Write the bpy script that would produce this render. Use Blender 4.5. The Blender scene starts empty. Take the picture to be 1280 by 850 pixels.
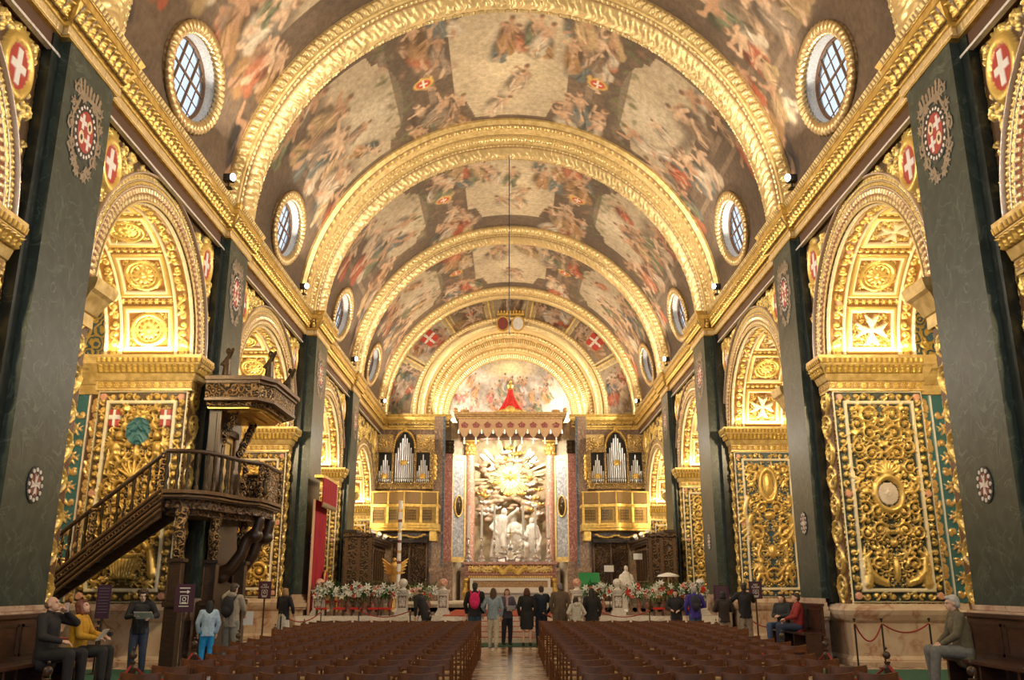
import bpy, bmesh, math, random
import numpy as np
from mathutils import Vector, Matrix
PI = math.pi
random.seed(7); RNG = np.random.default_rng(11)
SC = bpy.context.scene
COL = SC.collection

# ------------------------------------------------------------------ camera
cam_d = bpy.data.cameras.new('camera'); cam_d.lens = 31.13; cam_d.sensor_width = 36.0
cam_d.clip_end = 300
cam = bpy.data.objects.new('camera', cam_d); COL.objects.link(cam)
cam.location = (0, 0, 1.75); cam.rotation_euler = (math.radians(90 + 15.5), 0, -0.0019)
SC.camera = cam

# ------------------------------------------------------------------ world (pale overcast daylight outside)
w = bpy.data.worlds.new('daylight'); SC.world = w; w.use_nodes = True
bg = w.node_tree.nodes['Background']
bg.inputs[0].default_value = (0.86, 0.93, 1.0, 1); bg.inputs[1].default_value = 1.0

# ------------------------------------------------------------------ view
SC.view_settings.view_transform = 'Standard'; SC.view_settings.look = 'None'
SC.view_settings.exposure = 0.32; SC.view_settings.gamma = 1.0
SC.view_settings.use_curve_mapping = False
SC.cycles.max_bounces = 5; SC.cycles.diffuse_bounces = 3; SC.cycles.glossy_bounces = 3
SC.cycles.transmission_bounces = 3; SC.cycles.sample_clamp_indirect = 4.0
SC.cycles.caustics_reflective = False; SC.cycles.caustics_refractive = False

WARM = (1.0, 0.80, 0.55); WARMER = (1.0, 0.78, 0.44); SOFT = (1.0, 0.88, 0.72)
def area_light(name, loc, aim, power, size, size_y=None, color=WARM, spread=PI):
    d = bpy.data.lights.new(name, 'AREA'); d.energy = power; d.color = color
    d.shape = 'RECTANGLE' if size_y else 'SQUARE'; d.size = size
    if size_y: d.size_y = size_y
    d.spread = spread
    o = bpy.data.objects.new(name, d); COL.objects.link(o); o.location = loc
    v = Vector(aim) - Vector(loc)
    o.rotation_euler = v.to_track_quat('-Z', 'Y').to_euler()
    return o

# layout of the nave, metres. Pilaster: near y, far y, face x ; arch opening: near y, far y, impost z, rise
PIL = [(4.0, 5.7, 7.6), (13.4, 15.1, 7.6), (22.5, 24.1, 7.6), (32.2, 34.2, 7.3), (42.0, 43.8, 7.6)]
ARCH = [(6.7, 12.4, 7.25, 2.75), (16.0, 21.5, 7.25, 2.7), (25.0, 31.5, 7.2, 2.7), (35.0, 41.3, 7.0, 2.75), (44.8, 51.4, 6.2, 2.75)]
WX, JX, OX = 7.95, 10.2, 13.6          # nave wall face, inner end of jamb, outer chapel wall
ZT, ZC = 10.83, 11.67                  # top of pilasters, top of cornice
VR, VZ = 7.9, 11.58                    # vault radius and spring height
YEND = 53.0

FLOOD_Y = [11.9, 21.2, 29.9, 40.4, 50.2]
L_FLOOD, L_INTR, L_JAMB = 340, 70, 800
for k, (a, b, zi, rise) in enumerate(ARCH):
    yc = (a + b) / 2
    for s in (-1, 1):
        # floodlights standing on the cornice, thrown up on to the vault
        fy = FLOOD_Y[k]; area_light('cornice_floodlight', (s * 7.05, fy - .12, 12.15), (-s * 4.5, yc + 1.0, 19.0), L_FLOOD, 0.4, color=SOFT)
        area_light('wall_fill_light', (s * 7.05, yc, 12.1), (-s * 7.95, yc + .5, 8.2), 170, 0.3, color=SOFT, spread=math.radians(95))  # added to brighten the opposite arches and wall, no fitting modelled
        # strip lamps lying on the impost ledges, lighting the coffered soffits
        area_light('impost_lamp', (s * 9.1, b - 0.16, zi + 0.12), (s * 9.1, b - 0.9, zi + 3), L_INTR, 2.0, 0.12, color=WARMER)
        area_light('impost_lamp', (s * 9.1, a + 0.16, zi + 0.12), (s * 9.1, a + 0.9, zi + 3), L_INTR * .6, 2.0, 0.12, color=WARMER)
        # lamp on the near ledge aimed at the far jamb
        area_light('jamb_lamp', (s * 9.3, a + 0.3, zi - 0.1), (s * 9.2, b, 4.6), L_JAMB, 0.35, color=WARMER)
area_light('sanctuary_fill_light', (-4.3, 53.5, 12.1), (0.5, 56.2, 14.6), 170, 0.4, color=SOFT)  # this pair is added to brighten the half-round painting, no fitting modelled
area_light('sanctuary_fill_light', (4.3, 53.5, 12.1), (-0.5, 56.2, 14.6), 170, 0.4, color=SOFT)
area_light('apse_lamp', (-1.6, 53.2, 10.2), (0.4, 57, 5.8), 230, 0.4, color=SOFT)
area_light('apse_lamp', (1.6, 53.2, 10.2), (-0.4, 57, 5.8), 230, 0.4, color=SOFT)
area_light('altar_lamp', (0, 50.8, 9.9), (0, 46.5, 3.0), 150, 0.4, color=SOFT)
for _s in (-1, 1): area_light('altar_lamp', (_s*6.6, 44.5, 4.9), (0, 50, 5.2), 30, 0.3, color=SOFT)

# ------------------------------------------------------------------ helpers: tags and objects
def tag(o, label=None, cat=None, group=None, kind=None):
    if label: o['label'] = label
    if cat: o['category'] = cat
    if group: o['group'] = group
    if kind: o['kind'] = kind
    return o
def thing(name, label, cat, loc=(0, 0, 0), rz=0.0, group=None):
    o = bpy.data.objects.new(name, None); COL.objects.link(o)
    o.empty_display_size = 0.2
    o.location = loc; o.rotation_euler = (0, 0, rz)
    return tag(o, label, cat, group)
def link_mesh(name, me, mat, parent=None, smooth=False):
    o = bpy.data.objects.new(name, me); COL.objects.link(o)
    if mat is not None: me.materials.append(mat)
    if parent is not None: o.parent = parent
    if smooth: me.polygons.foreach_set('use_smooth', [True] * len(me.polygons))
    return o
def copy_tree(o, parent=None):
    c = o.copy(); COL.objects.link(c)
    if parent is not None: c.parent = parent
    for ch in list(o.children): copy_tree(ch, c)
    return c

class MB:
    """collects simple solids in one mesh"""
    def __init__(s): s.v = []; s.f = []
    def add(s, vs, fs):
        n = len(s.v); s.v += [tuple(v) for v in vs]; s.f += [tuple(i + n for i in f) for f in fs]; return s
    def box(s, a, b, rz=0, piv=None):
        x0, y0, z0 = a; x1, y1, z1 = b
        vs = [(x0,y0,z0),(x1,y0,z0),(x1,y1,z0),(x0,y1,z0),(x0,y0,z1),(x1,y0,z1),(x1,y1,z1),(x0,y1,z1)]
        if rz:
            px, py = piv if piv else ((x0+x1)/2, (y0+y1)/2); c, q = math.cos(rz), math.sin(rz)
            vs = [(px+(x-px)*c-(y-py)*q, py+(x-px)*q+(y-py)*c, z) for x, y, z in vs]
        return s.add(vs, [(0,3,2,1),(4,5,6,7),(0,1,5,4),(1,2,6,5),(2,3,7,6),(3,0,4,7)])
    def cbox(s, c, d, rz=0):
        return s.box([c[i]-d[i]/2 for i in range(3)], [c[i]+d[i]/2 for i in range(3)], rz)
    def tube(s, pts, r, n=8, cap=True):
        pts = [Vector(p) for p in pts]; rs = r if isinstance(r, (list, tuple)) else [r]*len(pts)
        t0 = (pts[1]-pts[0]).normalized(); ref = Vector((0,0,1)) if abs(t0.z) < .9 else Vector((1,0,0))
        vs = []; u = t0.cross(ref).normalized()
        for i, p in enumerate(pts):
            t = (pts[min(i+1,len(pts)-1)]-pts[max(i-1,0)]).normalized()
            u = (u - t*u.dot(t)); u = u.normalized() if u.length > 1e-6 else t.orthogonal().normalized()
            w_ = t.cross(u)
            for k in range(n):
                a = 2*PI*k/n; vs.append(p + (u*math.cos(a)+w_*math.sin(a))*rs[i])
        m = len(pts); fs = [(i*n+k, i*n+(k+1)%n, (i+1)*n+(k+1)%n, (i+1)*n+k) for i in range(m-1) for k in range(n)]
        if cap: fs += [tuple(range(n))[::-1], tuple((m-1)*n+k for k in range(n))]
        return s.add(vs, fs)
    def lathe(s, prof, c=(0,0,0), n=16, sx=1, sy=1):
        m = len(prof); vs = [(c[0]+r*sx*math.cos(2*PI*k/n), c[1]+r*sy*math.sin(2*PI*k/n), c[2]+z) for r, z in prof for k in range(n)]
        fs = [(i*n+k, i*n+(k+1)%n, (i+1)*n+(k+1)%n, (i+1)*n+k) for i in range(m-1) for k in range(n)]
        fs += [tuple(range(n))[::-1], tuple((m-1)*n+k for k in range(n))]
        return s.add(vs, fs)
    def ball(s, c, r, n=10, m=6):
        rx, ry, rz = r if isinstance(r, (list, tuple)) else (r, r, r)
        vs = [(c[0], c[1], c[2]-rz)]
        for i in range(1, m):
            a = PI*i/m
            for k in range(n): vs.append((c[0]+rx*math.sin(a)*math.cos(2*PI*k/n), c[1]+ry*math.sin(a)*math.sin(2*PI*k/n), c[2]-rz*math.cos(a)))
        vs.append((c[0], c[1], c[2]+rz)); T = len(vs)-1
        fs = [(0, 1+(k+1)%n, 1+k) for k in range(n)]
        fs += [(1+i*n+k, 1+i*n+(k+1)%n, 1+(i+1)*n+(k+1)%n, 1+(i+1)*n+k) for i in range(m-2) for k in range(n)]
        fs += [(T, 1+(m-2)*n+k, 1+(m-2)*n+(k+1)%n) for k in range(n)]
        return s.add(vs, fs)
    def prism(s, poly, z0, z1):
        n = len(poly); vs = [(x,y,z0) for x,y in poly]+[(x,y,z1) for x,y in poly]
        return s.add(vs, [tuple(range(n))[::-1], tuple(n+i for i in range(n))]+[(i,(i+1)%n,n+(i+1)%n,n+i) for i in range(n)])
    def plate(s, poly, org, ux, uz, th):
        """polygon (a, b) in the plane org + a*ux + b*uz, given thickness th along ux x uz"""
        ux, uz, org = Vector(ux), Vector(uz), Vector(org); nn = ux.cross(uz).normalized()*th
        n = len(poly); vs = [org+ux*a+uz*b for a, b in poly]; vs += [v+nn for v in vs]
        return s.add(vs, [tuple(range(n))[::-1], tuple(n+i for i in range(n))]+[(i,(i+1)%n,n+(i+1)%n,n+i) for i in range(n)])
    def build(s, name, mat, parent=None, smooth=False, bevel=0):
        me = bpy.data.meshes.new(name); me.from_pydata(s.v, [], s.f)
        bm = bmesh.new(); bm.from_mesh(me); bmesh.ops.recalc_face_normals(bm, faces=bm.faces)
        if bevel: bmesh.ops.bevel(bm, geom=[e for e in bm.edges if e.calc_face_angle(0) > .6], offset=bevel, segments=2, affect='EDGES', clamp_overlap=True)
        bm.to_mesh(me); bm.free(); me.update()
        if smooth:
            me.polygons.foreach_set('use_smooth', [True]*len(me.polygons))
            try: me.set_sharp_from_angle(angle=math.radians(40))
            except Exception: pass
        return link_mesh(name, me, mat, parent)

def grid_mesh(name, P, mat, parent=None, color=None, hatt=None, keep=None, smooth=True, flip=False):
    """P: array (m, n, 3) of points; color (m, n, 3); hatt (m, n); keep (m-1, n-1) bool"""
    m, n = P.shape[:2]
    idx = np.arange(m*n).reshape(m, n)
    q = np.stack([idx[:-1,:-1], idx[:-1,1:], idx[1:,1:], idx[1:,:-1]], -1)
    if flip: q = q[..., ::-1]
    q = q.reshape(-1, 4) if keep is None else q[keep]
    me = bpy.data.meshes.new(name)
    me.vertices.add(m*n); me.vertices.foreach_set('co', P.astype(np.float32).ravel())
    nf = len(q); me.loops.add(nf*4); me.loops.foreach_set('vertex_index', q.astype(np.int32).ravel())
    me.polygons.add(nf); me.polygons.foreach_set('loop_start', np.arange(0, nf*4, 4, dtype=np.int32))
    try: me.polygons.foreach_set('loop_total', np.full(nf, 4, dtype=np.int32))
    except Exception: pass
    me.update(calc_edges=True)
    if color is not None:
        a = me.attributes.new('Col', 'FLOAT_COLOR', 'POINT')
        c = np.ones((m*n, 4), np.float32); c[:, :3] = color.reshape(-1, 3); a.data.foreach_set('color', c.ravel())
    if hatt is not None:
        a = me.attributes.new('gild', 'FLOAT', 'POINT'); a.data.foreach_set('value', hatt.astype(np.float32).ravel())
    if smooth: me.polygons.foreach_set('use_smooth', np.ones(nf, dtype=bool))
    me.validate()
    return link_mesh(name, me, mat, parent)

# ------------------------------------------------------------------ materials
def new_mat(name):
    m = bpy.data.materials.new(name); m.use_nodes = True
    return m, m.node_tree.nodes, m.node_tree.links, m.node_tree.nodes['Principled BSDF']
def simple(name, col, rough=.6, metal=0, noise=0.0, scale=8, bump=0.0, col2=None, stretch=None, emit=0, spec=.5, coat=0):
    m, N, L, b = new_mat(name)
    b.inputs['Base Color'].default_value = (*col, 1); b.inputs['Roughness'].default_value = rough
    b.inputs['Metallic'].default_value = metal; b.inputs['Specular IOR Level'].default_value = spec
    b.inputs['Coat Weight'].default_value = coat
    if noise or bump or col2:
        tc = N.new('ShaderNodeTexCoord'); mp = N.new('ShaderNodeMapping'); L.new(tc.outputs['Object'], mp.inputs[0])
        if stretch: mp.inputs['Scale'].default_value = stretch
        nz = N.new('ShaderNodeTexNoise'); nz.inputs['Scale'].default_value = scale; nz.inputs['Detail'].default_value = 5
        L.new(mp.outputs[0], nz.inputs['Vector'])
        rp = N.new('ShaderNodeValToRGB'); L.new(nz.outputs[0], rp.inputs[0])
        c2 = col2 if col2 else tuple(max(0, c*(1-noise)) for c in col)
        rp.color_ramp.elements[0].position = .35; rp.color_ramp.elements[1].position = .65
        rp.color_ramp.elements[0].color = (*c2, 1); rp.color_ramp.elements[1].color = (*col, 1)
        L.new(rp.outputs[0], b.inputs['Base Color'])
        if bump:
            bp = N.new('ShaderNodeBump'); bp.inputs['Strength'].default_value = bump; bp.inputs['Distance'].default_value = .03
            L.new(nz.outputs[0], bp.inputs['Height']); L.new(bp.outputs[0], b.inputs['Normal'])
    if emit:
        b.inputs['Emission Color'].default_value = (*col, 1); b.inputs['Emission Strength'].default_value = emit
    return m
def marble(name, base, vein, scale=1.2, width=.05, rough=.3, second=None, spots=None):
    m, N, L, b = new_mat(name)
    tc = N.new('ShaderNodeTexCoord'); nz = N.new('ShaderNodeTexNoise'); nz.inputs['Scale'].default_value = scale; nz.inputs['Detail'].default_value = 8
    nz.inputs['Distortion'].default_value = 1.2
    L.new(tc.outputs['Object'], nz.inputs['Vector'])
    sub = N.new('ShaderNodeMath'); sub.operation = 'SUBTRACT'; sub.inputs[1].default_value = .5; L.new(nz.outputs[0], sub.inputs[0])
    ab = N.new('ShaderNodeMath'); ab.operation = 'ABSOLUTE'; L.new(sub.outputs[0], ab.inputs[0])
    rp = N.new('ShaderNodeValToRGB'); L.new(ab.outputs[0], rp.inputs[0])
    rp.color_ramp.elements[0].position = 0; rp.color_ramp.elements[0].color = (*vein, 1)
    rp.color_ramp.elements[1].position = width; rp.color_ramp.elements[1].color = (*base, 1)
    n2 = N.new('ShaderNodeTexNoise'); n2.inputs['Scale'].default_value = scale*2.7; n2.inputs['Detail'].default_value = 6
    L.new(tc.outputs['Object'], n2.inputs['Vector'])
    mx = N.new('ShaderNodeMix'); mx.data_type = 'RGBA'
    r2 = N.new('ShaderNodeValToRGB'); r2.color_ramp.elements[0].position = .42; r2.color_ramp.elements[1].position = .68
    r2.color_ramp.elements[0].color = (0,0,0,1); L.new(n2.outputs[0], r2.inputs[0])
    L.new(r2.outputs[0], mx.inputs[0]); L.new(rp.outputs[0], mx.inputs[6])
    s2 = second if second else tuple(c*.6 for c in base); mx.inputs[7].default_value = (*s2, 1)
    L.new(mx.outputs[2], b.inputs['Base Color']); b.inputs['Roughness'].default_value = rough
    return m
def carved(name, gold, ground, scale=4.0, rings=22.0, bump=.9, thr=.45, rough=.33, metal=.65, dist=.05):
    """gilded foliage over a ground colour that also darkens the hollows as painted shade: rings round scattered centres, warped"""
    m, N, L, b = new_mat(name)
    tc = N.new('ShaderNodeTexCoord')
    nz = N.new('ShaderNodeTexNoise'); nz.inputs['Scale'].default_value = scale*1.3; nz.inputs['Detail'].default_value = 2
    L.new(tc.outputs['Object'], nz.inputs['Vector'])
    va = N.new('ShaderNodeVectorMath'); va.operation = 'SCALE'; va.inputs['Scale'].default_value = .55/scale
    L.new(nz.outputs['Color'], va.inputs[0])
    vb = N.new('ShaderNodeVectorMath'); vb.operation = 'ADD'; L.new(tc.outputs['Object'], vb.inputs[0]); L.new(va.outputs[0], vb.inputs[1])
    vo = N.new('ShaderNodeTexVoronoi'); vo.inputs['Scale'].default_value = scale; L.new(vb.outputs[0], vo.inputs['Vector'])
    mu = N.new('ShaderNodeMath'); mu.operation = 'MULTIPLY'; mu.inputs[1].default_value = rings; L.new(vo.outputs['Distance'], mu.inputs[0])
    sn = N.new('ShaderNodeMath'); sn.operation = 'SINE'; L.new(mu.outputs[0], sn.inputs[0])
    ma = N.new('ShaderNodeMath'); ma.operation = 'MULTIPLY_ADD'; ma.inputs[1].default_value = .5; ma.inputs[2].default_value = .5; L.new(sn.outputs[0], ma.inputs[0])
    rp = N.new('ShaderNodeValToRGB'); L.new(ma.outputs[0], rp.inputs[0])
    rp.color_ramp.elements[0].position = thr-.2; rp.color_ramp.elements[0].color = (*ground, 1)
    rp.color_ramp.elements[1].position = thr; rp.color_ramp.elements[1].color = (*gold, 1)
    L.new(rp.outputs[0], b.inputs['Base Color'])
    mr = N.new('ShaderNodeMapRange'); mr.inputs[1].default_value = thr-.2; mr.inputs[2].default_value = thr; mr.inputs[4].default_value = metal
    L.new(ma.outputs[0], mr.inputs[0]); L.new(mr.outputs[0], b.inputs['Metallic'])
    b.inputs['Roughness'].default_value = rough
    bp = N.new('ShaderNodeBump'); bp.inputs['Strength'].default_value = bump; bp.inputs['Distance'].default_value = dist
    L.new(ma.outputs[0], bp.inputs['Height']); L.new(bp.outputs[0], b.inputs['Normal'])
    return m
def attr_mat(name, rough=.36, metal=.65, detail=0.0, paint=False):
    m, N, L, b = new_mat(name)
    at = N.new('ShaderNodeAttribute'); at.attribute_name = 'Col'
    L.new(at.outputs['Color'], b.inputs['Base Color']); b.inputs['Roughness'].default_value = rough
    tc = N.new('ShaderNodeTexCoord'); nz = N.new('ShaderNodeTexNoise'); L.new(tc.outputs['Object'], nz.inputs['Vector'])
    if paint:
        nz.inputs['Scale'].default_value = 5; nz.inputs['Detail'].default_value = 8; nz.inputs['Roughness'].default_value = .7
        rp = N.new('ShaderNodeValToRGB'); L.new(nz.outputs[0], rp.inputs[0])
        rp.color_ramp.elements[0].position = .25; rp.color_ramp.elements[0].color = (.55,.5,.45,1); rp.color_ramp.elements[1].position = .7; rp.color_ramp.elements[1].color = (1.15,1.1,1.05,1)
        mx = N.new('ShaderNodeMix'); mx.data_type = 'RGBA'; mx.blend_type = 'MULTIPLY'; mx.inputs[0].default_value = 1
        L.new(at.outputs['Color'], mx.inputs[6]); L.new(rp.outputs[0], mx.inputs[7]); L.new(mx.outputs[2], b.inputs['Base Color'])
    else:
        a2 = N.new('ShaderNodeAttribute'); a2.attribute_name = 'gild'
        mu = N.new('ShaderNodeMath'); mu.operation = 'MULTIPLY'; mu.inputs[1].default_value = metal; L.new(a2.outputs['Fac'], mu.inputs[0]); L.new(mu.outputs[0], b.inputs['Metallic'])
        nz.inputs['Scale'].default_value = 14; nz.inputs['Detail'].default_value = 4
        bp = N.new('ShaderNodeBump'); bp.inputs['Strength'].default_value = .5; bp.inputs['Distance'].default_value = .02
        L.new(nz.outputs[0], bp.inputs['Height']); L.new(bp.outputs[0], b.inputs['Normal'])
    return m
GOLD = (.86, .61, .17); DGOLD = (.42, .24, .06); LGOLD = (.90, .70, .31)
M = {}
M['gold'] = simple('gilding', GOLD, .35, .65, col2=(.62,.38,.10), scale=6, bump=.4)
M['lgold'] = simple('pale_gilding', (.88,.66,.28), .4, .4, col2=(.62,.42,.14), scale=5, bump=.3)
M['relief'] = attr_mat('gilded_relief')
M['paint'] = attr_mat('fresco', rough=.85, paint=True)
M['carve'] = carved('carved_gold', GOLD, (.16,.08,.03))
M['carve_blue'] = carved('carved_gold_blue', GOLD, (.07,.13,.17), scale=3.2)
M['carve_fine'] = carved('carved_gold_fine', (.86,.62,.25), (.25,.13,.05), scale=7, rings=18)
M['cream'] = carved('cream_gold_carving', (.95,.80,.50), (.62,.40,.15), scale=5, rings=16, metal=.3)
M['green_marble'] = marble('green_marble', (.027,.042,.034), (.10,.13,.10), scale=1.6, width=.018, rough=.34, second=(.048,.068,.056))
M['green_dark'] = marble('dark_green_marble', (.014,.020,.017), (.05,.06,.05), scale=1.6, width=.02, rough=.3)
M['grey_marble'] = marble('grey_marble', (.34,.35,.37), (.6,.6,.6), scale=2.2, width=.05)
M['bluegrey'] = marble('blue_grey_marble', (.10,.13,.16), (.3,.33,.35), scale=2.2, width=.03)
M['pink_marble'] = marble('buff_pink_marble', (.52,.38,.27), (.34,.16,.10), scale=1.1, width=.05, second=(.60,.49,.36))
M['red_marble'] = marble('red_marble', (.42,.16,.11), (.72,.5,.4), scale=2.5, width=.03, second=(.30,.10,.07))
M['rose_marble'] = marble('rose_marble', (.66,.33,.24), (.85,.66,.55), scale=3, width=.04, second=(.52,.24,.17))
M['brown_marble'] = marble('brown_marble', (.30,.19,.12), (.5,.36,.25), scale=3, width=.04)
M['white_marble'] = marble('white_marble', (.78,.73,.66), (.5,.46,.42), scale=3, width=.03, second=(.7,.64,.56))
M['stone'] = simple('limestone', (.62,.52,.38), .7, noise=.3, scale=4)
M['dark_wood'] = simple('dark_walnut', (.055,.028,.014), .4, col2=(.03,.015,.008), scale=6, stretch=(1,1,6), coat=.2)
M['wood'] = simple('chair_wood', (.20,.072,.025), .38, col2=(.11,.038,.013), scale=9, stretch=(1,6,1))
M['rush'] = simple('rush_seat', (.50,.33,.15), .6, noise=.4, scale=40)
M['stall'] = carved('carved_oak', (.13,.07,.03), (.035,.018,.009), scale=4.5, rings=14, metal=0, rough=.45)
M['bench'] = simple('bench_wood', (.075,.03,.017), .35, col2=(.04,.016,.01), scale=5, stretch=(1,1,5), coat=.3)
M['pulpit'] = carved('pulpit_walnut_gilt', (.40,.24,.09), (.035,.02,.012), scale=7, rings=15, metal=.35, thr=.62)
M['walnut_line'] = simple('walnut_mouldings', (.16,.085,.035), .4, .1, noise=.4, scale=12)
M['crimson'] = simple('crimson_velvet', (.42,.008,.02), .8, noise=.35, scale=3, stretch=(3,3,.4))
M['red'] = simple('scarlet_cloth', (.70,.03,.02), .75, noise=.35, scale=5)
M['carpet'] = simple('red_carpet', (.50,.08,.04), .9, noise=.3, scale=6)
M['green_carpet'] = simple('green_carpet', (.02,.10,.06), .95, noise=.4, scale=30)
M['rope'] = simple('red_rope', (.28,.02,.02), .8)
M['black'] = simple('black_metal', (.015,.013,.012), .4)
M['brass'] = simple('brass', (.75,.5,.2), .3, .9)
M['silver'] = simple('silver', (.80,.80,.82), .25, .9, noise=.2, scale=30)
M['wax'] = simple('candle_wax', (.92,.90,.84), .5)
M['tin'] = simple('organ_pipe_tin', (.62,.63,.65), .28, .85)
M['bronze'] = simple('dark_bronze', (.09,.06,.03), .35, .6, noise=.5, scale=20)
M['glass'] = None
def glass_mat():
    m, N, L, b = new_mat('window_glass'); out = N['Material Output']
    tr = N.new('ShaderNodeBsdfTransparent'); tr.inputs[0].default_value = (.93,.97,1,1)
    gl = N.new('ShaderNodeBsdfGlossy'); gl.inputs['Roughness'].default_value = .1
    mx = N.new('ShaderNodeMixShader'); mx.inputs[0].default_value = .08
    L.new(tr.outputs[0], mx.inputs[1]); L.new(gl.outputs[0], mx.inputs[2]); L.new(mx.outputs[0], out.inputs[0]); return m
M['glass'] = glass_mat()
M['plaster'] = simple('window_plaster', (.80,.84,.88), .8, noise=.25, scale=25, bump=.3)
M['lead'] = simple('window_bars', (.16,.08,.04), .6)

# ------------------------------------------------------------------ relief raster: heights 0..1 on a panel
def bl(a, b, t): return a + (b-a)*t
def vnoise(ny, nx, cells, oct=4, rng=RNG):
    out = np.zeros((ny, nx)); amp = 1; tot = 0
    for o in range(oct):
        cy, cx = max(2, int(cells*2**o*ny/max(nx, ny))+2), max(2, int(cells*2**o*nx/max(nx, ny))+2)
        g = rng.random((cy, cx)); y = np.linspace(0, cy-1.001, ny); x = np.linspace(0, cx-1.001, nx)
        yi = y.astype(int); xi = x.astype(int); fy = (y-yi)[:, None]; fx = (x-xi)[None]
        fy = fy*fy*(3-2*fy); fx = fx*fx*(3-2*fx)
        v = (g[yi][:, xi]*(1-fx)+g[yi][:, xi+1]*fx)*(1-fy)+(g[yi+1][:, xi]*(1-fx)+g[yi+1][:, xi+1]*fx)*fy
        out += v*amp; tot += amp; amp *= .55
    return out/tot
class Rel:
    def __init__(s, W, H, res=.022):
        s.W, s.H = W, H; s.nx, s.ny = int(W/res)+2, int(H/res)+2
        s.rx, s.ry = W/(s.nx-1), H/(s.ny-1)
        s.h = np.zeros((s.ny, s.nx)); s.t = np.zeros((s.ny, s.nx), int)
    def win(s, x, y, r):
        x0, x1 = max(0, int((x-r)/s.rx)), min(s.nx, int((x+r)/s.rx)+2); y0, y1 = max(0, int((y-r)/s.ry)), min(s.ny, int((y+r)/s.ry)+2)
        if x0 >= x1 or y0 >= y1: return None
        X, Y = np.meshgrid(np.arange(x0, x1)*s.rx-x, np.arange(y0, y1)*s.ry-y); return slice(y0, y1), slice(x0, x1), X, Y
    def dab(s, x, y, r, h=.6, base=0.0, ry=None, ang=0):
        ry = ry or r; w_ = s.win(x, y, max(r, ry))
        if w_ is None: return
        a, b, X, Y = w_
        if ang: c, q = math.cos(ang), math.sin(ang); X, Y = X*c+Y*q, -X*q+Y*c
        d = 1-(X/r)**2-(Y/ry)**2; v = np.where(d > 0, base+h*np.sqrt(np.maximum(d, 0)), 0)
        s.h[a, b] = np.maximum(s.h[a, b], v)
    def stroke(s, pts, r0, r1, h=.6, base=0.0):
        P = [Vector((p[0], p[1], 0)) for p in pts]; L_ = [0]
        for i in range(1, len(P)): L_.append(L_[-1]+(P[i]-P[i-1]).length)
        T = max(L_[-1], 1e-6)
        for i in range(1, len(P)):
            d = L_[i]-L_[i-1]; n = max(1, int(d/(max(r0, r1)*.4)))
            for k in range(n):
                q = P[i-1].lerp(P[i], k/n); f = (L_[i-1]+d*k/n)/T; r = bl(r0, r1, f)
                s.dab(q.x, q.y, r, h*(.6+.4*r/max(r0, r1)), base)
    def spiral(s, cx, cy, R, turns=1.6, a0=0, d=1, r0=.05, h=.7, leaves=True):
        pts = []; n = int(22*turns)
        for i in range(n+1):
            f = i/n; a = a0+d*2*PI*turns*f; R_ = R*(1-f)**.75; pts.append((cx+R_*math.cos(a), cy+R_*math.sin(a)))
            if leaves and i % 3 == 1 and f < .75:
                o = a+d*.5; s.dab(cx+(R_+r0*1.3)*math.cos(o), cy+(R_+r0*1.3)*math.sin(o), r0*1.5*(1-f*.6), h*.75, ry=r0*.7*(1-f*.5), ang=o+d*.5)
        s.stroke(pts, r0, r0*.55, h); s.dab(cx, cy, r0*1.5, h*1.1)
        return pts
    def cscroll(s, x0, y0, x1, y1, bulge, r0=.05, h=.7):
        a, b = Vector((x0, y0, 0)), Vector((x1, y1, 0)); m = (a+b)/2; n = Vector((-(b-a).y, (b-a).x, 0))*bulge; c = m+n
        pts = [(a*(1-t)**2+c*2*t*(1-t)+b*t*t) for t in [i/16 for i in range(17)]]
        s.stroke(pts, r0, r0*.7, h)
        for i in range(2, 15, 2):
            p = pts[i]; q = (pts[i+1]-pts[i-1]).normalized(); nn = Vector((-q.y, q.x, 0))*(1 if bulge > 0 else -1)
            s.dab(p.x+nn.x*r0*1.4, p.y+nn.y*r0*1.4, r0*1.5, h*.7, ry=r0*.7, ang=math.atan2(nn.y+q.y*.6, nn.x+q.x*.6))
    def ring(s, cx, cy, rx, ry, w_, h=.6):
        g = s.win(cx, cy, max(rx, ry)+w_)
        if g is None: return
        a, b, X, Y = g; d = np.abs(np.sqrt((X/rx)**2+(Y/ry)**2)-1)*min(rx, ry)/w_
        s.h[a, b] = np.maximum(s.h[a, b], np.where(d < 1, h*np.sqrt(np.maximum(0, 1-d*d)), 0))
    def disc(s, cx, cy, rx, ry, h, tint=None, clear=True):
        a, b, X, Y = s.win(cx, cy, max(rx, ry)); k = (X/rx)**2+(Y/ry)**2 < 1
        s.h[a, b] = np.where(k, h, s.h[a, b])
        if tint is not None: s.t[a, b] = np.where(k, tint, s.t[a, b])
    def rosette(s, cx, cy, R, n=8, h=.7):
        for k in range(n):
            a = 2*PI*k/n; s.dab(cx+R*.55*math.cos(a), cy+R*.55*math.sin(a), R*.48, h*.8, ry=R*.2, ang=a)
        s.dab(cx, cy, R*.25, h)
    def cross8(s, cx, cy, R, h=.9, tint=None):
        """eight-pointed cross"""
        a, b, X, Y = s.win(cx, cy, R); k = np.zeros(X.shape, bool)
        for U, V in ((X, Y), (Y, X), (-X, Y), (-Y, X)):
            k |= (U > 0) & (U < R) & (np.abs(V) < .06*R+U*.42) & (U < R*(.72+.28*np.minimum(1, np.abs(V)/(.42*R))))
        s.h[a, b] = np.where(k, h, s.h[a, b])
        if tint is not None: s.t[a, b] = np.where(k, tint, s.t[a, b])
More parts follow.
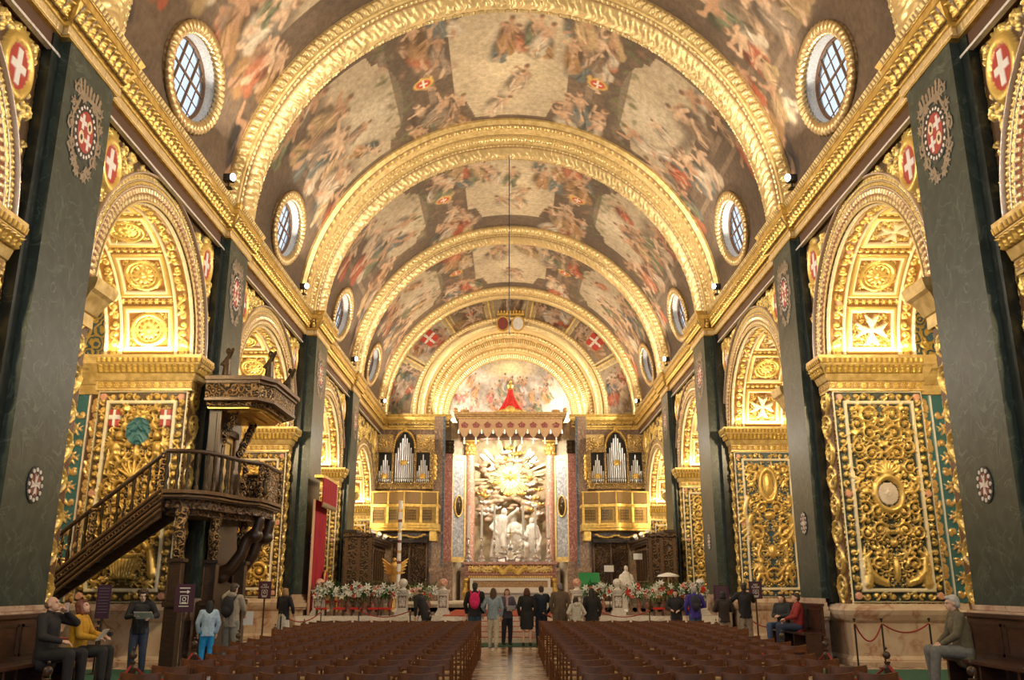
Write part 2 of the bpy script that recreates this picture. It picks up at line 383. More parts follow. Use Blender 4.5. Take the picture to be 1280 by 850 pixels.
    def band(s, x0, y0, x1, y1, h, tint=None, keep=False):
        a, b = slice(max(0, int(round(y0/s.ry))), int(round(y1/s.ry))+1), slice(max(0, int(round(x0/s.rx))), int(round(x1/s.rx))+1)
        s.h[a, b] = h if not keep else np.maximum(s.h[a, b], h)
        if tint is not None: s.t[a, b] = tint
    def putto(s, x, y, S, d=1, h=.95):
        """a chubby winged child carved in high relief, height S, leaning to side d"""
        q = lambda a, b: (x+d*a*S, y+b*S)
        s.dab(*q(0, .55), S*.13, h, ry=S*.19, ang=-d*.15); s.dab(*q(.02, .40), S*.12, h*.95, ry=S*.11)
        s.dab(*q(.05, .84), S*.10, h*1.05); s.dab(*q(.05, .89), S*.105, h*.9)
        s.stroke([q(.0, .38), q(.12, .22), q(.04, .02)], S*.085, S*.045, h*.85); s.stroke([q(-.03, .38), q(-.12, .22), q(-.15, .0)], S*.085, S*.045, h*.85)
        s.stroke([q(.08, .66), q(.24, .62), q(.32, .78)], S*.06, S*.035, h*.85); s.stroke([q(-.08, .66), q(-.2, .55), q(-.26, .44)], S*.06, S*.035, h*.8)
        for k in range(4): s.stroke([q(-.08, .66), q(-.25-.03*k, .86-.09*k)], S*.04, S*.025, h*.55)
    def fans(s, x0, y0, x1, y1, rng, n):
        for _ in range(n):
            x, y = rng.uniform(x0, x1), rng.uniform(y0, y1); g = s.win(x, y, .1)
            if g and s.h[g[0], g[1]].mean() > .2: continue
            a0 = rng.uniform(0, 6.28); R = rng.uniform(.14, .24)
            for k in range(-2, 3):
                a = a0+k*.42; s.stroke([(x, y), (x+R*.6*math.cos(a), y+R*.6*math.sin(a)), (x+R*math.cos(a+.35*k), y+R*math.sin(a+.35*k))], .034, .02, .7)
            s.spiral(x-R*.4*math.cos(a0), y-R*.4*math.sin(a0), R*.4, 1.2, a0, 1, .028, .7, leaves=False)
    def mirror(s):
        h2 = (s.nx+1)//2; s.h[:, -h2:] = s.h[:, :h2][:, ::-1]; s.t[:, -h2:] = s.t[:, :h2][:, ::-1]
    def fill(s, x0, y0, x1, y1, rmin, rmax, h=.6, rng=None, tries=400, rr=.3):
        rng = rng or random
        done = []
        for _ in range(tries):
            R = rng.uniform(rmin, rmax)*(1 if _ < tries*.5 else .7); x, y = rng.uniform(x0+R, x1-R) if x1-x0 > 2*R else (x0+x1)/2, rng.uniform(y0+R, y1-R) if y1-y0 > 2*R else (y0+y1)/2
            if any((x-a)**2+(y-b)**2 < ((R+c)*.92)**2 for a, b, c in done): continue
            g = s.win(x, y, R*.6)
            if g and s.h[g[0], g[1]].mean() > .22: continue
            done.append((x, y, R)); s.spiral(x, y, R, rng.uniform(1.1, 1.7), rng.uniform(0, 6.28), rng.choice((-1, 1)), R*.19, h*rng.uniform(.8, 1.1))
        return done

TINTS = {1: (.72,.60,.50), 2: (.45,.05,.04), 3: (.85,.82,.76), 4: (.05,.17,.19), 5: (.70,.34,.22), 6: (.10,.30,.30), 7: (.03,.02,.015), 8: (.86,.74,.50)}
def rel_colors(h, t, gold, ground, thr=.12, soft=.1):  # low parts take the ground paint, darkened to give shade in the gaps
    k = np.clip((h-thr)/soft, 0, 1)[..., None]
    n = vnoise(h.shape[0], h.shape[1], 18, 3)[..., None]
    c = np.array(ground)*(1-k)+np.array(gold)*k*(.75+.4*n)
    g = k[..., 0].copy()
    for i, col in TINTS.items():
        m = t == i
        if m.any(): c[m] = np.array(col)*(.85+.3*n[m]); g[m] = 0
    return np.clip(c, 0, 1), g
def rel_panel(name, rel, org, ux, uz, depth, parent=None, gold=GOLD, ground=(.10,.05,.02), mat=None, out=None, warp=None):
    """relief on the plane org + x*ux + y*uz, raised along out (or ux x uz); warp(x, y, h) maps to 3-D instead"""
    X, Y = np.meshgrid(np.linspace(0, rel.W, rel.nx), np.linspace(0, rel.H, rel.ny))
    h = rel.h.copy(); h[0, :] = h[-1, :] = 0; h[:, 0] = h[:, -1] = 0
    if warp is not None: P = warp(X, Y, h*depth)
    else:
        ux, uz, org = np.array(ux, float), np.array(uz, float), np.array(org, float)
        o = np.cross(ux, uz) if out is None else np.array(out, float)
        P = org+X[..., None]*ux+Y[..., None]*uz+(h*depth+.012)[..., None]*o
    c, g = rel_colors(rel.h, rel.t, gold, ground)
    return grid_mesh(name, P, mat or M['relief'], parent, c, g)

# ------------------------------------------------------------------ repeating ornament bands: s runs along (m), t across 0..1
def pat_scroll(s, t, w_):
    p = w_*.95; k = np.floor(s/p); u = (s/p-k-.5)*p/w_; v = t-.5; d = np.where(k % 2 == 0, 1, -1)
    r = np.sqrt(u*u+v*v); th = np.arctan2(v*d, u); ph = np.cos(th-2*PI*r/.2)
    stem = np.exp(-((v-.38*d*np.cos(PI*u*1.0))/.07)**2)
    return np.clip(np.where(r < .42, ph*.75+.1*np.cos(9*th), 0), 0, 1)*(1-(r/.5)**4).clip(0, 1)+.7*stem*(r > .3)
def pat_leaf(s, t, w_):
    p = w_*.75; u = np.abs(s/p-np.floor(s/p)-.5)*2
    return np.clip(1-u**2-.15*t, 0, 1)**.5*(.55+.45*np.cos(16*(t+u*.45)))*(t < 1.02-.25*u)
def pat_egg(s, t, w_):
    p = w_*.8; u = (s/p-np.floor(s/p)-.5)*2; v = (t-.5)*2.1; r = np.sqrt(u*u+v*v)
    return np.maximum(np.sqrt(np.clip(1-(r/.72)**2, 0, 1)), .6*np.exp(-((r-.92)/.09)**2))
def pat_bead(s, t, w_):
    p = w_; u = (s/p-np.floor(s/p)-.5)*2.2; v = (t-.5)*2.2; return np.sqrt(np.clip(1-u*u-v*v, 0, 1))
def pat_dentil(s, t, w_): return np.where((s/.13-np.floor(s/.13)) < .58, .9, 0.0)*(t > .06)*(t < .94)
def pat_flute(s, t, w_): return np.abs(np.sin(PI*s/.11))**.6*(t > .05)*(t < .95)
def pat_garland(s, t, w_):
    v = (t-.5)*2; u = s/(w_*.30); u = u+.22*np.sin(u*2.1)+.15*np.sin(u*5.3+v*2); wob = np.abs(((u+np.abs(v)*1.3) % 1)-.5)*2
    g = np.abs(((u*2.7-np.abs(v)*2.1) % 1)-.5)*2
    return np.clip(1-v*v*1.05, 0, 1)**.5*(.25+.55*np.sqrt(np.clip(1-wob**2, 0, 1))+.25*np.sqrt(np.clip(1-g*g, 0, 1)))
def pat_rosettes(s, t, w_):
    p = w_*1.15; u = (s/p-np.floor(s/p)-.5)*p/w_*2; v = (t-.5)*2; r = np.sqrt(u*u+v*v); th = np.arctan2(v, u)
    return np.maximum(np.clip((.8+.15*np.cos(6*th)-r)*3, 0, 1)*(.5+.5*np.cos(r*9)), .0)
def pat_vine(s, t, w_):
    c = .5+.3*np.sin(2*PI*s/(w_*2)); a = np.exp(-((t-c)/.07)**2)
    b = pat_scroll(s*1.0, t, w_); return np.maximum(a, b*.9)
def pat_cleaf(s, t, w_):
    p = w_*.62; k = np.floor(s/p); u = (s/p-k-.5)*2; v = t; lob = .5+.5*np.cos(13*(v+np.abs(u)*.35))
    leaf = np.sqrt(np.clip(1-(u/(.86-.25*v*v))**2, 0, 1))*(.35+.65*lob*np.clip(1.2-np.abs(u)*.9, 0, 1)); tip = np.sqrt(np.clip(1-(u/.5)**2-((v-.12)/.2)**2, 0, 1))
    return np.clip(np.maximum(leaf*(.55+.45*v), tip), 0, 1.1)*(t > .01)
def pat_plain(s, t, w_): return 1-np.abs(2*t-1)**6

def ribbon(name, pathfn, length, width, pat, depth, n_s, n_t, mat=None, parent=None, gold=GOLD, ground=(.14,.07,.03), tint=None, thr=.12):
    """pathfn(s array, t array, h array) -> points; the band is raised by the pattern"""
    s_, t_ = np.meshgrid(np.linspace(0, length, n_s), np.linspace(0, 1, n_t))
    h = np.clip(pat(s_, t_, width), 0, 1.2); h[0] *= .0; h[-1] *= .0
    P = pathfn(s_, t_, h*depth); c, g = rel_colors(h, np.zeros(h.shape, int), gold, ground, thr)
    return grid_mesh(name, P, mat or M['relief'], parent, c, g)
def straight(p0, p1, across, out):
    p0, p1, across, out = [np.array(v, float) for v in (p0, p1, across, out)]
    L_ = np.linalg.norm(p1-p0); d = (p1-p0)/L_
    return L_, (lambda s, t, h: p0+s[..., None]*d+t[..., None]*across+h[..., None]*out)
def straight_ribbon(name, p0, p1, across, out, pat, depth, res=.05, nt=9, **k):
    L_, fn = straight(p0, p1, across, out); w_ = float(np.linalg.norm(across))
    return ribbon(name, fn, L_, w_, pat, depth, max(2, int(L_/res)), nt, **k)

def sweep(name, path, prof, mat, parent=None, closed=False, smooth=False):
    """profile (out, z) swept along a plan path with mitred corners; out is to the right of travel"""
    n = len(path); P = [Vector((p[0], p[1], 0)) for p in path]; vs = []; m = len(prof)
    for i in range(n):
        a = (P[i]-P[i-1]).normalized() if (i or closed) else None; b = (P[(i+1) % n]-P[i]).normalized() if (i < n-1 or closed) else None
        a = a if a is not None else b; b = b if b is not None else a
        na, nb = Vector((a.y, -a.x, 0)), Vector((b.y, -b.x, 0)); mt = (na+nb); mt = mt/max(.2, mt.dot(na))
        for o, z in prof: vs.append(P[i]+mt*o+Vector((0, 0, z)))
    fs = []; rng = range(n) if closed else range(n-1)
    for i in rng:
        j = (i+1) % n
        for k in range(m-1): fs.append((i*m+k, j*m+k, j*m+k+1, i*m+k+1))
        fs.append((i*m+m-1, j*m+m-1, j*m, i*m))
    if not closed: fs += [tuple(range(m)), tuple((n-1)*m+k for k in range(m))[::-1]]
    b_ = MB(); b_.add(vs, fs); return b_.build(name, mat, parent, smooth)
# ================================================================== STRUCTURE
def st(o): o['kind'] = 'structure'; return o
# floor: polychrome tomb slabs
def floor_mat():
    m, N, L, b = new_mat('inlaid_marble_floor')
    tc = N.new('ShaderNodeTexCoord'); br = N.new('ShaderNodeTexBrick'); L.new(tc.outputs['Object'], br.inputs['Vector'])
    br.inputs['Scale'].default_value = 1; br.inputs['Brick Width'].default_value = 1.1; br.inputs['Row Height'].default_value = 2.1
    br.inputs['Mortar Size'].default_value = .07; br.inputs['Color1'].default_value = (.50,.42,.32,1); br.inputs['Color2'].default_value = (.64,.54,.41,1); br.inputs['Mortar'].default_value = (.07,.06,.055,1); br.offset = 0
    nz = N.new('ShaderNodeTexNoise'); nz.inputs['Scale'].default_value = 3.2; nz.inputs['Detail'].default_value = 5; L.new(tc.outputs['Object'], nz.inputs['Vector'])
    rp = N.new('ShaderNodeValToRGB'); L.new(nz.outputs[0], rp.inputs[0]); e = rp.color_ramp.elements
    e[0].position = .38; e[0].color = (.16,.14,.12,1); e[1].position = .62; e[1].color = (1,1,1,1)
    x = rp.color_ramp.elements.new(.47); x.color = (.75,.55,.42,1)
    mx = N.new('ShaderNodeMix'); mx.data_type = 'RGBA'; mx.blend_type = 'MULTIPLY'; mx.inputs[0].default_value = .9
    L.new(br.outputs[0], mx.inputs[6]); L.new(rp.outputs[0], mx.inputs[7]); L.new(mx.outputs[2], b.inputs['Base Color']); b.inputs['Roughness'].default_value = .2
    return m
M['floor'] = floor_mat()
b = MB(); b.box((-14.2, -8, -.2), (14.2, 60, 0)); st(b.build('floor', M['floor']))
# outer chapel walls, chapel ceiling
for s, nm in ((-1, 'left'), (1, 'right')):
    b = MB(); x0, x1 = sorted((s*OX, s*(OX+.6))); b.box((x0, -8, 0), (x1, YEND+1, 11)); st(b.build('wall_outer_'+nm, M['stone']))
    b = MB(); x0, x1 = sorted((s*(JX-.02), s*(OX+.6))); b.box((x0, -8, 10.9), (x1, YEND+1, 11.3)); st(b.build('ceiling_chapel_'+nm, M['stone']))

# nave arcade wall: nave face at WX, back face at JX, pierced by arches
def arch_pts(a, b_, zi, rise, n=32):
    c, r = (a+b_)/2, (b_-a)/2
    return [(c-r*math.cos(PI*i/n), zi+rise*math.sin(PI*i/n)) for i in range(n+1)]
for s, nm in ((-1, 'left'), (1, 'right')):
    b = MB(); n = 32; zt = ZC-.1
    prev = -8.0
    for (a, c, zi, rise) in ARCH:
        x0, x1 = sorted((s*WX, s*JX)); b.box((x0, prev, 0), (x1, a, zt))          # pier
        pts = arch_pts(a, c, zi, rise, n)
        for i in range(n):                                                          # spandrel and soffit as wedge blocks
            (ya, za), (yb, zb) = pts[i], pts[i+1]
            v = [(x0,ya,za),(x0,yb,zb),(x0,yb,zt),(x0,ya,zt),(x1,ya,za),(x1,yb,zb),(x1,yb,zt),(x1,ya,zt)]
            b.add(v, [(0,1,2,3),(7,6,5,4),(0,4,5,1),(3,2,6,7)])
        prev = c
    x0, x1 = sorted((s*WX, s*JX)); b.box((x0, prev, 0), (x1, YEND, zt))
    st(b.build('wall_arcade_'+nm, M['carve']))
    # party walls between the chapels, set back behind the jambs
    prev = -8
    for i, (a, c, zi, rise) in enumerate(ARCH+[(YEND, 0, 0, 0)]):
        lo, hi = (prev+.45 if i else -8), (a-.45 if i < 5 else YEND)
        b = MB(); x0, x1 = sorted((s*JX, s*OX)); b.box((x0, lo, 0), (x1, hi, 10.9)); st(b.build('wall_chapel_%s_%d' % (nm, i+1), M['carve_blue']))
        prev = c
# marble plinth round every pier, its moulding at about 1.1 - 1.35 m
PLINTH = [(0, 0), (.16, 0), (.16, .12), (.10, .2), (.10, .92), (.16, .98), (.22, 1.10), (.24, 1.2), (.18, 1.27), (.10, 1.34), (0, 1.34)]
IMPOST = [(0, -.85), (.06, -.85), (.06, -.62), (.10, -.60), (.16, -.45), (.24, -.28), (.30, -.22), (.34, -.06), (.34, 0), (0, 0)]
for s, nm in ((-1, 'left'), (1, 'right')):
    prev = -7.9
    for i, (a, c, zi, rise) in enumerate(ARCH+[(YEND-.05, 0, 0, 0)]):
        lo, hi = prev, a
        path = [(s*OX, hi-.45), (s*JX, hi-.45), (s*JX, hi), (s*WX, hi), (s*WX, lo), (s*JX, lo), (s*JX, lo+.45), (s*OX, lo+.45)]
        path = path if s < 0 else path
        if s > 0: path = path[::-1]
        # travel so that "right of travel" faces outwards from the pier
        pr = PLINTH
        o = sweep('baseboard_%s_%d' % (nm, i+1), path[::-1], pr, M['pink_marble']); st(o)
        if i < 5:
            zz = zi
            # impost on the near side of this opening (hi side of this pier) and far side of previous opening
        zl = ARCH[i-1][2] if i else zi
        zh = zi if i < 5 else zl
        pa = [(s*OX, lo+.45), (s*JX, lo+.45), (s*JX, lo), (s*WX, lo), (s*WX, lo+.62)]
        pb = [(s*WX, hi-.55), (s*WX, hi), (s*JX, hi), (s*JX, hi-.45), (s*OX, hi-.45)]
        for pth, z in ((pa, zl), (pb, zh)):
            if s < 0: pth = pth
            else: pth = pth[::-1]
            st(sweep('trim_impost_%s_%d' % (nm, i+1), pth, [(o_, z+q) for o_, q in IMPOST], M['lgold']))
        prev = c
# ------------------------------------------------------------------ arches: archivolts, coffered soffits, carved jambs
ORD = ['first', 'second', 'third', 'fourth', 'fifth']           # counted from the nearest bay
BAYW = ['nearest', 'second', 'third', 'fourth', 'farthest']
def ell(a, c, zi, rise):
    yc, r = (a+c)/2, (c-a)/2
    th = np.linspace(0, PI, 400); y, z = -r*np.cos(th), rise*np.sin(th)
    L_ = np.concatenate([[0], np.cumsum(np.hypot(np.diff(y), np.diff(z)))])
    def f(s):
        t = np.interp(s, L_, th); Y = yc-r*np.cos(t); Z = zi+rise*np.sin(t)
        ny, nz = -np.cos(t)/r, np.sin(t)/rise; q = np.hypot(ny, nz); return Y, Z, ny/q, nz/q
    return L_[-1], f
RINGS = [(0.00, .05, pat_plain, .03, LGOLD), (.05, .20, pat_rosettes, .035, (.94,.74,.34)), (.20, .36, pat_dentil, .05, (.95,.74,.40)), (.36, .40, pat_plain, .03, (.85,.75,.6)),
         (.40, .50, pat_leaf, .04, GOLD), (.50, .53, pat_plain, .03, (.85,.75,.6)), (.53, .66, pat_cleaf, .045, (.92,.70,.26)), (.66, .72, pat_plain, .10, (.72,.58,.48))]
def wall_arch(s, i):
    a, c, zi, rise = ARCH[i]; L_, f = ell(a, c, zi, rise); side = 'left' if s < 0 else 'right'
    t0 = thing('archivolt', f'gilded arch moulding round the {BAYW[i]} side-chapel arch on the {side} of the nave', 'arch', (s*WX, (a+c)/2, zi), group='gilded arches of the side chapels')
    off = np.array([s*WX, (a+c)/2, zi])
    sc_ = .72 if i == 4 else .92
    for r0, r1, pat, dep, gc in RINGS:
        w_ = (r1-r0)*sc_
        def fn(S, T, H, r0=r0*sc_, w_=w_, dep=dep):
            Y, Z, ny, nz = f(S); rr = r0+w_*T
            return np.stack([np.full_like(Y, s*WX)-s*(.03+H), Y+ny*rr, Z+nz*rr], -1)-off
        n_s = 560 if pat in (pat_dentil, pat_scroll, pat_rosettes) else 320
        ribbon('ring_moulding', fn, L_*1.08, w_, pat, dep, n_s if i < 3 else n_s//2, 8, parent=t0, gold=gc, ground=(.36,.11,.05) if pat is pat_dentil else (.34,.20,.08))
    # coffered soffit
    D = JX-WX; r = Rel(D, L_, .026 if i in (1, 2) else .04)
    r.band(0, 0, D, L_, .25, 8); r.band(.10, 0, D-.10, L_, 0, 0)
    n = max(3, int(round(L_/1.55))); 
    for k in range(n*6):
        y = (k+.5)*L_/(n*6)
        for x in (.05, D-.05): r.dab(x, y, .045, .5)
        for x in (.27, D-.27): r.spiral(x, y, .11, 1.2, k, (-1)**k, .035, .6, leaves=False)
    r.band(.42, 0, .47, L_, .45, 8); r.band(D-.47, 0, D-.42, L_, .45, 8)
    kinds = [0, 1, 2] if s < 0 else [3, 1, 3]
    for k in range(n):
        y0 = k*L_/n; y1 = y0+L_/n; ym = (y0+y1)/2; hw = (D-.94)/2-.06; hh = (y1-y0)/2-.18
        for q in np.arange(.47, D-.47, .17): r.rosette(q+.09, y0, .08, 6, .5)
        for e in (0, .07):
            r.band(.52+e, y0+.14+e, D-.52-e, y0+.18+e, .6, 8 if e else 0); r.band(.52+e, y1-.18-e, D-.52-e, y1-.14-e, .6, 8 if e else 0)
            r.band(.52+e, y0+.14+e, .56+e, y1-.14-e, .6, 8 if e else 0); r.band(D-.56-e, y0+.14+e, D-.52-e, y1-.14-e, .6, 8 if e else 0)
        kd = kinds[k % 3]; cx = D/2
        if kd == 3:
            r.fill(.64, y0+.26, D-.64, y1-.26, .07, .12, .55, tries=200); r.cross8(cx, ym, .40, .9, 8)
        else:
            r.fill(.64, y0+.26, D-.64, y1-.26, .06, .09, .5, tries=120)
            r.disc(cx, ym, .44, .44*.95, .1); r.ring(cx, ym, .40, .38, .055, .8); r.ring(cx, ym, .30, .29, .03, .6); r.rosette(cx, ym, .27, 12 if kd else 16, .85); r.dab(cx, ym, .09, 1)
        if s > 0:
            for x in (.27, D-.27): r.disc(x, y0+.02, .07, .07, .5, 5)
    def warp(X, Y, H):
        y, z, ny, nz = f(Y)
        return np.stack([s*(WX+X), y-ny*(H+.01), z-nz*(H+.01)], -1)
    so = rel_panel('coffered_soffit', r, None, None, None, .09, gold=(.90,.64,.20), ground=(.30,.14,.03), warp=warp)
    tag(so, f'gilded coffered underside of the {BAYW[i]} chapel arch on the {side}', 'arch ceiling', 'coffered undersides of the chapel arches')
for s in (-1, 1):
    for i in range(5): wall_arch(s, i)

# ---- carved panels of the jambs that face down the nave
def frame_border(r, W, H, tint=8, rosette=True, inner=.30):
    r.band(0, 0, W, .03, .3, tint); r.band(0, H-.03, W, H, .3, tint); r.band(0, 0, .03, H, .3, tint); r.band(W-.03, 0, W, H, .3, tint)
    for v in (inner-.04,):
        r.band(v, v, W-v, v+.05, .45, tint); r.band(v, H-v-.05, W-v, H-v, .45, tint); r.band(v, v, v+.05, H-v, .45, tint); r.band(W-v-.05, v, W-v, H-v, .45, tint)
    m = inner/2; st_ = .2
    for y in np.arange(.16, H-.1, st_):
        k = int(y/st_)
        for x in (m, W-m):
            if k % 4 == 0: r.rosette(x, y, .09, 8, .5)
            else: r.spiral(x, y, .085, 1.1, k*1.3, (-1)**k, .03, .5, leaves=False)
    for x in np.arange(.36, W-.3, st_):
        for y in (m, H-m): r.spiral(x, y, .085, 1.1, x*9, 1, .03, .5, leaves=False)
    for x in (m, W-m):
        for y in (m, H-m, H*.5): r.disc(x, y, .085, .085, .5, 5)
def jamb_relief(kind, W, H, res):
    r = Rel(W, H, res); c = W/2; frame_border(r, W, H); rs = random.Random(kind+50)
    x0, y0 = .30, .30; iw, ih = W-.6, H-.6
    Y = lambda f: y0+ih*f
    if kind == 1:       # right, bay 2: scrolls, shell crown, round sun cartouche, beasts at the foot
        r.ring(c, Y(.50), .33, .40, .07, .9); r.disc(c, Y(.50), .24, .27, .35, 1)
        for k in range(16):
            a = 2*PI*k/16; r.stroke([(c+.03*math.cos(a), Y(.5)+.03*math.sin(a)), (c+.17*math.cos(a), Y(.5)+.17*math.sin(a))], .018, .008, .5)
        for k in range(-4, 5): r.stroke([(c, Y(.60)), (c+.30*math.sin(k*.33), Y(.60)+.36*math.cos(k*.33))], .05, .045, .8)
        for y, R in ((.93, .22), (.83, .20), (.72, .19), (.40, .18), (.31, .17)): r.spiral(c-.30, Y(y), R, 1.6, .5, 1, .045, .8)
        for y, R, d in ((.88, .19, -1), (.75, .17, 1), (.64, .17, -1), (.54, .16, 1), (.42, .18, -1), (.29, .16, 1)): r.spiral(x0+.22, Y(y), R, 1.5, 2, d, .04, .75)
        r.stroke([(x0+.10, Y(.03)), (x0+.16, Y(.09)), (x0+.34, Y(.05)), (x0+.58, Y(.03))], .13, .09, .9); r.stroke([(x0+.16, Y(.09)), (x0+.12, Y(.17)), (x0+.26, Y(.20))], .10, .05, .95)
        for k in range(6): r.stroke([(x0+.06, Y(.08+.02*k)), (x0+.0+.02*k, Y(.12+.02*k))], .035, .02, .8)
        r.spiral(x0+.38, Y(.13), .17, 1.3, 0, 1, .05, .9); r.dab(c, Y(.10), .09, .9, ry=.3); r.dab(c, Y(.24), .10, .9)
    elif kind == 0:     # left, bay 2: two children with flags beside a feathered tree, mask, urn below
        r.putto(x0+.30, Y(.63), .95, 1)
        r.stroke([(x0+.1, Y(.60)), (x0+.25, Y(.97))], .02, .02, .8); r.band(x0+.06, Y(.87), x0+.30, Y(.96), .45, 2)
        r.band(x0+.15, Y(.87), x0+.19, Y(.96), .6, 3); r.band(x0+.06, Y(.905), x0+.30, Y(.925), .6, 3)
        r.disc(c, Y(.84), .30, .34, .30, 4)
        for k in range(9):
            for q in range(3): r.dab(c-.28+.1*(k % 5)+.03*q, Y(.76)+.13*(k//2)+.04*q, .07, .75, ry=.045, ang=k)
        r.dab(c, Y(.72), .07, .9, ry=.25)
        for k in range(-3, 4): r.stroke([(c, Y(.58)), (c+.42*math.sin(k*.38), Y(.60)+.35*math.cos(k*.38))], .06, .04, .85)
        r.dab(c, Y(.50), .13, 1, ry=.16); r.spiral(c-.30, Y(.53), .19, 1.6, 0, 1, .05, .85); r.spiral(c-.32, Y(.40), .21, 1.6, 2, -1, .05, .85)
        r.cscroll(x0+.15, Y(.33), x0+.2, Y(.56), .4, .06, .9); r.spiral(x0+.2, Y(.30), .17, 1.4, 3, 1, .045, .8)
        r.dab(c, Y(.13), .38, .85, ry=.26); r.band(c-.36, Y(.165), c+.3, Y(.185), .9)
        for k in range(-4, 5): r.stroke([(c+k*.05, Y(.06)), (c+k*.085, Y(.16))], .03, .035, .98)
        r.stroke([(x0+.12, Y(.08)), (x0+.22, Y(.2)), (x0+.45, Y(.26)), (x0+.5, Y(.2))], .12, .06, .9)
    elif kind == 3:     # right, bay 3: cartouche on blue, winged C scrolls, two children
        r.t[:, :] = np.where(r.t == 0, 0, r.t)
        r.putto(x0+.33, Y(.02), .95, 1); r.putto(x0+.42, Y(.80), .72, -1)
        r.ring(c, Y(.80), .28, .55, .07, .85); r.dab(c, Y(.80), .20, .6, ry=.45)
        r.spiral(c-.26, Y(.62), .20, 1.5, 1, 1, .06, .9); r.dab(c, Y(.56), .20, .9, ry=.16)
        r.cscroll(x0+.08, Y(.70), x0+.48, Y(.40), -.5, .10, 1.0); r.cscroll(x0+.14, Y(.56), x0+.55, Y(.33), -.5, .10, .95)
        r.spiral(x0+.30, Y(.42), .26, 1.5, 1.5, -1, .08, .95); r.cscroll(c-.1, Y(.1), c-.3, Y(.36), .5, .07, .8); r.dab(c, Y(.28), .16, .85, ry=.24)
        r.ring(c, Y(.10), .26, .22, .05, .8)
        r.spiral(x0+.2, Y(.93), .15, 1.4, 1, 1, .05, .8)
    elif kind == 2:     # left, bay 3: big volutes and pinecone
        for y, R, d in ((.13, .28, 1), (.40, .24, -1), (.66, .26, 1), (.88, .22, -1)): r.spiral(x0+.36, Y(y), R, 1.7, 1, d, .075, .95)
        r.dab(c, Y(.25), .18, .9, ry=.36); r.cscroll(c-.05, Y(.35), x0+.2, Y(.55), .5, .08, .9); r.putto(x0+.5, Y(.70), .7, 1)
        for k in range(-3, 4): r.stroke([(c, Y(.42)), (c+.3*math.sin(k*.4), Y(.46)+.3*math.cos(k*.4))], .06, .04, .8)
    else:
        for k in range(7): r.spiral(x0+.34, Y(.08+.14*k), .24, 1.6, k, (-1)**k, .06, .85)
        for k in range(6): r.dab(c, Y(.1+.16*k), .09, .9, ry=.2)
    r.fans(x0+.06, y0+.06, c, H-y0-.05, rs, 60); r.fill(x0+.06, y0+.06, c, H-y0-.05, .10, .17, .65, rs, 500)
    r.fill(x0+.05, y0+.05, c, H-y0-.04, .035, .06, .45, rs, 900)
    r.mirror(); return r
KIND = {(-1, 1): 0, (1, 1): 1, (-1, 2): 2, (1, 2): 3}
DESC = {(-1, 1): 'gilded relief with two carved children, flags and an urn behind the pulpit stairs',
        (1, 1): 'gilded relief of dense scrolls round a small sun cartouche, nearest panel on the right',
        (-1, 2): 'gilded relief of large volutes seen under the pulpit tub',
        (1, 2): 'gilded relief with winged scrolls and two children on blue ground',
        (-1, 3): 'narrow gilded scroll relief beside the red hanging', (1, 3): 'narrow gilded scroll relief right of the flowers, third panel along the right',
        (-1, 4): 'gilded scroll relief over the left choir stalls', (1, 4): 'gilded scroll relief over the right choir stalls',
        (-1, 0): 'gilded relief at the left edge, before the first green pilaster', (1, 0): 'gilded relief at the right edge, before the first green pilaster'}
for s in (-1, 1):
    for i, (a, c, zi, rise) in enumerate(ARCH):
        W, z0, z1 = JX-WX-.04, 1.36, zi-.86
        r = jamb_relief(KIND.get((s, i), 5), W, z1-z0, .021 if i in (1, 2) else .035)
        ground = (.05,.10,.13) if (s, i) == (1, 2) else ((.10,.06,.02) if s < 0 else (.035,.05,.035))
        org = (s*WX+(.02 if s > 0 else -.02), c-.001, z0); ux = (s, 0, 0)
        o = rel_panel('gilded_relief_panel', r, org, ux, (0, 0, 1), .17, gold=(.86,.60,.19) if s > 0 else (.80,.53,.15), ground=ground, out=(0, -1, 0))
        tag(o, DESC[(s, i)], 'relief panel', 'gilded relief panels of the chapel piers')
        # second order of the pier with its turquoise strip of small crosses
        W2 = 1.1; r = Rel(W2, z1-z0, .025 if i in (1, 2) else .05)
        r.band(.36, 0, .40, r.H, .5, 3); r.band(.84, 0, .88, r.H, .5, 3)
        for k in range(int(r.H/.17)): r.spiral(.19, .1+.17*k, .11, 1.2, k, (-1)**k, .04, .7, leaves=False)
        for k in range(int(r.H/.36)):
            y = .2+.36*k
            if k % 2: r.cross8(.62, y, .16, .6)
            else:
                for e in (-1, 1): r.spiral(.62+e*.09, y, .09, 1.2, k, e, .035, .6, leaves=False)
            r.dab(1.0, y, .06, .6); r.spiral(1.0, y+.18, .09, 1.1, k, 1, .03, .6, leaves=False)
        cx_ = int(.41/r.rx), int(.83/r.rx)
        if s < 0: r.t[:, cx_[0]:cx_[1]] = np.where(r.h[:, cx_[0]:cx_[1]] < .15, 4, 0)
        o = rel_panel('inlaid_strip', r, (s*(JX+.02), c+.449, z0), ux, (0, 0, 1), .07, ground=TINTS[4] if s > 0 else (.12,.05,.02), out=(0, -1, 0), gold=(.85,.56,.22))
        tag(o, f'turquoise and gold strip of small crosses beside the {BAYW[i]} chapel relief on the {"left" if s < 0 else "right"}', 'relief strip', 'turquoise strips of the chapel piers')

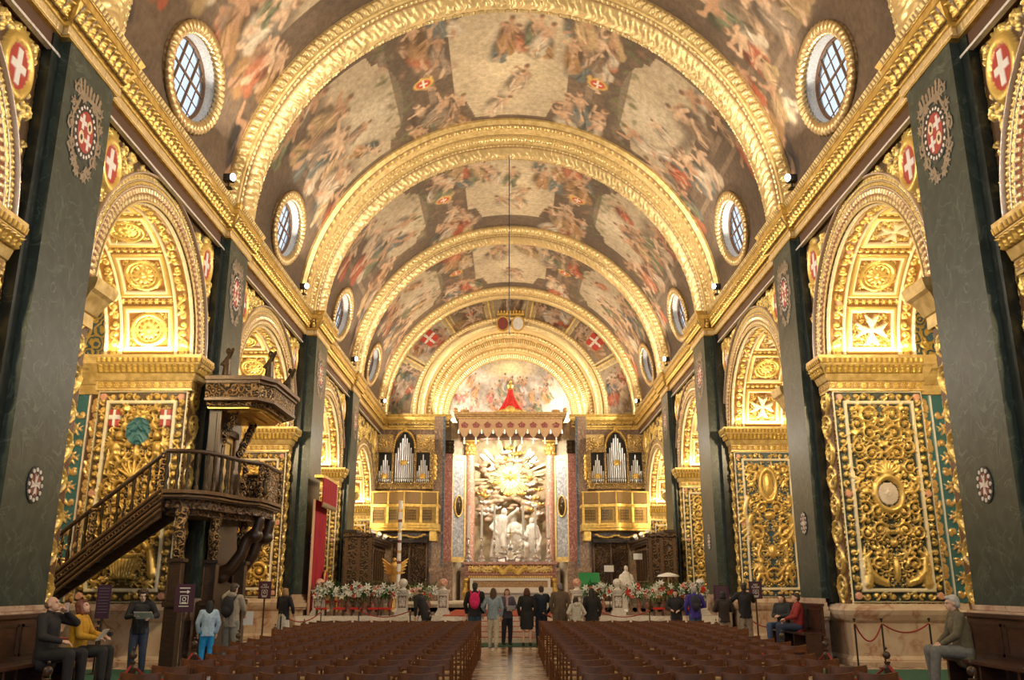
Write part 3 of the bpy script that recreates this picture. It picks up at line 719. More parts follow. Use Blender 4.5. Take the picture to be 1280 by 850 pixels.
# ---- strips on the nave face between pilaster and arch
def strip_between(s, y0, y1, zt, lab):
    if y1-y0 < .25: return
    h0 = 1.36
    o = straight_ribbon('carved_strip', (s*(WX-.01), y0, h0), (s*(WX-.01), y0, zt), (0, y1-y0, 0), (-s, 0, 0), pat_vine if y1-y0 > .7 else pat_scroll, .10, res=.035, nt=22, ground=(.13,.06,.025))
    tag(o, lab, 'carved strip', 'carved strips beside the pilasters')
for s in (-1, 1):
    sd = 'left' if s < 0 else 'right'
    for i in range(5):
        a, c, zi, rise = ARCH[i]
        if i > 0 and i < 5: strip_between(s, PIL[i][1]+.22, a-.03, zi-.86, f'narrow carved gold strip just past the {ORD[i-1]} green pilaster on the {sd}')
        nx = PIL[i+1][0] if i < 4 else YEND
        strip_between(s, c+.03, nx-.29, zi-.86, f'narrow carved gold strip before the {ORD[i] if i < 4 else "end"} pilaster on the {sd}')

# ---- green marble pilasters
def pilaster(s, i):
    a, c, X = PIL[i]; sd = 'left' if s < 0 else 'right'
    t = thing('marble_pilaster', f'tall green marble pilaster, {ORD[i-1] if i else "out-of-view"} one along the {sd} side of the nave', 'pilaster', (s*X, a, 0), group='green marble pilasters of the nave')
    loc = lambda x, y, z: (s*(x)-s*X, y-a, z)
    def bx(m, x0, x1, y0, y1, z0, z1):
        p, q = loc(x0, y0, z0), loc(x1, y1, z1); m.box([min(p[k], q[k]) for k in range(3)], [max(p[k], q[k]) for k in range(3)])
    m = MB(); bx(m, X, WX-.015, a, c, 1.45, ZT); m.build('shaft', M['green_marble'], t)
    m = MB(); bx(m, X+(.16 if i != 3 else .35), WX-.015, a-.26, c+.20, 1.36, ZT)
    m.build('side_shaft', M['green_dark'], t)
    m = MB(); P = [(X-.16, 0, .20), (X-.10, .20, .95), (X-.2, .95, 1.02), (X-.24, 1.02, 1.18), (X-.17, 1.18, 1.26), (X-.10, 1.26, 1.36), (X-.03, 1.36, 1.45)]
    for x0, z0, z1 in P: bx(m, x0, WX-.26, a-(X-x0)-.02, c+(X-x0)+.02, z0, z1)
    m.build('pedestal', M['pink_marble'], t, bevel=.012)
    # inlaid coat of arms near the top, small round cross medal lower down
    yc = (a+c)/2; e = np.linspace(0, 2*PI, 25)[:-1]
    def oval(m, cy, cz, ry, rz, x, th=.02, n=24):
        m.plate([(ry*math.cos(q), rz*math.sin(q)) for q in np.linspace(0, 2*PI, n+1)[:-1]], loc(x, cy, cz), (0, 1, 0), (0, 0, 1), th*s*-1)
    if i:
        r = Rel(1.25, 1.95, .017); cx, cz = .625, .92
        for e_ in (-1, 1):
            for (dx, dz, R_, d_) in ((.40, .62, .12, 1), (.50, .30, .11, -1), (.50, -.05, .12, 1), (.42, -.40, .12, -1), (.28, -.66, .11, 1), (.12, -.80, .09, -1), (.20, .58, .08, 1)): r.spiral(cx+e_*dx, cz+dz, R_, 1.3, dx*9, d_*e_, .030, .7)
            r.stroke([(cx+e_*.30, cz+.55), (cx+e_*.48, cz+.1), (cx+e_*.40, cz-.45), (cx+e_*.05, cz-.85)], .035, .02, .7)
        r.band(cx-.34, cz+.60, cx+.34, cz+.68, .8)
        for k in range(7): r.stroke([(cx+(k-3)*.11, cz+.68), (cx+(k-3)*.13, cz+.84+.05*(k % 2))], .035, .045, .8)
        r.disc(cx, cz, .40, .52, .4, 7)
        for k in range(22): q = 2*PI*k/22; r.disc(cx+.35*math.cos(q), cz+.46*math.sin(q), .032, .032, .8, 3)
        r.disc(cx, cz, .28, .38, .6, 2)
        for a_, b_ in ((-.12, .15), (.12, -.15)): r.band(cx+a_-.12, cz+b_-.03, cx+a_+.12, cz+b_+.03, .8, 3); r.band(cx+a_-.03, cz+b_-.14, cx+a_+.03, cz+b_+.14, .8, 3)
        for a_, b_ in ((.12, .15), (-.12, -.15)): r.disc(cx+a_, cz+b_, .09, .12, .7, 8); r.disc(cx+a_, cz+b_, .04, .06, .7, 7)
        kc = (r.h[:-1, :-1] > .05) | (r.h[1:, 1:] > .05)
        X_, Y_ = np.meshgrid(np.linspace(0, r.W, r.nx)*(c-a)/1.7, np.linspace(0, r.H, r.ny)); col_, _g = rel_colors(r.h, r.t, (.34,.25,.16), (.05,.05,.04))
        P_ = np.stack([-s*(.012+r.h*.012), (c-a)/2-.625*(c-a)/1.7+X_, 8.62+Y_], -1)
        grid_mesh('coat_of_arms', P_, M['inlay'], t, col_*.9, None, kc, smooth=False)
        g = thing('cross_medal', None, None, loc(X, yc, 3.3)); g.parent = t; zc = 3.3
        def sub2(m, nm, mat): o = m.build(nm, mat); o.parent = g; o.data.transform(Matrix.Translation(-Vector(loc(X, yc, 3.3)))); return o
        m = MB(); oval(m, yc, zc, .24, .30, X+.006, .02); sub2(m, 'dark_rim', M['black'])
        m = MB()
        for k in range(12): q = 2*PI*k/12; m.plate([(.035*math.cos(u), .035*math.sin(u)) for u in e[::3]], loc(X-.01, yc+.19*math.cos(q), zc+.24*math.sin(q)), (0, 1, 0), (0, 0, 1), -.02*s)
        cr = []
        for k in range(4):
            q = PI/2*k
            for rr, da in ((.03, -.5), (.15, -.35), (.11, 0), (.15, .35)): cr.append((rr*math.cos(q+da), rr*1.2*math.sin(q+da)))
        m.plate(cr, loc(X-.018, yc, zc), (0, 1, 0), (0, 0, 1), -.012*s); sub2(m, 'white_inlay', M['white_marble'])
        m = MB(); oval(m, yc, zc, .15, .19, X-.006, .014); sub2(m, 'red_field', M['red_inlay'])
M['inlay'] = attr_mat('stone_inlay', rough=.4, metal=0)
M['buff'] = simple('arms_buff', (.36,.26,.17), .5, noise=.4, scale=20)
M['red_inlay'] = simple('red_inlay', (.26,.06,.045), .4, noise=.3, scale=10)
for s in (-1, 1):
    for i in range(5): pilaster(s, i)

# ---- entablature: breaks forward over the pilasters
ENT = [(-.10, ZT-.02), (.02, ZT), (.03, ZT+.20), (.05, ZT+.22), (.06, ZT+.26), (.08, ZT+.28), (.24, ZT+.58), (.26, ZT+.60), (.26, ZT+.74), (.28, ZT+.75), (.34, ZT+.86), (.34, ZC+.04), (-.10, ZC+.04)]
for s, nm in ((-1, 'left'), (1, 'right')):
    path = [(s*(WX-.22), -7.9)]
    for a, c, X in PIL:
        path += [(s*(WX-.22), a-.1), (s*X, a-.1), (s*X, c+.1), (s*(WX-.22), c+.1)]
    path += [(s*(WX-.22), YEND)]
    p2 = path if s < 0 else path[::-1]
    st(sweep('trim_cornice_'+nm, p2, ENT, M['gold']))
    # dark brown architrave under it between the pilasters
    b = MB(); x0, x1 = sorted((s*(WX-.16), s*(WX+.02))); prev = -7.9
    for a, c, X in PIL+[(YEND, 0, 0)]:
        b.box((x0, prev, ZT-.30), (x1, a, ZT+.02)); prev = c
    st(b.build('trim_architrave_'+nm, simple('brown_architrave_'+nm, (.10,.045,.022), .5)))
    b = MB(); prev = -7.9; x0, x1 = sorted((s*(WX-.20), s*(WX-.1)))
    for a, c, X in PIL+[(YEND, 0, 0)]:
        b.box((x0, prev, ZT-.33), (x1, a, ZT-.28)); prev = c
    st(b.build('trim_fillet_'+nm, M['white_marble']))
    # carved rows on the cornice
    segs = []
    for (xa, ya), (xb, yb) in zip(path[:-1], path[1:]): segs.append(((xa, ya), (xb, yb)))
    for (xa, ya), (xb, yb) in segs:
        L_ = math.hypot(xb-xa, yb-ya)
        if L_ < .05 or max(ya, yb) < 8: continue
        d = Vector((xb-xa, yb-ya, 0))/L_
        n = Vector((-s, 0, 0)) if abs(d.y) > .5 else (Vector((0, -1, 0)) if abs(xb) < abs(xa) else Vector((0, 1, 0)))
        if n.y > 0: continue                                      # faces away down the nave, plain
        e = Vector((0, 0, 0))
        A = Vector((xa, ya, 0)); B = Vector((xb, yb, 0))
        ext = .1 if abs(d.y) > .5 and abs(abs(xa)-(WX-.22)) > .02 else 0
        A2, B2 = A-d*ext, B+d*ext
        for z0, o0, z1, o1, pat, dep, gc, gr in ((ZT+.03, .025, ZT+.19, .035, pat_flute, .02, (.86,.66,.34), (.50,.33,.14)), (ZT+.28, .085, ZT+.58, .245, pat_cleaf, .11, (.82,.54,.14), (.10,.05,.015)),
                                          (ZT+.76, .285, ZT+.86, .345, pat_dentil, .03, LGOLD, (.30,.18,.06))):
            o = straight_ribbon('trim_cornice_carving_'+nm, A2+n*o0+Vector((0, 0, z0)), B2+n*o0+Vector((0, 0, z0)), n*(o1-o0)+Vector((0, 0, z1-z0)), n*.75+Vector((0, 0, -.5 if dep > .08 else 0)), pat, dep, res=.03 if ya < 35 else .05, nt=14, gold=gc, ground=gr)
            st(o)

# ---- impost carving and spandrel shields
for s in (-1, 1):
    sd = 'left' if s < 0 else 'right'
    for i, (a, c, zi, rise) in enumerate(ARCH):
        for z0, z1, o0, o1, pat, dep in ((-.44, -.24, .17, .28, pat_cleaf, .08), (-.80, -.63, .065, .065, pat_rosettes, .03), (-.20, -.08, .31, .345, pat_dentil, .03)):
            st(straight_ribbon('trim_impost_carving', (s*(WX-o0), c-o0, zi+z0), (s*(JX), c-o0, zi+z0), (0, -(o1-o0), z1-z0), (0, -1, 0), pat, dep, res=.025, nt=12, gold=(.88,.62,.16), ground=(.42,.24,.06)))
            nx = PIL[i+1][0] if i < 4 else YEND
            st(straight_ribbon('trim_impost_carving', (s*(WX-o0), c-o0, zi+z0), (s*(WX-o0), min(c+.6, nx-.3), zi+z0), (-s*(o1-o0), 0, z1-z0), (-s, 0, 0), pat, dep, res=.03, nt=12, gold=(.85,.58,.15), ground=(.30,.16,.04)))
        if i == 0 and s < 0: pass
        k = .92 if i < 4 else .72; y0, y1, z0, z1 = max(a-.75, PIL[i][1]+.2), min(c+.75, (PIL[i+1][0] if i < 4 else YEND)-.28), zi+.35, ZT-.32
        W, H = y1-y0, z1-z0; r = Rel(W, H, .035); yc, ry = (a+c)/2, (c-a)/2
        for e in (-1, 1):
            cx = W/2+e*(W/2-.62) if W > 3 else W/2; cz = H-.75
            r.ring(cx, cz, .36, .48, .09, .95); r.disc(cx, cz, .28, .40, .5, 2); r.band(cx-.045, cz-.30, cx+.045, cz+.30, .6, 3); r.band(cx-.2, cz-.045, cx+.2, cz+.045, .6, 3)
            for q in range(-2, 3): r.stroke([(cx, cz+.5), (cx+.28*math.sin(q*.5), cz+.5+.24*math.cos(q*.5))], .05, .035, .9)
        r.fill(0, 0, W, H, .14, .26, .7, random.Random(i+9), 500); r.fill(0, 0, W, H, .07, .12, .6, random.Random(i+19), 500)
        Xc, Zc = np.meshgrid((np.arange(r.nx-1)+.5)*r.rx+y0, (np.arange(r.ny-1)+.5)*r.ry+z0)
        keep = ((Xc-yc)/(ry+.70*k))**2+((Zc-zi)/(rise+.70*k))**2 > 1
        X, Y = np.meshgrid(np.linspace(0, W, r.nx), np.linspace(0, H, r.ny)); h = r.h
        P = np.stack([s*(WX-.012-h*.12), y0+X, z0+Y], -1); col, g_ = rel_colors(r.h, r.t, GOLD, (.10,.055,.025))
        o = grid_mesh('spandrel_relief', P, M['relief'], None, col, g_, keep)
        tag(o, f'gilded scrolls with red shields around the head of the {BAYW[i]} chapel arch on the {sd}', 'relief panel', 'spandrel reliefs over the chapel arches')

# ---- floodlight fittings standing on the cornice
glow = simple('lamp_lens', (1.0,.95,.85), .4, emit=14)
for s in (-1, 1):
    for i, fy in enumerate(FLOOD_Y):
        if i == 0: continue
        t = thing('floodlight', f'small bright floodlight standing on the {"left" if s < 0 else "right"} cornice in the {BAYW[i]} bay', 'floodlight', (s*7.36, fy, ZC+.045), rz=0, group='floodlights on the cornice')
        m = MB(); m.box((-.10, -.10, 0), (.10, .10, .03)); m.box((-.02, -.02, .03), (.02, .02, .22)); m.box((-.13, -.09, .2), (.13, .09, .40)); m.build('housing', M['black'], t, bevel=.01)
        m = MB(); m.ball((-s*.12, -.06, .30), (.07, .10, .10), 12, 8); m.build('lens', glow, t, smooth=True)
# ================================================================== VAULT
# painted canvas of one bay: rows follow the arc (0 = left springing, pi = right springing), columns run away down the nave
class Paint:
    def __init__(s, ny, nx, L_, W): s.ny, s.nx, s.L, s.W = ny, nx, L_, W; s.c = np.zeros((ny, nx, 3)); s.sx, s.sy = W/(nx-1), L_/(ny-1)
    def blob(s, x, y, rx, ry, ang, col, al=1.0, soft=.35):
        R = max(rx, ry)*1.05; x0, x1 = max(0, int((x-R)/s.sx)), min(s.nx, int((x+R)/s.sx)+2); y0, y1 = max(0, int((y-R)/s.sy)), min(s.ny, int((y+R)/s.sy)+2)
        if x0 >= x1 or y0 >= y1: return
        X, Y = np.meshgrid(np.arange(x0, x1)*s.sx-x, np.arange(y0, y1)*s.sy-y); c, q = math.cos(ang), math.sin(ang); U, V = X*c+Y*q, -X*q+Y*c
        d = np.sqrt((U/rx)**2+(V/ry)**2); k = np.clip((1-d)/soft, 0, 1)[..., None]*al
        s.c[y0:y1, x0:x1] = s.c[y0:y1, x0:x1]*(1-k)+np.array(col)*k
    def line(s, pts, r0, r1, col, al=1.0):
        for (xa, ya), (xb, yb) in zip(pts[:-1], pts[1:]):
            n = max(2, int(math.hypot(xb-xa, yb-ya)/(r0*.6)))
            for k in range(n): f = k/n; s.blob(bl(xa, xb, f), bl(ya, yb, f), bl(r0, r1, f), bl(r0, r1, f), 0, col, al, .5)
    def poly(s, P, col, al=1.0):
        X, Y = np.meshgrid(np.arange(s.nx)*s.sx, np.arange(s.ny)*s.sy); ins = np.zeros(X.shape, bool); n = len(P)
        for i in range(n):
            xa, ya = P[i]; xb, yb = P[(i+1) % n]
            if ya == yb: continue
            ins ^= ((Y > min(ya, yb)) & (Y <= max(ya, yb)) & (X < (Y-ya)*(xb-xa)/(yb-ya)+xa))
        k = ins[..., None]*al; s.c = s.c*(1-k)+np.array(col)*k
SKIN = [(.56,.38,.25), (.48,.30,.19), (.64,.47,.33)]
CLOTH = [(.42,.12,.06), (.36,.22,.10), (.48,.36,.20), (.24,.17,.11), (.50,.42,.32), (.30,.24,.18), (.44,.17,.09), (.16,.18,.17), (.40,.30,.16), (.56,.50,.40), (.18,.20,.12)] or [(.55,.13,.07), (.62,.20,.10), (.20,.26,.30), (.58,.38,.14), (.55,.50,.42), (.30,.20,.13), (.66,.58,.46), (.20,.24,.14), (.45,.33,.22), (.68,.62,.55), (.14,.20,.24)]
def fig(p, x, y, S, up, rg, cloth=None, st_=1.0):
    """a painted draped figure; up = direction of its head in canvas space, st_ lengthens it along the vault"""
    ux, uy = math.cos(up), math.sin(up); px, py = -uy, ux
    q = lambda a, b: (x+(px*a*S+ux*b*S)*st_, y+py*a*S+uy*b*S)
    def bl_(c_, r1, r2, ang, col, al, so=.4): p.blob(c_[0], c_[1], r1*S*(1+(st_-1)*abs(math.cos(ang))), r2*S*(1+(st_-1)*abs(math.sin(ang))), ang, col, al, so)
    cl = cloth or rg.choice(CLOTH); sk = rg.choice(SKIN); dk = tuple(v*.35 for v in cl); lt = tuple(min(1, v*1.35+.06) for v in cl)
    a0 = rg.uniform(-.5, .5); lean = rg.uniform(-.35, .35)
    bl_(q(.05, -.05), .52, .34, up+a0, (.10,.07,.05), .55, .8); bl_(q(rg.uniform(-.1, .1), .05), .34, .27, up+a0, dk, .85); bl_(q(.02+lean*.2, -.18), .40, .24, up+a0*.6, cl, .95, .5)
    p.line([q(-.05, .0), q(.16*lean*3, -.30), q(.1, -.50)], .10*S, .06*S, sk, .9); p.line([q(-.1, -.1), q(-.2, -.35), q(-.15, -.5)], .13*S, .07*S, cl, .9)
    bl_(q(lean*.3, .20), .22, .15, up+lean, sk, .95, .5); bl_(q(lean*.3+.05, .16), .16, .06, up+lean, tuple(v*.6 for v in sk), .6, .7)
    p.line([q(lean*.3+.08, .28), q(.24, .30+rg.uniform(-.15, .15)), q(.30, .36+rg.uniform(-.2, .2))], .07*S, .045*S, sk, .9)
    p.line([q(lean*.3-.1, .28), q(-.24, .16)], .07*S, .05*S, sk, .9)
    for k_ in range(4): bl_(q(rg.uniform(-.16, .16), rg.uniform(-.4, .1)), .24, .035, up+a0+rg.uniform(-.5, .5), lt if k_ % 2 else dk, .75, .7)
    h_ = q(lean*.45, .46); bl_(h_, .10, .09, up, sk, 1, .4); bl_((h_[0]+ux*.05*S*st_, h_[1]+uy*.05*S), .09, .085, up, (.16,.10,.06), .85, .6)
def paint_bay(i, L_, W, ny, nx):
    rg = random.Random(100+i); rn = np.random.default_rng(40+i); p = Paint(ny, nx, L_, W); c = W/2
    dark, mid, sky = (.13,.095,.065), (.28,.21,.145), (.56,.48,.34)
    p.c[:] = dark; n1 = vnoise(ny, nx, 7, 5, rn)[..., None]; p.c = p.c*(.6+1.1*n1)
    A = lambda deg: L_*deg/180
    # painted stone architecture
    for d in (27, 32, 148, 153): p.poly([(0, A(d)), (W, A(d)), (W, A(d+1.6)), (0, A(d+1.6))], mid, .7)
    for d0, d1 in ((66, 72), (108, 114)):
        for e in (.25, W-.75): p.poly([(e, A(d0)), (e+.5, A(d0)), (e+.5, A(d1)), (e, A(d1))], (.42,.33,.25), .7)
        p.poly([(.6, A((d0+d1)/2-1)), (W-.6, A((d0+d1)/2-1)), (W-.6, A((d0+d1)/2+1)), (.6, A((d0+d1)/2+1))], (.30,.23,.17), .8)
    # open skies: centre field with a notched frame, two side fields with an arched head
    hw = W*.31; c = W/2-.35
    p.poly([(c-hw, A(75)), (c+hw*.6, A(75)), (c+hw*.6, A(78)), (c+hw, A(80)), (c+hw, A(100)), (c+hw*.6, A(102)), (c+hw*.6, A(105)), (c-hw, A(105)), (c-hw*1.15, A(98)), (c-hw*1.15, A(82))], sky, .95)
    for sgn in (1, -1):
        f = lambda d: A(90-sgn*(90-d))
        pts = [(c-hw, f(37)), (c-hw, f(54)), (c-hw*.8, f(55)), (c-hw*.8, f(56.5))]+[(c-hw*.72*math.cos(t), f(56.5+4.5*math.sin(t))) for t in np.linspace(0, PI, 9)]+[(c+hw*.8, f(56.5)), (c+hw*.8, f(55)), (c+hw, f(54)), (c+hw, f(37))]
        p.poly(pts, (.50,.43,.31), .92)
        p.blob(c+.3, f(50), 1.7, 2.0, 0, (.62,.56,.43), .8, .8)
    p.blob(c, A(90), hw*.9, A(11), 0, (.74,.65,.46), .8, .8)
    for _ in range(60):
        d = rg.choice((rg.uniform(36, 60), rg.uniform(120, 144), rg.uniform(78, 102))); v = rg.uniform(.40, .62)
        p.blob(c+rg.uniform(-hw, hw), A(d), rg.uniform(.25, .8), rg.uniform(.12, .35), rg.uniform(-.5, .5), (v, v*.88, v*.70), .35, .9)
    for e_ in (0, W-.9): p.poly([(e_, A(56)), (e_+.9, A(56)), (e_+.9, A(124)), (e_, A(124))], (.15,.115,.085), .9)
    for sgn in (1, -1):
        f = lambda d: A(90-sgn*(90-d)); p.poly([(0, f(59)), (W, f(59)), (W, f(64)), (0, f(64))], (.13,.10,.07), .75)
        for q_ in range(30): p.blob(rg.uniform(0, W), f(rg.uniform(57, 78)), rg.uniform(.2, .5), rg.uniform(.12, .3), rg.uniform(-1, 1), (.25+.1*rg.random(), .20, .13), .5, .8)
    # figures. Left half heads point up the arc (+y), right half the other way; centre heads face away from the viewer
    for sgn in (1, -1):
        f = lambda d: A(90-sgn*(90-d)); up = PI/2*sgn
        for _ in range(24): p.blob(c+rg.uniform(-hw, hw), f(rg.uniform(29, 42)), rg.uniform(.5, 1.3), rg.uniform(.3, .8), rg.uniform(-.6, .6), (.14,.10,.07), .6, .8)
        for _ in range(17): fig(p, c+rg.uniform(-hw*1.15, hw*1.15), f(rg.uniform(28, 42)), rg.uniform(1.4, 2.3), up+rg.uniform(-.6, .6), rg)
        for _ in range(3): fig(p, c+rg.uniform(-hw*.7, hw*.7), f(rg.uniform(45, 53)), rg.uniform(1.1, 1.9), up+rg.uniform(-1, 1), rg)
        for _ in range(22): fig(p, rg.choice((rg.uniform(1.1, 3.6), rg.uniform(W-3.4, W-1.1))), f(rg.uniform(63, 75)), rg.uniform(1.1, 1.6), PI+rg.uniform(-.7, .7), rg, None, 1.6)
        fig(p, c, f(68), 1.0, 0, rg, (.72,.5,.15)); p.blob(c-.1, f(67), .34, .42, 0, (.70,.48,.14), .95, .2); p.blob(c-.1, f(67), .25, .31, 0, (.58,.10,.05), 1, .2)
        p.poly([(c-.35, f(66.8)), (c+.15, f(66.8)), (c+.15, f(67.3)), (c-.35, f(67.3))], (.85,.8,.72)); p.poly([(c-.14, f(65.9)), (c-.05, f(65.9)), (c-.05, f(68.2)), (c-.14, f(68.2))], (.85,.8,.72))
        # lone dark and pale figures standing beside the windows
        fig(p, W*.10, f(16), 2.2, up, rg, (.06,.05,.045)); fig(p, W*.90, f(15), 2.2, up, rg, (.30,.22,.16) if i % 2 else (.06,.05,.05))
        for e in (.2, W-.2): p.line([(e, f(4)), (e, f(26))], .16, .12, (.50,.41,.30), .7)
        for k in range(26): p.blob(c+hw*rg.uniform(-1, 1), f(rg.uniform(55, 62)), .22, .14, rg.uniform(0, 3), (.16,.17,.08), .6, .6)
        for _ in range(10): fig(p, rg.choice((rg.uniform(.7, 2.2), rg.uniform(W-2.2, W-.7))), f(rg.uniform(20, 33)), rg.uniform(1.2, 1.9), up+rg.uniform(-.4, .4), rg)
    for _ in range(7): fig(p, c+rg.uniform(-hw*.9, -hw*.4), A(rg.uniform(79, 101)), rg.uniform(.9, 1.3), PI+rg.uniform(-.5, .5), rg, None, 1.7)
    for _ in range(3): fig(p, c+rg.uniform(.1, hw*.8), A(90+rg.uniform(-7, 7)), 1.2, PI+rg.uniform(-1, 1), rg, (.60,.50,.36), 1.6)
    k = vnoise(ny, nx, 60, 4, rn)[..., None]; k2 = vnoise(ny, nx, 12, 4, rn)[..., None]
    return np.clip(p.c*np.array((1.02,.96,.86))*(.70+.12*k+.46*k2), 0, 1)
# windows: centre y, angle on the arc
WIN = [(9.4, 14.3), (18.9, 14.3), (28.2, 14.3), (38.2, 14.3), (47.6, 14.3)]
WRY, WRA = 1.32, .92                     # half sizes: along the nave, along the arc
edges = [-8.0]+[(a+c)/2 for a, c, X in PIL]+[YEND]
def vpt(th, y, r): return (-r*math.cos(th), y, VZ+r*math.sin(th))
for i in range(6):
    y0, y1 = edges[i], edges[i+1]
    if i == 0:
        b = MB(); n = 40
        vs = [vpt(PI*k/n, y, VR+d) for y in (y0, y1) for k in range(n+1) for d in (0, .3)]
        fs = [(2*k, 2*k+2, 2*(n+1)+2*k+2, 2*(n+1)+2*k) for k in range(n)]+[(2*k+1, 2*(n+1)+2*k+1, 2*(n+1)+2*k+3, 2*k+3) for k in range(n)]
        b.add(vs, fs); st(b.build('ceiling_vault_rear', M['stone'])); continue
    L_, W = PI*VR, y1-y0; near = i <= 3
    ny, nx = (620, 230) if near else (420, 130)
    col = paint_bay(i, L_, W, ny, nx)
    th = np.linspace(0, PI, ny)[:, None]; yy = np.linspace(y0, y1, nx)[None]
    P = np.stack([-VR*np.cos(th)+0*yy, yy+0*th, VZ+VR*np.sin(th)+0*yy], -1)
    thc = (th[:-1]+th[1:])/2; yc = (yy[:, :-1]+yy[:, 1:])/2; keep = np.ones((ny-1, nx-1), bool); wy, wa = WIN[i-1]
    for a in (wa, 180-wa): keep &= ((yc-wy)/WRY)**2+((thc-math.radians(a))*VR/WRA)**2 > 1
    v = grid_mesh('ceiling_vault_%d' % i, P, M['paint'], None, col, None, keep, flip=True); st(v)

# ---- oval windows with wreath frames
def oval_window(i, s):
    wy, wa = WIN[i]; th = math.radians(wa); sd = 'left' if s < 0 else 'right'
    cx, cz = s*VR*math.cos(th), VZ+VR*math.sin(th)
    nrm = Vector((-s*math.cos(th), 0, -math.sin(th))); tan = Vector((-s*math.sin(th), 0, math.cos(th))); ydir = Vector((0, 1, 0)); C0 = Vector((cx, wy, cz))
    t = thing('window_%d' % (i*2+(1 if s < 0 else 2)), None, None, C0); t['kind'] = 'structure'
    def q(a, rr, dep, ky=1.0, ka=1.0): return ydir*(WRY*rr*ky*math.cos(a))+tan*(WRA*rr*ka*math.sin(a))-Vector((-s, 0, 0))*dep
    n = 40
    # splayed white reveal going straight out through the wall
    m = MB(); vs = []; 
    for rr, dep in ((1.03, -.02), (.95, .34)):
        vs += [q(2*PI*k/n, rr, dep) for k in range(n)]
    for rr, dep in ((1.10, -.0), (1.02, .38)): vs += [q(2*PI*k/n, rr+.06, dep+.05) for k in range(n)]
    fs = []
    for k in range(n):
        j = (k+1) % n; fs += [(k, j, n+j, n+k), (2*n+k, 3*n+k, 3*n+j, 2*n+j), (k, 2*n+k, 2*n+j, j), (n+k, n+j, 3*n+j, 3*n+k)]
    m.add(vs, fs); m.build('window_reveal', M['plaster'], t, smooth=True)
    # glass and bars
    m = MB(); ra = WRA*.9; gp = [q(2*PI*k/n, .98, .28) for k in range(n)]
    m.add(gp+[g+Vector((s*.02, 0, 0)) for g in gp], [tuple(range(n)), tuple(range(2*n-1, n-1, -1))]); m.build('window_pane', M['glass'], t)
    m = MB(); ex = q(0, 0, .25)
    e1, e2 = ydir, tan; a, b_ = WRY*.9, WRA*.9
    for u, thick in [(-.66*a, .018), (-.33*a, .035), (0, .018), (.33*a, .035), (.66*a, .018)]:
        h_ = b_*math.sqrt(1-(u/a)**2); m.tube([ex+e1*u-e2*h_, ex+e1*u+e2*h_], thick, 6)
    for v_, thick in ((-.6*b_, .015), (-.2*b_, .015), (.2*b_, .035), (.6*b_, .015)):
        h_ = a*math.sqrt(1-(v_/b_)**2); m.tube([ex+e2*v_-e1*h_, ex+e2*v_+e1*h_], thick, 6)
    m.tube([q(2*PI*k/n, .95, .26) for k in range(n+1)], .05, 6, cap=False); m.build('window_bars', M['lead'], t)
    # gilded wreath
    Rm = 1.16
    def fn(S, T, H):
        a_ = S*2*PI; out = np.array(nrm); ty = np.array(ydir); ta = np.array(tan)
        ph = T*2*PI; w_ = .13+H*.9
        ry, ra_ = WRY*1.0+.17, WRA*1.0+.17
        ca, sa = np.cos(a_), np.sin(a_)
        cen = ca[..., None]*ty*ry+sa[..., None]*ta*ra_; rad = ca[..., None]*ty+sa[..., None]*ta
        return cen+rad*(w_*np.cos(ph))[..., None]+out*(w_*.75*np.sin(ph)+.05)[..., None]
    def pat(S, T, W_): u = (S*46+np.sin(T*2*PI)*.5) % 1; return np.sqrt(np.clip(1-(2*u-1)**2, 0, 1))
    ribbon('wreath_frame', fn, 1.0, 1.0, pat, .07, 420, 14, parent=t, gold=(.66,.47,.22), ground=(.30,.18,.07))
for i in range(5):
    for s in (-1, 1): oval_window(i, s)

# ---- transverse ribs
def rib(i, yc, w_, lab, r_in=VR-.38):
    t = thing('trim_vault_rib_%d' % i, None, None, (0, yc, VZ)); t['kind'] = 'structure'
    b = MB(); n = 72; vs = []
    prof = [(-w_/2, VR+.05), (-w_/2, VR-.10), (-w_/2+.05, VR-.16), (-w_/2+.10, VR-.18), (-w_/2+.14, r_in+.04), (-w_/2+.22, r_in), (w_/2-.22, r_in), (w_/2-.14, r_in+.04), (w_/2-.10, VR-.18), (w_/2-.05, VR-.16), (w_/2, VR-.10), (w_/2, VR+.05)]
    m = len(prof)
    for k in range(n+1):
        th = PI*k/n
        for y, r in prof: vs.append((-r*math.cos(th), y, r*math.sin(th)))
    fs = [(k*m+j, k*m+(j+1) % m, (k+1)*m+(j+1) % m, (k+1)*m+j) for k in range(n) for j in range(m)]
    b.add(vs, fs); b.build('rib_body', M['lgold'], t)
    bands = [(-w_/2+.20, .16, r_in-.01, 0, pat_bead if i else pat_leaf, .04), (-w_/2+.40, w_-.80, r_in-.01, 0, pat_garland, .2), (w_/2-.36, .16, r_in-.01, 0, pat_leaf, .05)]
    for y0, wd, r, _, pat, dep in bands:
        def fn(S, T, H, y0=y0, wd=wd, r=r):
            th = S/r; rr = r-H; return np.stack([-rr*np.cos(th), y0+wd*T, rr*np.sin(th)], -1)
        ribbon('garland_band' if dep > .1 else 'leaf_band', fn, PI*r, wd, pat, dep, 520, 12, parent=t, gold=(.88,.67,.31), ground=(.30,.16,.055))  # brown ground colours the gaps between leaves as crevice shade
    # face towards the camera: row of small leaves / egg and dart
    def fn2(S, T, H):
        th = S/VR; rr = VR-.04-(.38-.08)*T; y = -w_/2-.01+.20*T; return np.stack([-rr*np.cos(th), y-H, rr*np.sin(th)], -1)
    ribbon('egg_band', fn2, PI*VR, .3, pat_egg, .07, 900, 9, parent=t, gold=(.82,.60,.26), ground=(.40,.24,.10))
    return t
for i in range(1, 5):
    a, c, X = PIL[i]
    rib(i, (a+c)/2+(.15 if i == 3 else .05), 1.75, '')
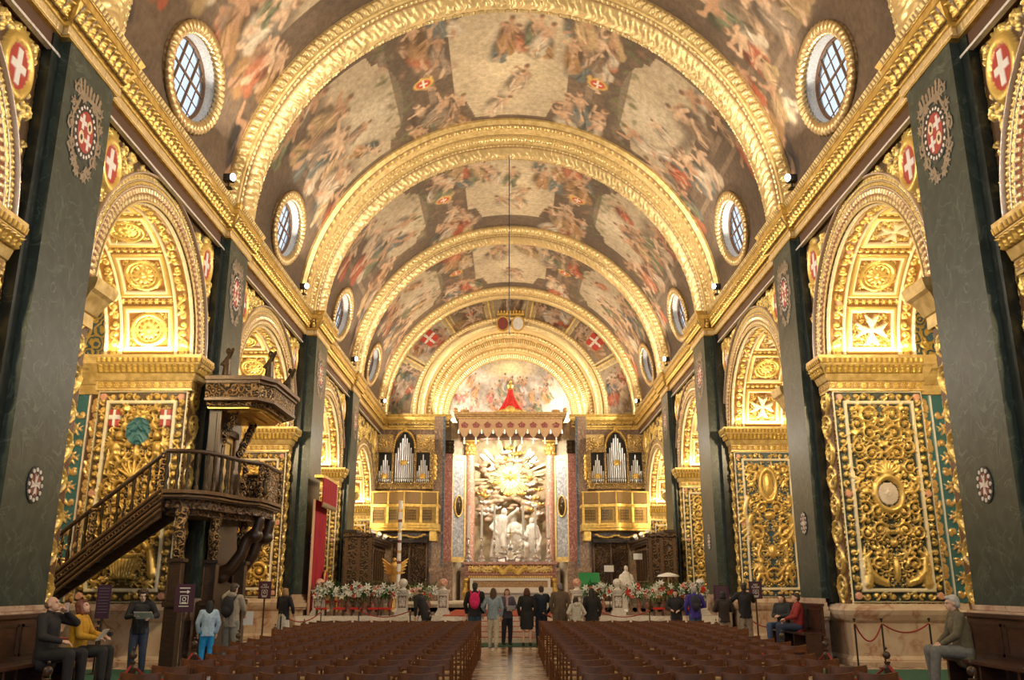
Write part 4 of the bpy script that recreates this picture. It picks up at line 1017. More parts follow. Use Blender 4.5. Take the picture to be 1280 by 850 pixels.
rib(5, 52.25, 1.35, '')
# the third rib has a broad plain step in front of it
t = thing('trim_vault_rib_6', None, None, (0, 31.85, VZ)); t['kind'] = 'structure'
b = MB(); n = 72; prof = [(-.62, VR+.05), (-.62, VR-.08), (-.55, VR-.14), (-.48, VR-.20), (.66, VR-.22), (.66, VR+.05)]; m = len(prof); vs = []
for k in range(n+1):
    for y, r in prof: vs.append((-r*math.cos(PI*k/n), y, r*math.sin(PI*k/n)))
b.add(vs, [(k*m+j, k*m+(j+1) % m, (k+1)*m+(j+1) % m, (k+1)*m+j) for k in range(n) for j in range(m)]); b.build('rib_step', M['lgold'], t)
for y0, wd, pat, dep in ((-.46, .30, pat_bead, .06), (.30, .2, pat_leaf, .05)):
    def fn(S, T, H, y0=y0, wd=wd): r = VR-.22; th = S/r; return np.stack([-(r-H)*np.cos(th), y0+wd*T, (r-H)*np.sin(th)], -1)
    ribbon('bead_band', fn, PI*(VR-.22), wd, pat, dep, 620, 9, parent=t, gold=(.80,.56,.20), ground=(.35,.2,.08))
# ================================================================== ORGANIC SHAPES: overlapping limbs fused into one continuous surface
def blob_mesh(name, caps, mat, parent=None, voxel=.02, smooth=6, tf=None, cut=None):
    """caps: ('c', p0, r0, p1, r1) tapered limb, ('e', centre, (rx, ry, rz), optional euler) ellipsoid"""
    m = MB()
    for c in caps:
        if c[0] == 'c':
            _, p0, r0, p1, r1 = c; p0, p1 = Vector(p0), Vector(p1)
            if (p1-p0).length > 1e-5: m.tube([p0, p0.lerp(p1, .5), p1], [r0, (r0+r1)/2, r1], 12)
            m.ball(p0, r0, 12, 8); m.ball(p1, r1, 12, 8)
        else:
            k = MB(); k.ball((0, 0, 0), c[2], 16, 10)
            R = Matrix.Rotation(0, 3, 'X')
            if len(c) > 3:
                from mathutils import Euler
                R = Euler(c[3]).to_matrix()
            m.add([R@Vector(v)+Vector(c[1]) for v in k.v], k.f)
    me = bpy.data.meshes.new(name); me.from_pydata(m.v, [], m.f)
    bm = bmesh.new(); bm.from_mesh(me); bmesh.ops.recalc_face_normals(bm, faces=bm.faces); bm.to_mesh(me); bm.free()
    o = bpy.data.objects.new('tmp', me); COL.objects.link(o)
    r = o.modifiers.new('r', 'REMESH'); r.mode = 'VOXEL'; r.voxel_size = voxel
    if smooth: q = o.modifiers.new('s', 'SMOOTH'); q.factor = .5; q.iterations = smooth
    dg = bpy.context.evaluated_depsgraph_get(); dg.update()
    e = bpy.data.meshes.new_from_object(o.evaluated_get(dg)); bpy.data.objects.remove(o); bpy.data.meshes.remove(me)
    e.name = name; e.materials.clear()
    if cut is not None:
        bm = bmesh.new(); bm.from_mesh(e); bmesh.ops.bisect_plane(bm, geom=bm.verts[:]+bm.edges[:]+bm.faces[:], plane_co=(0, 0, cut), plane_no=(0, 0, 1), clear_inner=True)
        bmesh.ops.holes_fill(bm, edges=[q for q in bm.edges if q.is_boundary]); bm.to_mesh(e); bm.free()
    return link_mesh(name, e, mat, parent, smooth=True)

# ================================================================== THE EAST END
EY = YEND
b = MB()
for s in (-1, 1):
    x0, x1 = sorted((s*3.95, s*OX)); b.box((x0, EY, 0), (x1, EY+.6, ZC+.05))
st(b.build('wall_end', M['brown_marble']))
for s in (-1, 1):
    nm = 'left' if s < 0 else 'right'
    path = [(s*(WX-.2), EY), (s*3.9, EY), (s*3.9, EY+.6)]
    st(sweep('trim_cornice_end_'+nm, path if s < 0 else path[::-1], ENT, M['gold']))
    for z0, o0, z1, o1, pat, dep in ((ZT+.12, .07, ZT+.24, .07, pat_flute, .03), (ZT+.45, .14, ZT+.61, .25, pat_egg, .07), (ZT+.26, .12, ZT+.45, .12, pat_scroll, .06)):
        o = straight_ribbon('trim_cornice_end_carving', (s*7.4, EY-o0, z0), (s*3.7, EY-o0, z0), (0, -(o1-o0), z1-z0), (0, -1, 0), pat, dep, res=.06, nt=8); st(o)
    # end pilasters: brown marble with a blue grey edge
    t = thing('end_pilaster', f'brown marble pilaster with blue-grey edge between the {nm} organ and the altar recess', 'pilaster', (s*4.30, EY-.28, .9))
    m = MB(); m.box((-.26, 0, 1.9), (.26, .27, ZT-.02)); m.build('shaft', M['brown_marble'], t)
    m = MB(); x = -s*.33; m.box((x-.07, 0, 1.9), (x+.07, .27, ZT-.02)); m.build('edge_strip', M['bluegrey'], t)
    m = MB(); m.box((-.36, -.06, 0), (.36, .27, 1.6)); m.box((-.40, -.10, 1.6), (.40, .27, 1.9)); m.build('pedestal', M['brown_marble'], t, bevel=.02)
# painted ring over the end wall, with framed figure panels
def end_ring():
    ny, nx = 760, 70; r0, r1 = 5.9, VR; L_ = PI*(r0+r1)/2; rg = random.Random(5); rn = np.random.default_rng(3)
    p = Paint(ny, nx, L_, r1-r0); p.c[:] = (.60,.47,.26)
    cuts = [0, 30, 57, 79, 101, 123, 150, 180]
    for a, c in zip(cuts[:-1], cuts[1:]):
        ya, yb = L_*(a+2)/180, L_*(c-2)/180; dk = rg.choice([(.42,.33,.22), (.50,.42,.30), (.30,.22,.14)])
        p.poly([(.12, ya), (r1-r0-.12, ya), (r1-r0-.12, yb), (.12, yb)], (.75,.60,.28)); p.poly([(.18, ya+.07), (r1-r0-.18, ya+.07), (r1-r0-.18, yb-.07), (.18, yb-.07)], dk)
        up = 0 if 75 < (a+c)/2 < 105 else (PI/2 if a < 80 else -PI/2)
        for _ in range(9): fig(p, rg.uniform(.5, r1-r0-.5), rg.uniform(ya+.5, yb-.5), rg.uniform(.9, 1.6), up+rg.uniform(-.5, .5), rg)
        if 40 < (a+c)/2 < 50 or 130 < (a+c)/2 < 140: ym = (ya+yb)/2+.2; p.poly([(.7, ym-.4), (1.5, ym-.55), (1.6, ym+.35), (.8, ym+.45)], (.55,.07,.04)); p.poly([(1.08, ym-.45), (1.2, ym-.48), (1.3, ym+.38), (1.15, ym+.4)], (.8,.72,.6)); p.poly([(.72, ym-.1), (1.55, ym-.2), (1.57, ym-.05), (.74, ym+.05)], (.8,.72,.6))
    th = np.linspace(0, PI, ny)[:, None]; rr = np.linspace(r0, r1+.02, nx)[None]
    P = np.stack([-rr*np.cos(th), EY+.0*rr+0*th+.02, VZ+rr*np.sin(th)], -1)
    o = grid_mesh('wall_end_painted_ring', P, M['paint'], None, p.c*.95, smooth=False); st(o)
    for a in cuts[1:-1]:
        t_ = math.radians(a); b = MB(); b.plate([(-.06, r0+.05), (.06, r0+.05), (.06, VR-.1), (-.06, VR-.1)], (0, EY-.03, VZ), (math.sin(t_), 0, math.cos(t_)), (-math.cos(t_), 0, math.sin(t_)), .06)
        st(b.build('trim_ring_frame', M['lgold']))
end_ring()
# stepped gilded arch narrowing to the half-round painting
AZ = 12.0
t = thing('chancel_arch', 'stepped gilded arch of many moulded rings framing the half-round painting over the altar', 'arch', (0, EY, AZ))
def polar(name, ra, ya, rb, yb, pat, dep, out, n=520, gold=(.90,.70,.34), ground=(.50,.33,.13)):
    w_ = math.hypot(rb-ra, yb-ya)
    def fn(S, T, H):
        th = -.08+(PI+.16)*S/(PI*ra); r = ra+(rb-ra)*T-(H if out == 'in' else 0); y = ya+(yb-ya)*T-(H if out == 'front' else 0)
        return np.stack([-r*np.cos(th), y-EY, r*np.sin(th)], -1)
    ribbon(name, fn, PI*ra, w_, pat, dep, n, 9, parent=t, gold=gold, ground=ground)
steps = [(5.95, 52.90, 5.72, 52.90, pat_egg, .06, 'front'), (5.72, 52.9, 5.72, 53.15, pat_plain, .03, 'in'), (5.72, 53.15, 5.25, 53.3, pat_garland, .12, 'front'), (5.25, 53.3, 5.2, 53.9, pat_plain, .04, 'in'),
         (5.2, 53.9, 4.98, 53.9, pat_bead, .06, 'front'), (4.98, 53.9, 4.96, 54.5, pat_scroll, .06, 'in'), (4.96, 54.5, 4.62, 54.5, pat_dentil, .06, 'front'), (4.62, 54.5, 4.58, 55.2, pat_rosettes, .06, 'in'),
         (4.58, 55.2, 4.32, 55.2, pat_egg, .06, 'front'), (4.32, 55.2, 4.28, 55.7, pat_plain, .03, 'in'), (4.28, 55.7, 3.98, 55.8, pat_dentil, .05, 'front'), (3.98, 55.8, 3.95, 56.05, pat_leaf, .03, 'in')]
for ra, ya, rb, yb, pat, dep, out in steps: polar('moulded_ring', ra, ya, rb, yb, pat, dep, out)
# half-round painting of clouds and figures
def tympanum():
    n = 200; R = 4.1; rg = random.Random(9); rn = np.random.default_rng(9)
    p = Paint(n, n*2, R+.6, 2*R); k = vnoise(n, n*2, 6, 5, rn)[..., None]
    p.c[:] = np.array((.42,.38,.33))*(.5+k)+np.array((.55,.48,.40))*np.clip(k*2-.9, 0, 1)
    p.blob(R, 3.9, 1.9, .9, 0, (.90,.75,.42), .95, .8); p.blob(R, 4.0, .8, .5, 0, (1,.88,.55), 1, .8)
    for _ in range(46):
        x, y = rg.uniform(.3, 2*R-.3), rg.uniform(.3, 3.6); v = rg.uniform(.5, .95); p.blob(x, y, rg.uniform(.4, 1.0), rg.uniform(.2, .5), rg.uniform(-.5, .5), (v, v*.93, v*.84), .55, .9)
    p.blob(R+1.3, 1.7, 1.4, 1.0, .5, (.22,.21,.20), .8, .8)
    for _ in range(46):
        x, y = rg.uniform(.5, 2*R-.5), rg.uniform(.5, 3.3)
        if (x-R)**2+(y)**2 < R*R: fig(p, x, y, rg.uniform(.6, 1.2), PI/2+rg.uniform(-.6, .6), rg, rg.choice([(.62,.20,.18), (.55,.50,.42), (.62,.60,.58), (.70,.45,.40), (.25,.30,.22), (.6,.3,.15)]) if x < R+1.2 else rg.choice([(.30,.28,.26), (.25,.32,.2), (.62,.34,.14), (.55,.5,.42)]))
    X, Z = np.meshgrid(np.linspace(-R, R, n*2), np.linspace(-.6, R, n)); P = np.stack([X, 0*X, Z], -1)
    Xc, Zc = (X[:-1, :-1]+X[1:, 1:])/2, (Z[:-1, :-1]+Z[1:, 1:])/2
    o = grid_mesh('half_round_painting', P, M['paint'], None, p.c, None, (Xc**2+np.maximum(Zc, 0)**2) < R*R, smooth=False); o.location = (0, 56.04, AZ)
    tag(o, 'half-round painting of clouds and a crowd of figures above the altar canopy', 'painting')
tympanum()
# crowned pair of oval shields at the head of the arch
t = thing('twin_shields', 'pair of crowned oval shields at the top of the chancel arch', 'coat of arms', (0, EY-.12, 17.45))
for s in (-1, 1):
    m = MB(); m.plate([(.42*math.cos(q), .52*math.sin(q)) for q in np.linspace(0, 2*PI, 25)[:-1]], (s*.47, 0, 0), (1, 0, 0), (0, 0, 1), .08); f_ = m.build('shield_rim', M['gold'], t)
    m = MB(); m.plate([(.32*math.cos(q), .41*math.sin(q)) for q in np.linspace(0, 2*PI, 25)[:-1]], (s*.47, -.09, 0), (1, 0, 0), (0, 0, 1), .03); m.build('shield_field', M['red_inlay'] if s < 0 else M['white_marble'], f_)
    m = MB(); mt = M['white_marble'] if s < 0 else M['red_inlay']; m.box((s*.47-.05, -.115, -.36), (s*.47+.05, -.095, .36)); m.box((s*.47-.28, -.115, -.05), (s*.47+.28, -.095, .05)); m.build('cross', mt, f_)
m = MB(); m.box((-.85, -.02, .55), (.85, .12, .70))
for k in range(9): m.ball((-.76+k*.19, .04, .80), (.08, .06, .12)); 
m.build('crown', M['gold'], t)

# ---- recess behind the high altar
SZ = .9                                                   # sanctuary floor
poly = [(3.95, 53.6), (3.60, 53.75), (3.60, 54.3), (2.95, 56.0), (2.95, 57.0)]
b = MB()
for s in (-1, 1):
    pts = [(s*x, y) for x, y in poly]+[(s*5.2, 57.0), (s*5.2, 53.6)]
    b.prism(pts if s > 0 else pts[::-1], 0, 11.5)
b.box((-5.2, 57.0, 0), (5.2, 57.4, 11.5)); b.box((-5.2, 54.4, 11.5), (5.2, 57.4, 11.75))
b.box((-8.5, 56.1, 11.75), (8.5, 56.4, 20.0))
st(b.build('wall_apse', M['stone']))
for s in (-1, 1):
    nm = 'left' if s < 0 else 'right'
    t = thing('red_marble_pilaster', f'dark red marble pilaster with bronze capital at the {nm} mouth of the altar recess', 'pilaster', (s*3.72, 53.50, SZ))
    m = MB(); m.box((-.24, 0, 2.2), (.24, .30, 8.6)); m.build('shaft', M['red_marble'], t)
    m = MB(); m.box((-.36, -.10, 0), (.36, .34, 1.9)); m.box((-.32, -.06, 1.9), (.32, .32, 2.2)); m.build('base', M['brown_marble'], t, bevel=.02)
    caps = []
    for k in range(5):
        for q in range(3): caps.append(('e', (-.24+.12*k, -.03+.02*(k % 2), 8.7+.26*q), (.09, .10, .16)))
    blob_mesh('capital', caps, M['bronze'], t, .035, 1)
    # grey niche panel with an oval bronze relief, standing on the splay
    ang = math.atan2(56.0-54.3, -(3.60-2.95))*1.0
    t = thing('niche_panel', f'tall grey marble panel with an oval bronze relief, {nm} of the altar', 'wall panel', (s*3.24, 55.05, SZ+2.2), rz=s*(-math.radians(69)+PI/2)*1.0)
    t.rotation_euler = (0, 0, s*math.radians(-35)); t.location = (s*3.16, 54.6, SZ+2.2)
    m = MB()
    for a_, c_ in (((-.52, -.04, 0), (-.40, .04, 6.4)), ((.40, -.04, 0), (.52, .04, 6.4)), ((-.52, -.04, 0), (.52, .04, .3)), ((-.52, -.04, 6.1), (.52, .04, 6.4))): m.box(a_, c_)
    m.build('gilt_frame', M['lgold'], t)
    m = MB(); m.box((-.40, -.0, .3), (.40, .05, 6.1)); m.build('grey_slab', M['grey_marble'], t)
    m = MB(); m.tube([(.27*math.cos(q), -.04, 3.3+.62*math.sin(q)) for q in np.linspace(0, 2*PI, 29)], .05, 8, cap=False); g = m.build('oval_frame', M['gold'], t)
    blob_mesh('oval_relief', [('e', (0, -.01, 3.3), (.26, .05, .6)), ('e', (.03, -.06, 3.45), (.09, .07, .12)), ('c', (0, -.06, 3.3), .09, (-.1, -.06, 3.0), .06), ('c', (.05, -.06, 3.3), .08, (.1, -.06, 2.95), .05)], M['bronze'], t, .03, 2)
    # rose marble column with gilded capital
    t = thing('marble_column', f'rose marble column with gilded leaf capital just {nm} of the marble statue group', 'column', (s*2.50, 55.85, SZ+1.9))
    m = MB(); m.lathe([(.34, 0), (.34, .1), (.40, .18), (.32, .28), (.29, .36)], n=24); m.build('base', M['white_marble'], t, smooth=True)
    m = MB(); m.lathe([(.285, .36), (.285, 3.5), (.255, 6.9)], n=24); m.build('shaft', M['rose_marble'], t, smooth=True)
    caps = [('c', (0, 0, 6.9), .25, (0, 0, 7.5), .30)]
    for k in range(8):
        a_ = PI/4*k
        for q in range(2): caps.append(('e', (.28*math.cos(a_+.4*q), .28*math.sin(a_+.4*q), 7.0+.3*q), (.09, .09, .15)))
    for k in range(4): caps.append(('e', (.36*math.cos(PI/4+PI/2*k), .36*math.sin(PI/4+PI/2*k), 7.58), (.09, .09, .09)))
    blob_mesh('capital', caps, M['gold'], t, .035, 1)
    m = MB(); m.box((-.5, -.45, 7.68), (.5, .5, 8.0)); m.box((-.6, -.55, 8.0), (.6, .6, 8.4)); m.build('entablature_block', M['gold'], t, bevel=.02)
b = MB(); b.box((-3.0, 55.0, SZ), (3.0, 57, SZ+1.9)); b.box((-3.05, 54.9, SZ+1.7), (3.05, 57, SZ+1.9)); st(b.build('trim_apse_base', M['brown_marble']))
b = MB(); b.box((-2.9, 56.9, SZ+1.9), (2.9, 56.99, 11.4)); st(b.build('wall_apse_gilt_back', simple('apse_back', (.74,.58,.34), .6, .1, noise=.5, scale=2)))

# ---- glory: sunburst of gilded rays with ring of clouds and cherubs
gz = 8.25; GC = Vector((0, 56.55, gz))
t = thing('sunburst_glory', 'gilded sunburst with rays, clouds and cherub heads above the marble figures', 'sculpture', GC)
rr = random.Random(3)
m = MB()
for k in range(44):
    a_ = 2*PI*k/44+rr.uniform(-.03, .03); L_ = rr.uniform(1.3, 2.7) if math.sin(a_) > -.3 else rr.uniform(.9, 1.5); w_ = rr.uniform(.05, .12)
    d = Vector((math.cos(a_), 0, math.sin(a_))); n_ = Vector((-d.z, 0, d.x)); yy = -.05-.05*(k % 3)
    vs = [d*.3+n_*.02, d*L_*.93+n_*w_, d*L_, d*L_*.93-n_*w_, d*.3-n_*.02]; vs = [v+Vector((0, yy, 0)) for v in vs]+[v+Vector((0, yy-.07, 0)) for v in vs]
    m.add(vs, [(0,1,2,3,4), (9,8,7,6,5)]+[(i, 5+i, 5+(i+1) % 5, (i+1) % 5) for i in range(5)])
m.build('rays', simple('pale_rays', (.80,.64,.34), .35, .25), t)
m = MB(); m.plate([(.62*math.cos(q), .72*math.sin(q)) for q in np.linspace(0, 2*PI, 33)[:-1]], (0, -.14, .1), (1, 0, 0), (0, 0, 1), .04); m.build('amber_window', simple('lit_amber_glass', (1.0,.72,.22), .4, emit=2.2), t)
caps = []
for k in range(44):
    a_ = 2*PI*k/44; r_ = rr.uniform(1.0, 1.95); x, z = r_*math.cos(a_), r_*math.sin(a_)*1.05
    caps.append(('e', (x, -.22, z), (rr.uniform(.16, .30), .20, rr.uniform(.10, .2))))
for _ in range(26): s_ = rr.choice((-1, 1)); caps.append(('e', (s_*rr.uniform(.8, 1.9), -.2, rr.uniform(-2.6, -1.0)), (rr.uniform(.2, .36), .22, rr.uniform(.12, .24))))
blob_mesh('cloud_ring', caps, simple('cloud_stucco', (.62,.44,.28), .6, .15, noise=.4, scale=3), t, .05, 2)
caps = [('e', (0, -.28, .1), (.13, .12, .26)), ('e', (0, -.34, .42), (.09, .09, .1))]
for s in (-1, 1):
    for q in range(4): caps.append(('c', (s*.08, -.28, .15), .07, (s*(.55-.05*q), -.25, .40-.17*q), .035))
blob_mesh('dove', caps, M['gold'], t, .03, 1)
for k in range(34):
    a_ = rr.uniform(0, 2*PI); r_ = rr.uniform(.9, 2.1); x, z = r_*math.cos(a_)*.95, r_*math.sin(a_)*1.0
    if k > 16: x, z = rr.choice((-1, 1))*rr.uniform(1.0, 1.9), rr.uniform(-2.4, -.6)
    g = blob_mesh('cherub_head', [('e', (x, -.42, z), (.12, .12, .14)), ('e', (x-.2, -.38, z+.02), (.17, .05, .07), (0, .5, 0)), ('e', (x+.2, -.38, z+.02), (.17, .05, .07), (0, -.5, 0)), ('e', (x, -.53, z-.01), (.03, .03, .03))], M['gold'] if k % 2 else M['white_marble'], t, .028, 1)

# ---- marble statue group on its rock (generic draped figures)
t = thing('marble_statue_group', 'white marble group of a standing and a kneeling draped figure below the sunburst', 'sculpture', (0, 55.9, SZ+1.9))
rock = [('e', (rr.uniform(-1.2, 1.2), rr.uniform(-.2, .2), rr.uniform(.1, .5)), (rr.uniform(.3, .6), .35, rr.uniform(.2, .4))) for _ in range(14)]
blob_mesh('rock', rock, M['white_marble'], t, .05, 2)
def statue(nm, x, z0, H, lean, arms, mat, kneel=False):
    q = lambda a, y, b: (x+a*H, y*H, z0+b*H)
    hip = .30 if kneel else .50; L = lean
    c = [('c', q(0, 0, hip), .105*H, q(L*.6, 0, hip+.26), .125*H), ('c', q(L*.6-.09, 0, hip+.28), .06*H, q(L*.6+.09, 0, hip+.28), .06*H), ('e', q(L*1.0, -.02, hip+.42), (.062*H, .07*H, .082*H)), ('c', q(L*.8, 0, hip+.3), .045*H, q(L, 0, hip+.38), .04*H)]
    for a in arms: c += [('c', q(L*.6+a[0], 0, hip+.27), .05*H, q(*a[1]), .04*H), ('c', q(*a[1]), .04*H, q(*a[2]), .028*H), ('e', q(*a[2]), (.035*H, .03*H, .05*H))]
    if kneel: c += [('c', q(-.05, 0, hip), .09*H, q(-.16, -.16, .12), .07*H), ('c', q(-.16, -.16, .12), .065*H, q(.14, 0, .05), .045*H), ('c', q(.06, 0, hip), .09*H, q(.16, -.2, .24), .07*H), ('c', q(.16, -.2, .24), .06*H, q(.12, -.15, .0), .045*H)]
    else: c += [('c', q(-.05, 0, hip), .09*H, q(-.09, -.04, .27), .065*H), ('c', q(-.09, -.04, .27), .06*H, q(-.07, 0, .02), .04*H), ('c', q(.06, 0, hip), .09*H, q(.10, -.07, .28), .065*H), ('c', q(.10, -.07, .28), .06*H, q(.05, .02, .02), .04*H)]
    for k in range(7): f_ = k/6; c.append(('c', q(L*.4-.10+.03*k, -.06, hip+.20-.05*f_), .035*H, q(-.16+.05*k, -.05+.02*(k % 2), max(.08, hip-.42+.05*(k % 3))), .028*H))
    return blob_mesh(nm, c, mat, t, .04, 2)
statue('standing_figure', -.70, .40, 3.2, .10, [(-.09, (-.16, -.1, .62), (-.05, -.2, .52)), (.09, (.24, -.1, .86), (.36, -.14, .96))], M['white_marble'])
statue('kneeling_figure', .42, .40, 3.5, -.07, [(-.09, (-.15, -.14, .42), (-.03, -.2, .50)), (.09, (.16, -.14, .40), (.02, -.2, .48))], M['white_marble'], True)
statue('attendant_figure', 1.45, .30, 2.7, -.05, [(-.09, (-.18, -.1, .55), (-.25, -.15, .70)), (.09, (.16, 0, .55), (.12, -.1, .38))], M['white_marble'])

# ---- canopy over the recess: gilt cornice, scalloped valance with tassels, red drape on top
t = thing('altar_canopy', 'wide canopy over the altar with scalloped gold valance, crowns and white tassels', 'canopy', (0, 51.9, 10.25))
m = MB(); W = 3.05
m.box((-W-.12, -.10, 1.02), (W+.12, 2.2, 1.16)); m.box((-W-.2, -.18, 1.16), (W+.2, 2.2, 1.26)); m.box((-W-.28, -.26, 1.26), (W+.28, 2.2, 1.42))
for s in (-1, 1): m.ball((s*(W+.2), -.2, 1.52), (.16, .14, .16)); m.ball((s*(W-.35), -.2, 1.48), (.3, .1, .09))
m.build('cornice', simple('canopy_gilt_wood', (.55,.33,.13), .4, .4, noise=.4, scale=8), t, bevel=.02)
m = MB(); m.box((-W, .05, .10), (W, 2.1, 1.0)); m.build('dark_lining', simple('canopy_lining', (.10,.035,.018), .8), t)
n = 9; cloth_m = simple('valance_cloth', (.42,.25,.12), .7, noise=.15, scale=10)
m = MB(); poly = [(-W, 1.02)]
for k in range(n):
    x0 = -W+2*W*k/n
    for q in range(13):
        f_ = q/12; poly.append((x0+2*W/n*f_, .34-.42*math.sin(PI*f_)**1.3*1.0+.0))
poly.append((W, 1.02)); m.plate(poly, (0, -.02, 0), (1, 0, 0), (0, 0, 1), .04); m.build('valance', cloth_m, t)
m = MB()
for s in (-1, 1):
    poly = [(0, 1.02)]
    for k in range(3): poly += [(.7*k+.7*q/12, .34-.42*math.sin(PI*q/12)) for q in range(13)]
    poly.append((2.1, 1.02)); m.plate(poly, (s*W, 0, 0), (0, 1, 0), (0, 0, 1), .04)
m.build('side_valance', cloth_m, t)
for k in range(n):
    xc = -W+2*W*(k+.5)/n; m = MB(); m.box((xc-.15, -.075, .50), (xc+.15, -.055, .56))
    for q in (-1, 0, 1): m.ball((xc+q*.11, -.07, .66), (.055, .015, .11)); 
    m.ball((xc, -.07, .82), (.04, .015, .04)); m.tube([(xc-.15, -.07, .56), (xc-.2, -.07, .7), (xc, -.07, .8), (xc+.2, -.07, .7), (xc+.15, -.07, .56)], .02, 6); m.build('crown_emblem', M['red_inlay'], t)
    m = MB(); m.lathe([(.02, 0), (.05, -.08), (.035, -.14), (.07, -.42), (.0, -.43)], (xc, -.05, -.06), 8); m.build('tassel', M['wax'], t, smooth=True)
for k in range(n+1):
    xc = -W+2*W*k/n; m = MB(); m.lathe([(.02, .1), (.05, 0), (.06, -.16), (.0, -.17)], (xc, -.05, .30), 8); m.build('small_tassel', M['wax'], t, smooth=True)
blob_mesh('crest', [('e', (0, -.24, 1.55), (.3, .1, .24)), ('e', (-.4, -.22, 1.48), (.25, .08, .12)), ('e', (.4, -.22, 1.48), (.25, .08, .12)), ('e', (-.75, -.22, 1.45), (.2, .07, .07)), ('e', (.75, -.22, 1.45), (.2, .07, .07))], M['gold'], t, .04, 1)
# red drape: fluted cone falling from a small crown
n = 64; rows = 14; P = np.zeros((rows, n+1, 3))
for i in range(rows):
    f_ = i/(rows-1); R = .14+.75*f_**1.5+(.9*(f_-.9)*10 if f_ > .9 else 0)*.8; z = 3.05-1.60*f_**.9
    for k in range(n+1):
        a_ = 2*PI*k/n; r_ = R*(1+.12*math.sin(9*a_)*min(1, f_*2)); P[i, k] = (r_*math.cos(a_), 1.0+r_*.55*math.sin(a_), z)
g = grid_mesh('red_drape', P, M['red']); g.location = (0, 51.9, 10.25); tag(g, 'scarlet drape gathered into a tall fluted cone on top of the altar canopy', 'drape')
t2 = thing('gilt_finial', 'small gilded crown finial tying the top of the scarlet drape', 'finial', (0, 52.9, 13.25))
m = MB(); m.lathe([(.10, 0), (.20, .05), (.16, .12), (.22, .3), (.12, .4), (.05, .45), (.08, .55), (.0, .62)], n=12); m.build('crown', M['gold'], t2, smooth=True)
m = MB(); m.box((-.02, -.02, .6), (.02, .02, .85)); m.box((-.09, -.02, .72), (.09, .02, .76)); m.build('cross', M['gold'], t2)
# ---- sanctuary floor, steps
SX = 7.25
b = MB(); b.box((-SX, 31.3, 0), (SX, 44.0, .75)); b.box((-WX, 34.3, 0), (WX, 44.0, .75)); st(b.build('floor_sanctuary', M['white_marble']))
b = MB(); b.box((-WX, 43.6, 0), (WX, 57, .9)); st(b.build('floor_choir', M['stone']))
t = thing('chancel_steps', 'five white marble steps with red carpet climbing to the sanctuary', 'steps', (0, 29.7, 0))
m = MB()
for k in range(5): m.box((-2.35, .34*k, .15*k), (2.35, 1.6, .15*(k+1)-.001)) if k < 5 else None
m.build('treads', M['white_marble'], t)
m = MB()
for k in range(5): m.box((-1.7, .34*k, .15*(k+1)), (1.7, .34*(k+1), .15*(k+1)+.012))
m.build('carpet_runner', M['carpet'], t)
o = MB().box((-2.3, 31.32, .755), (2.3, 39.0, .775)).build('red_carpet', M['carpet']); tag(o, 'red carpet on the sanctuary floor behind the standing visitors', 'carpet')
o = MB().box((-2.2, 27.6, .004), (2.2, 29.4, .016)).build('green_carpet', M['green_carpet']); tag(o, 'dark green carpet strip in front of the chancel steps', 'carpet')

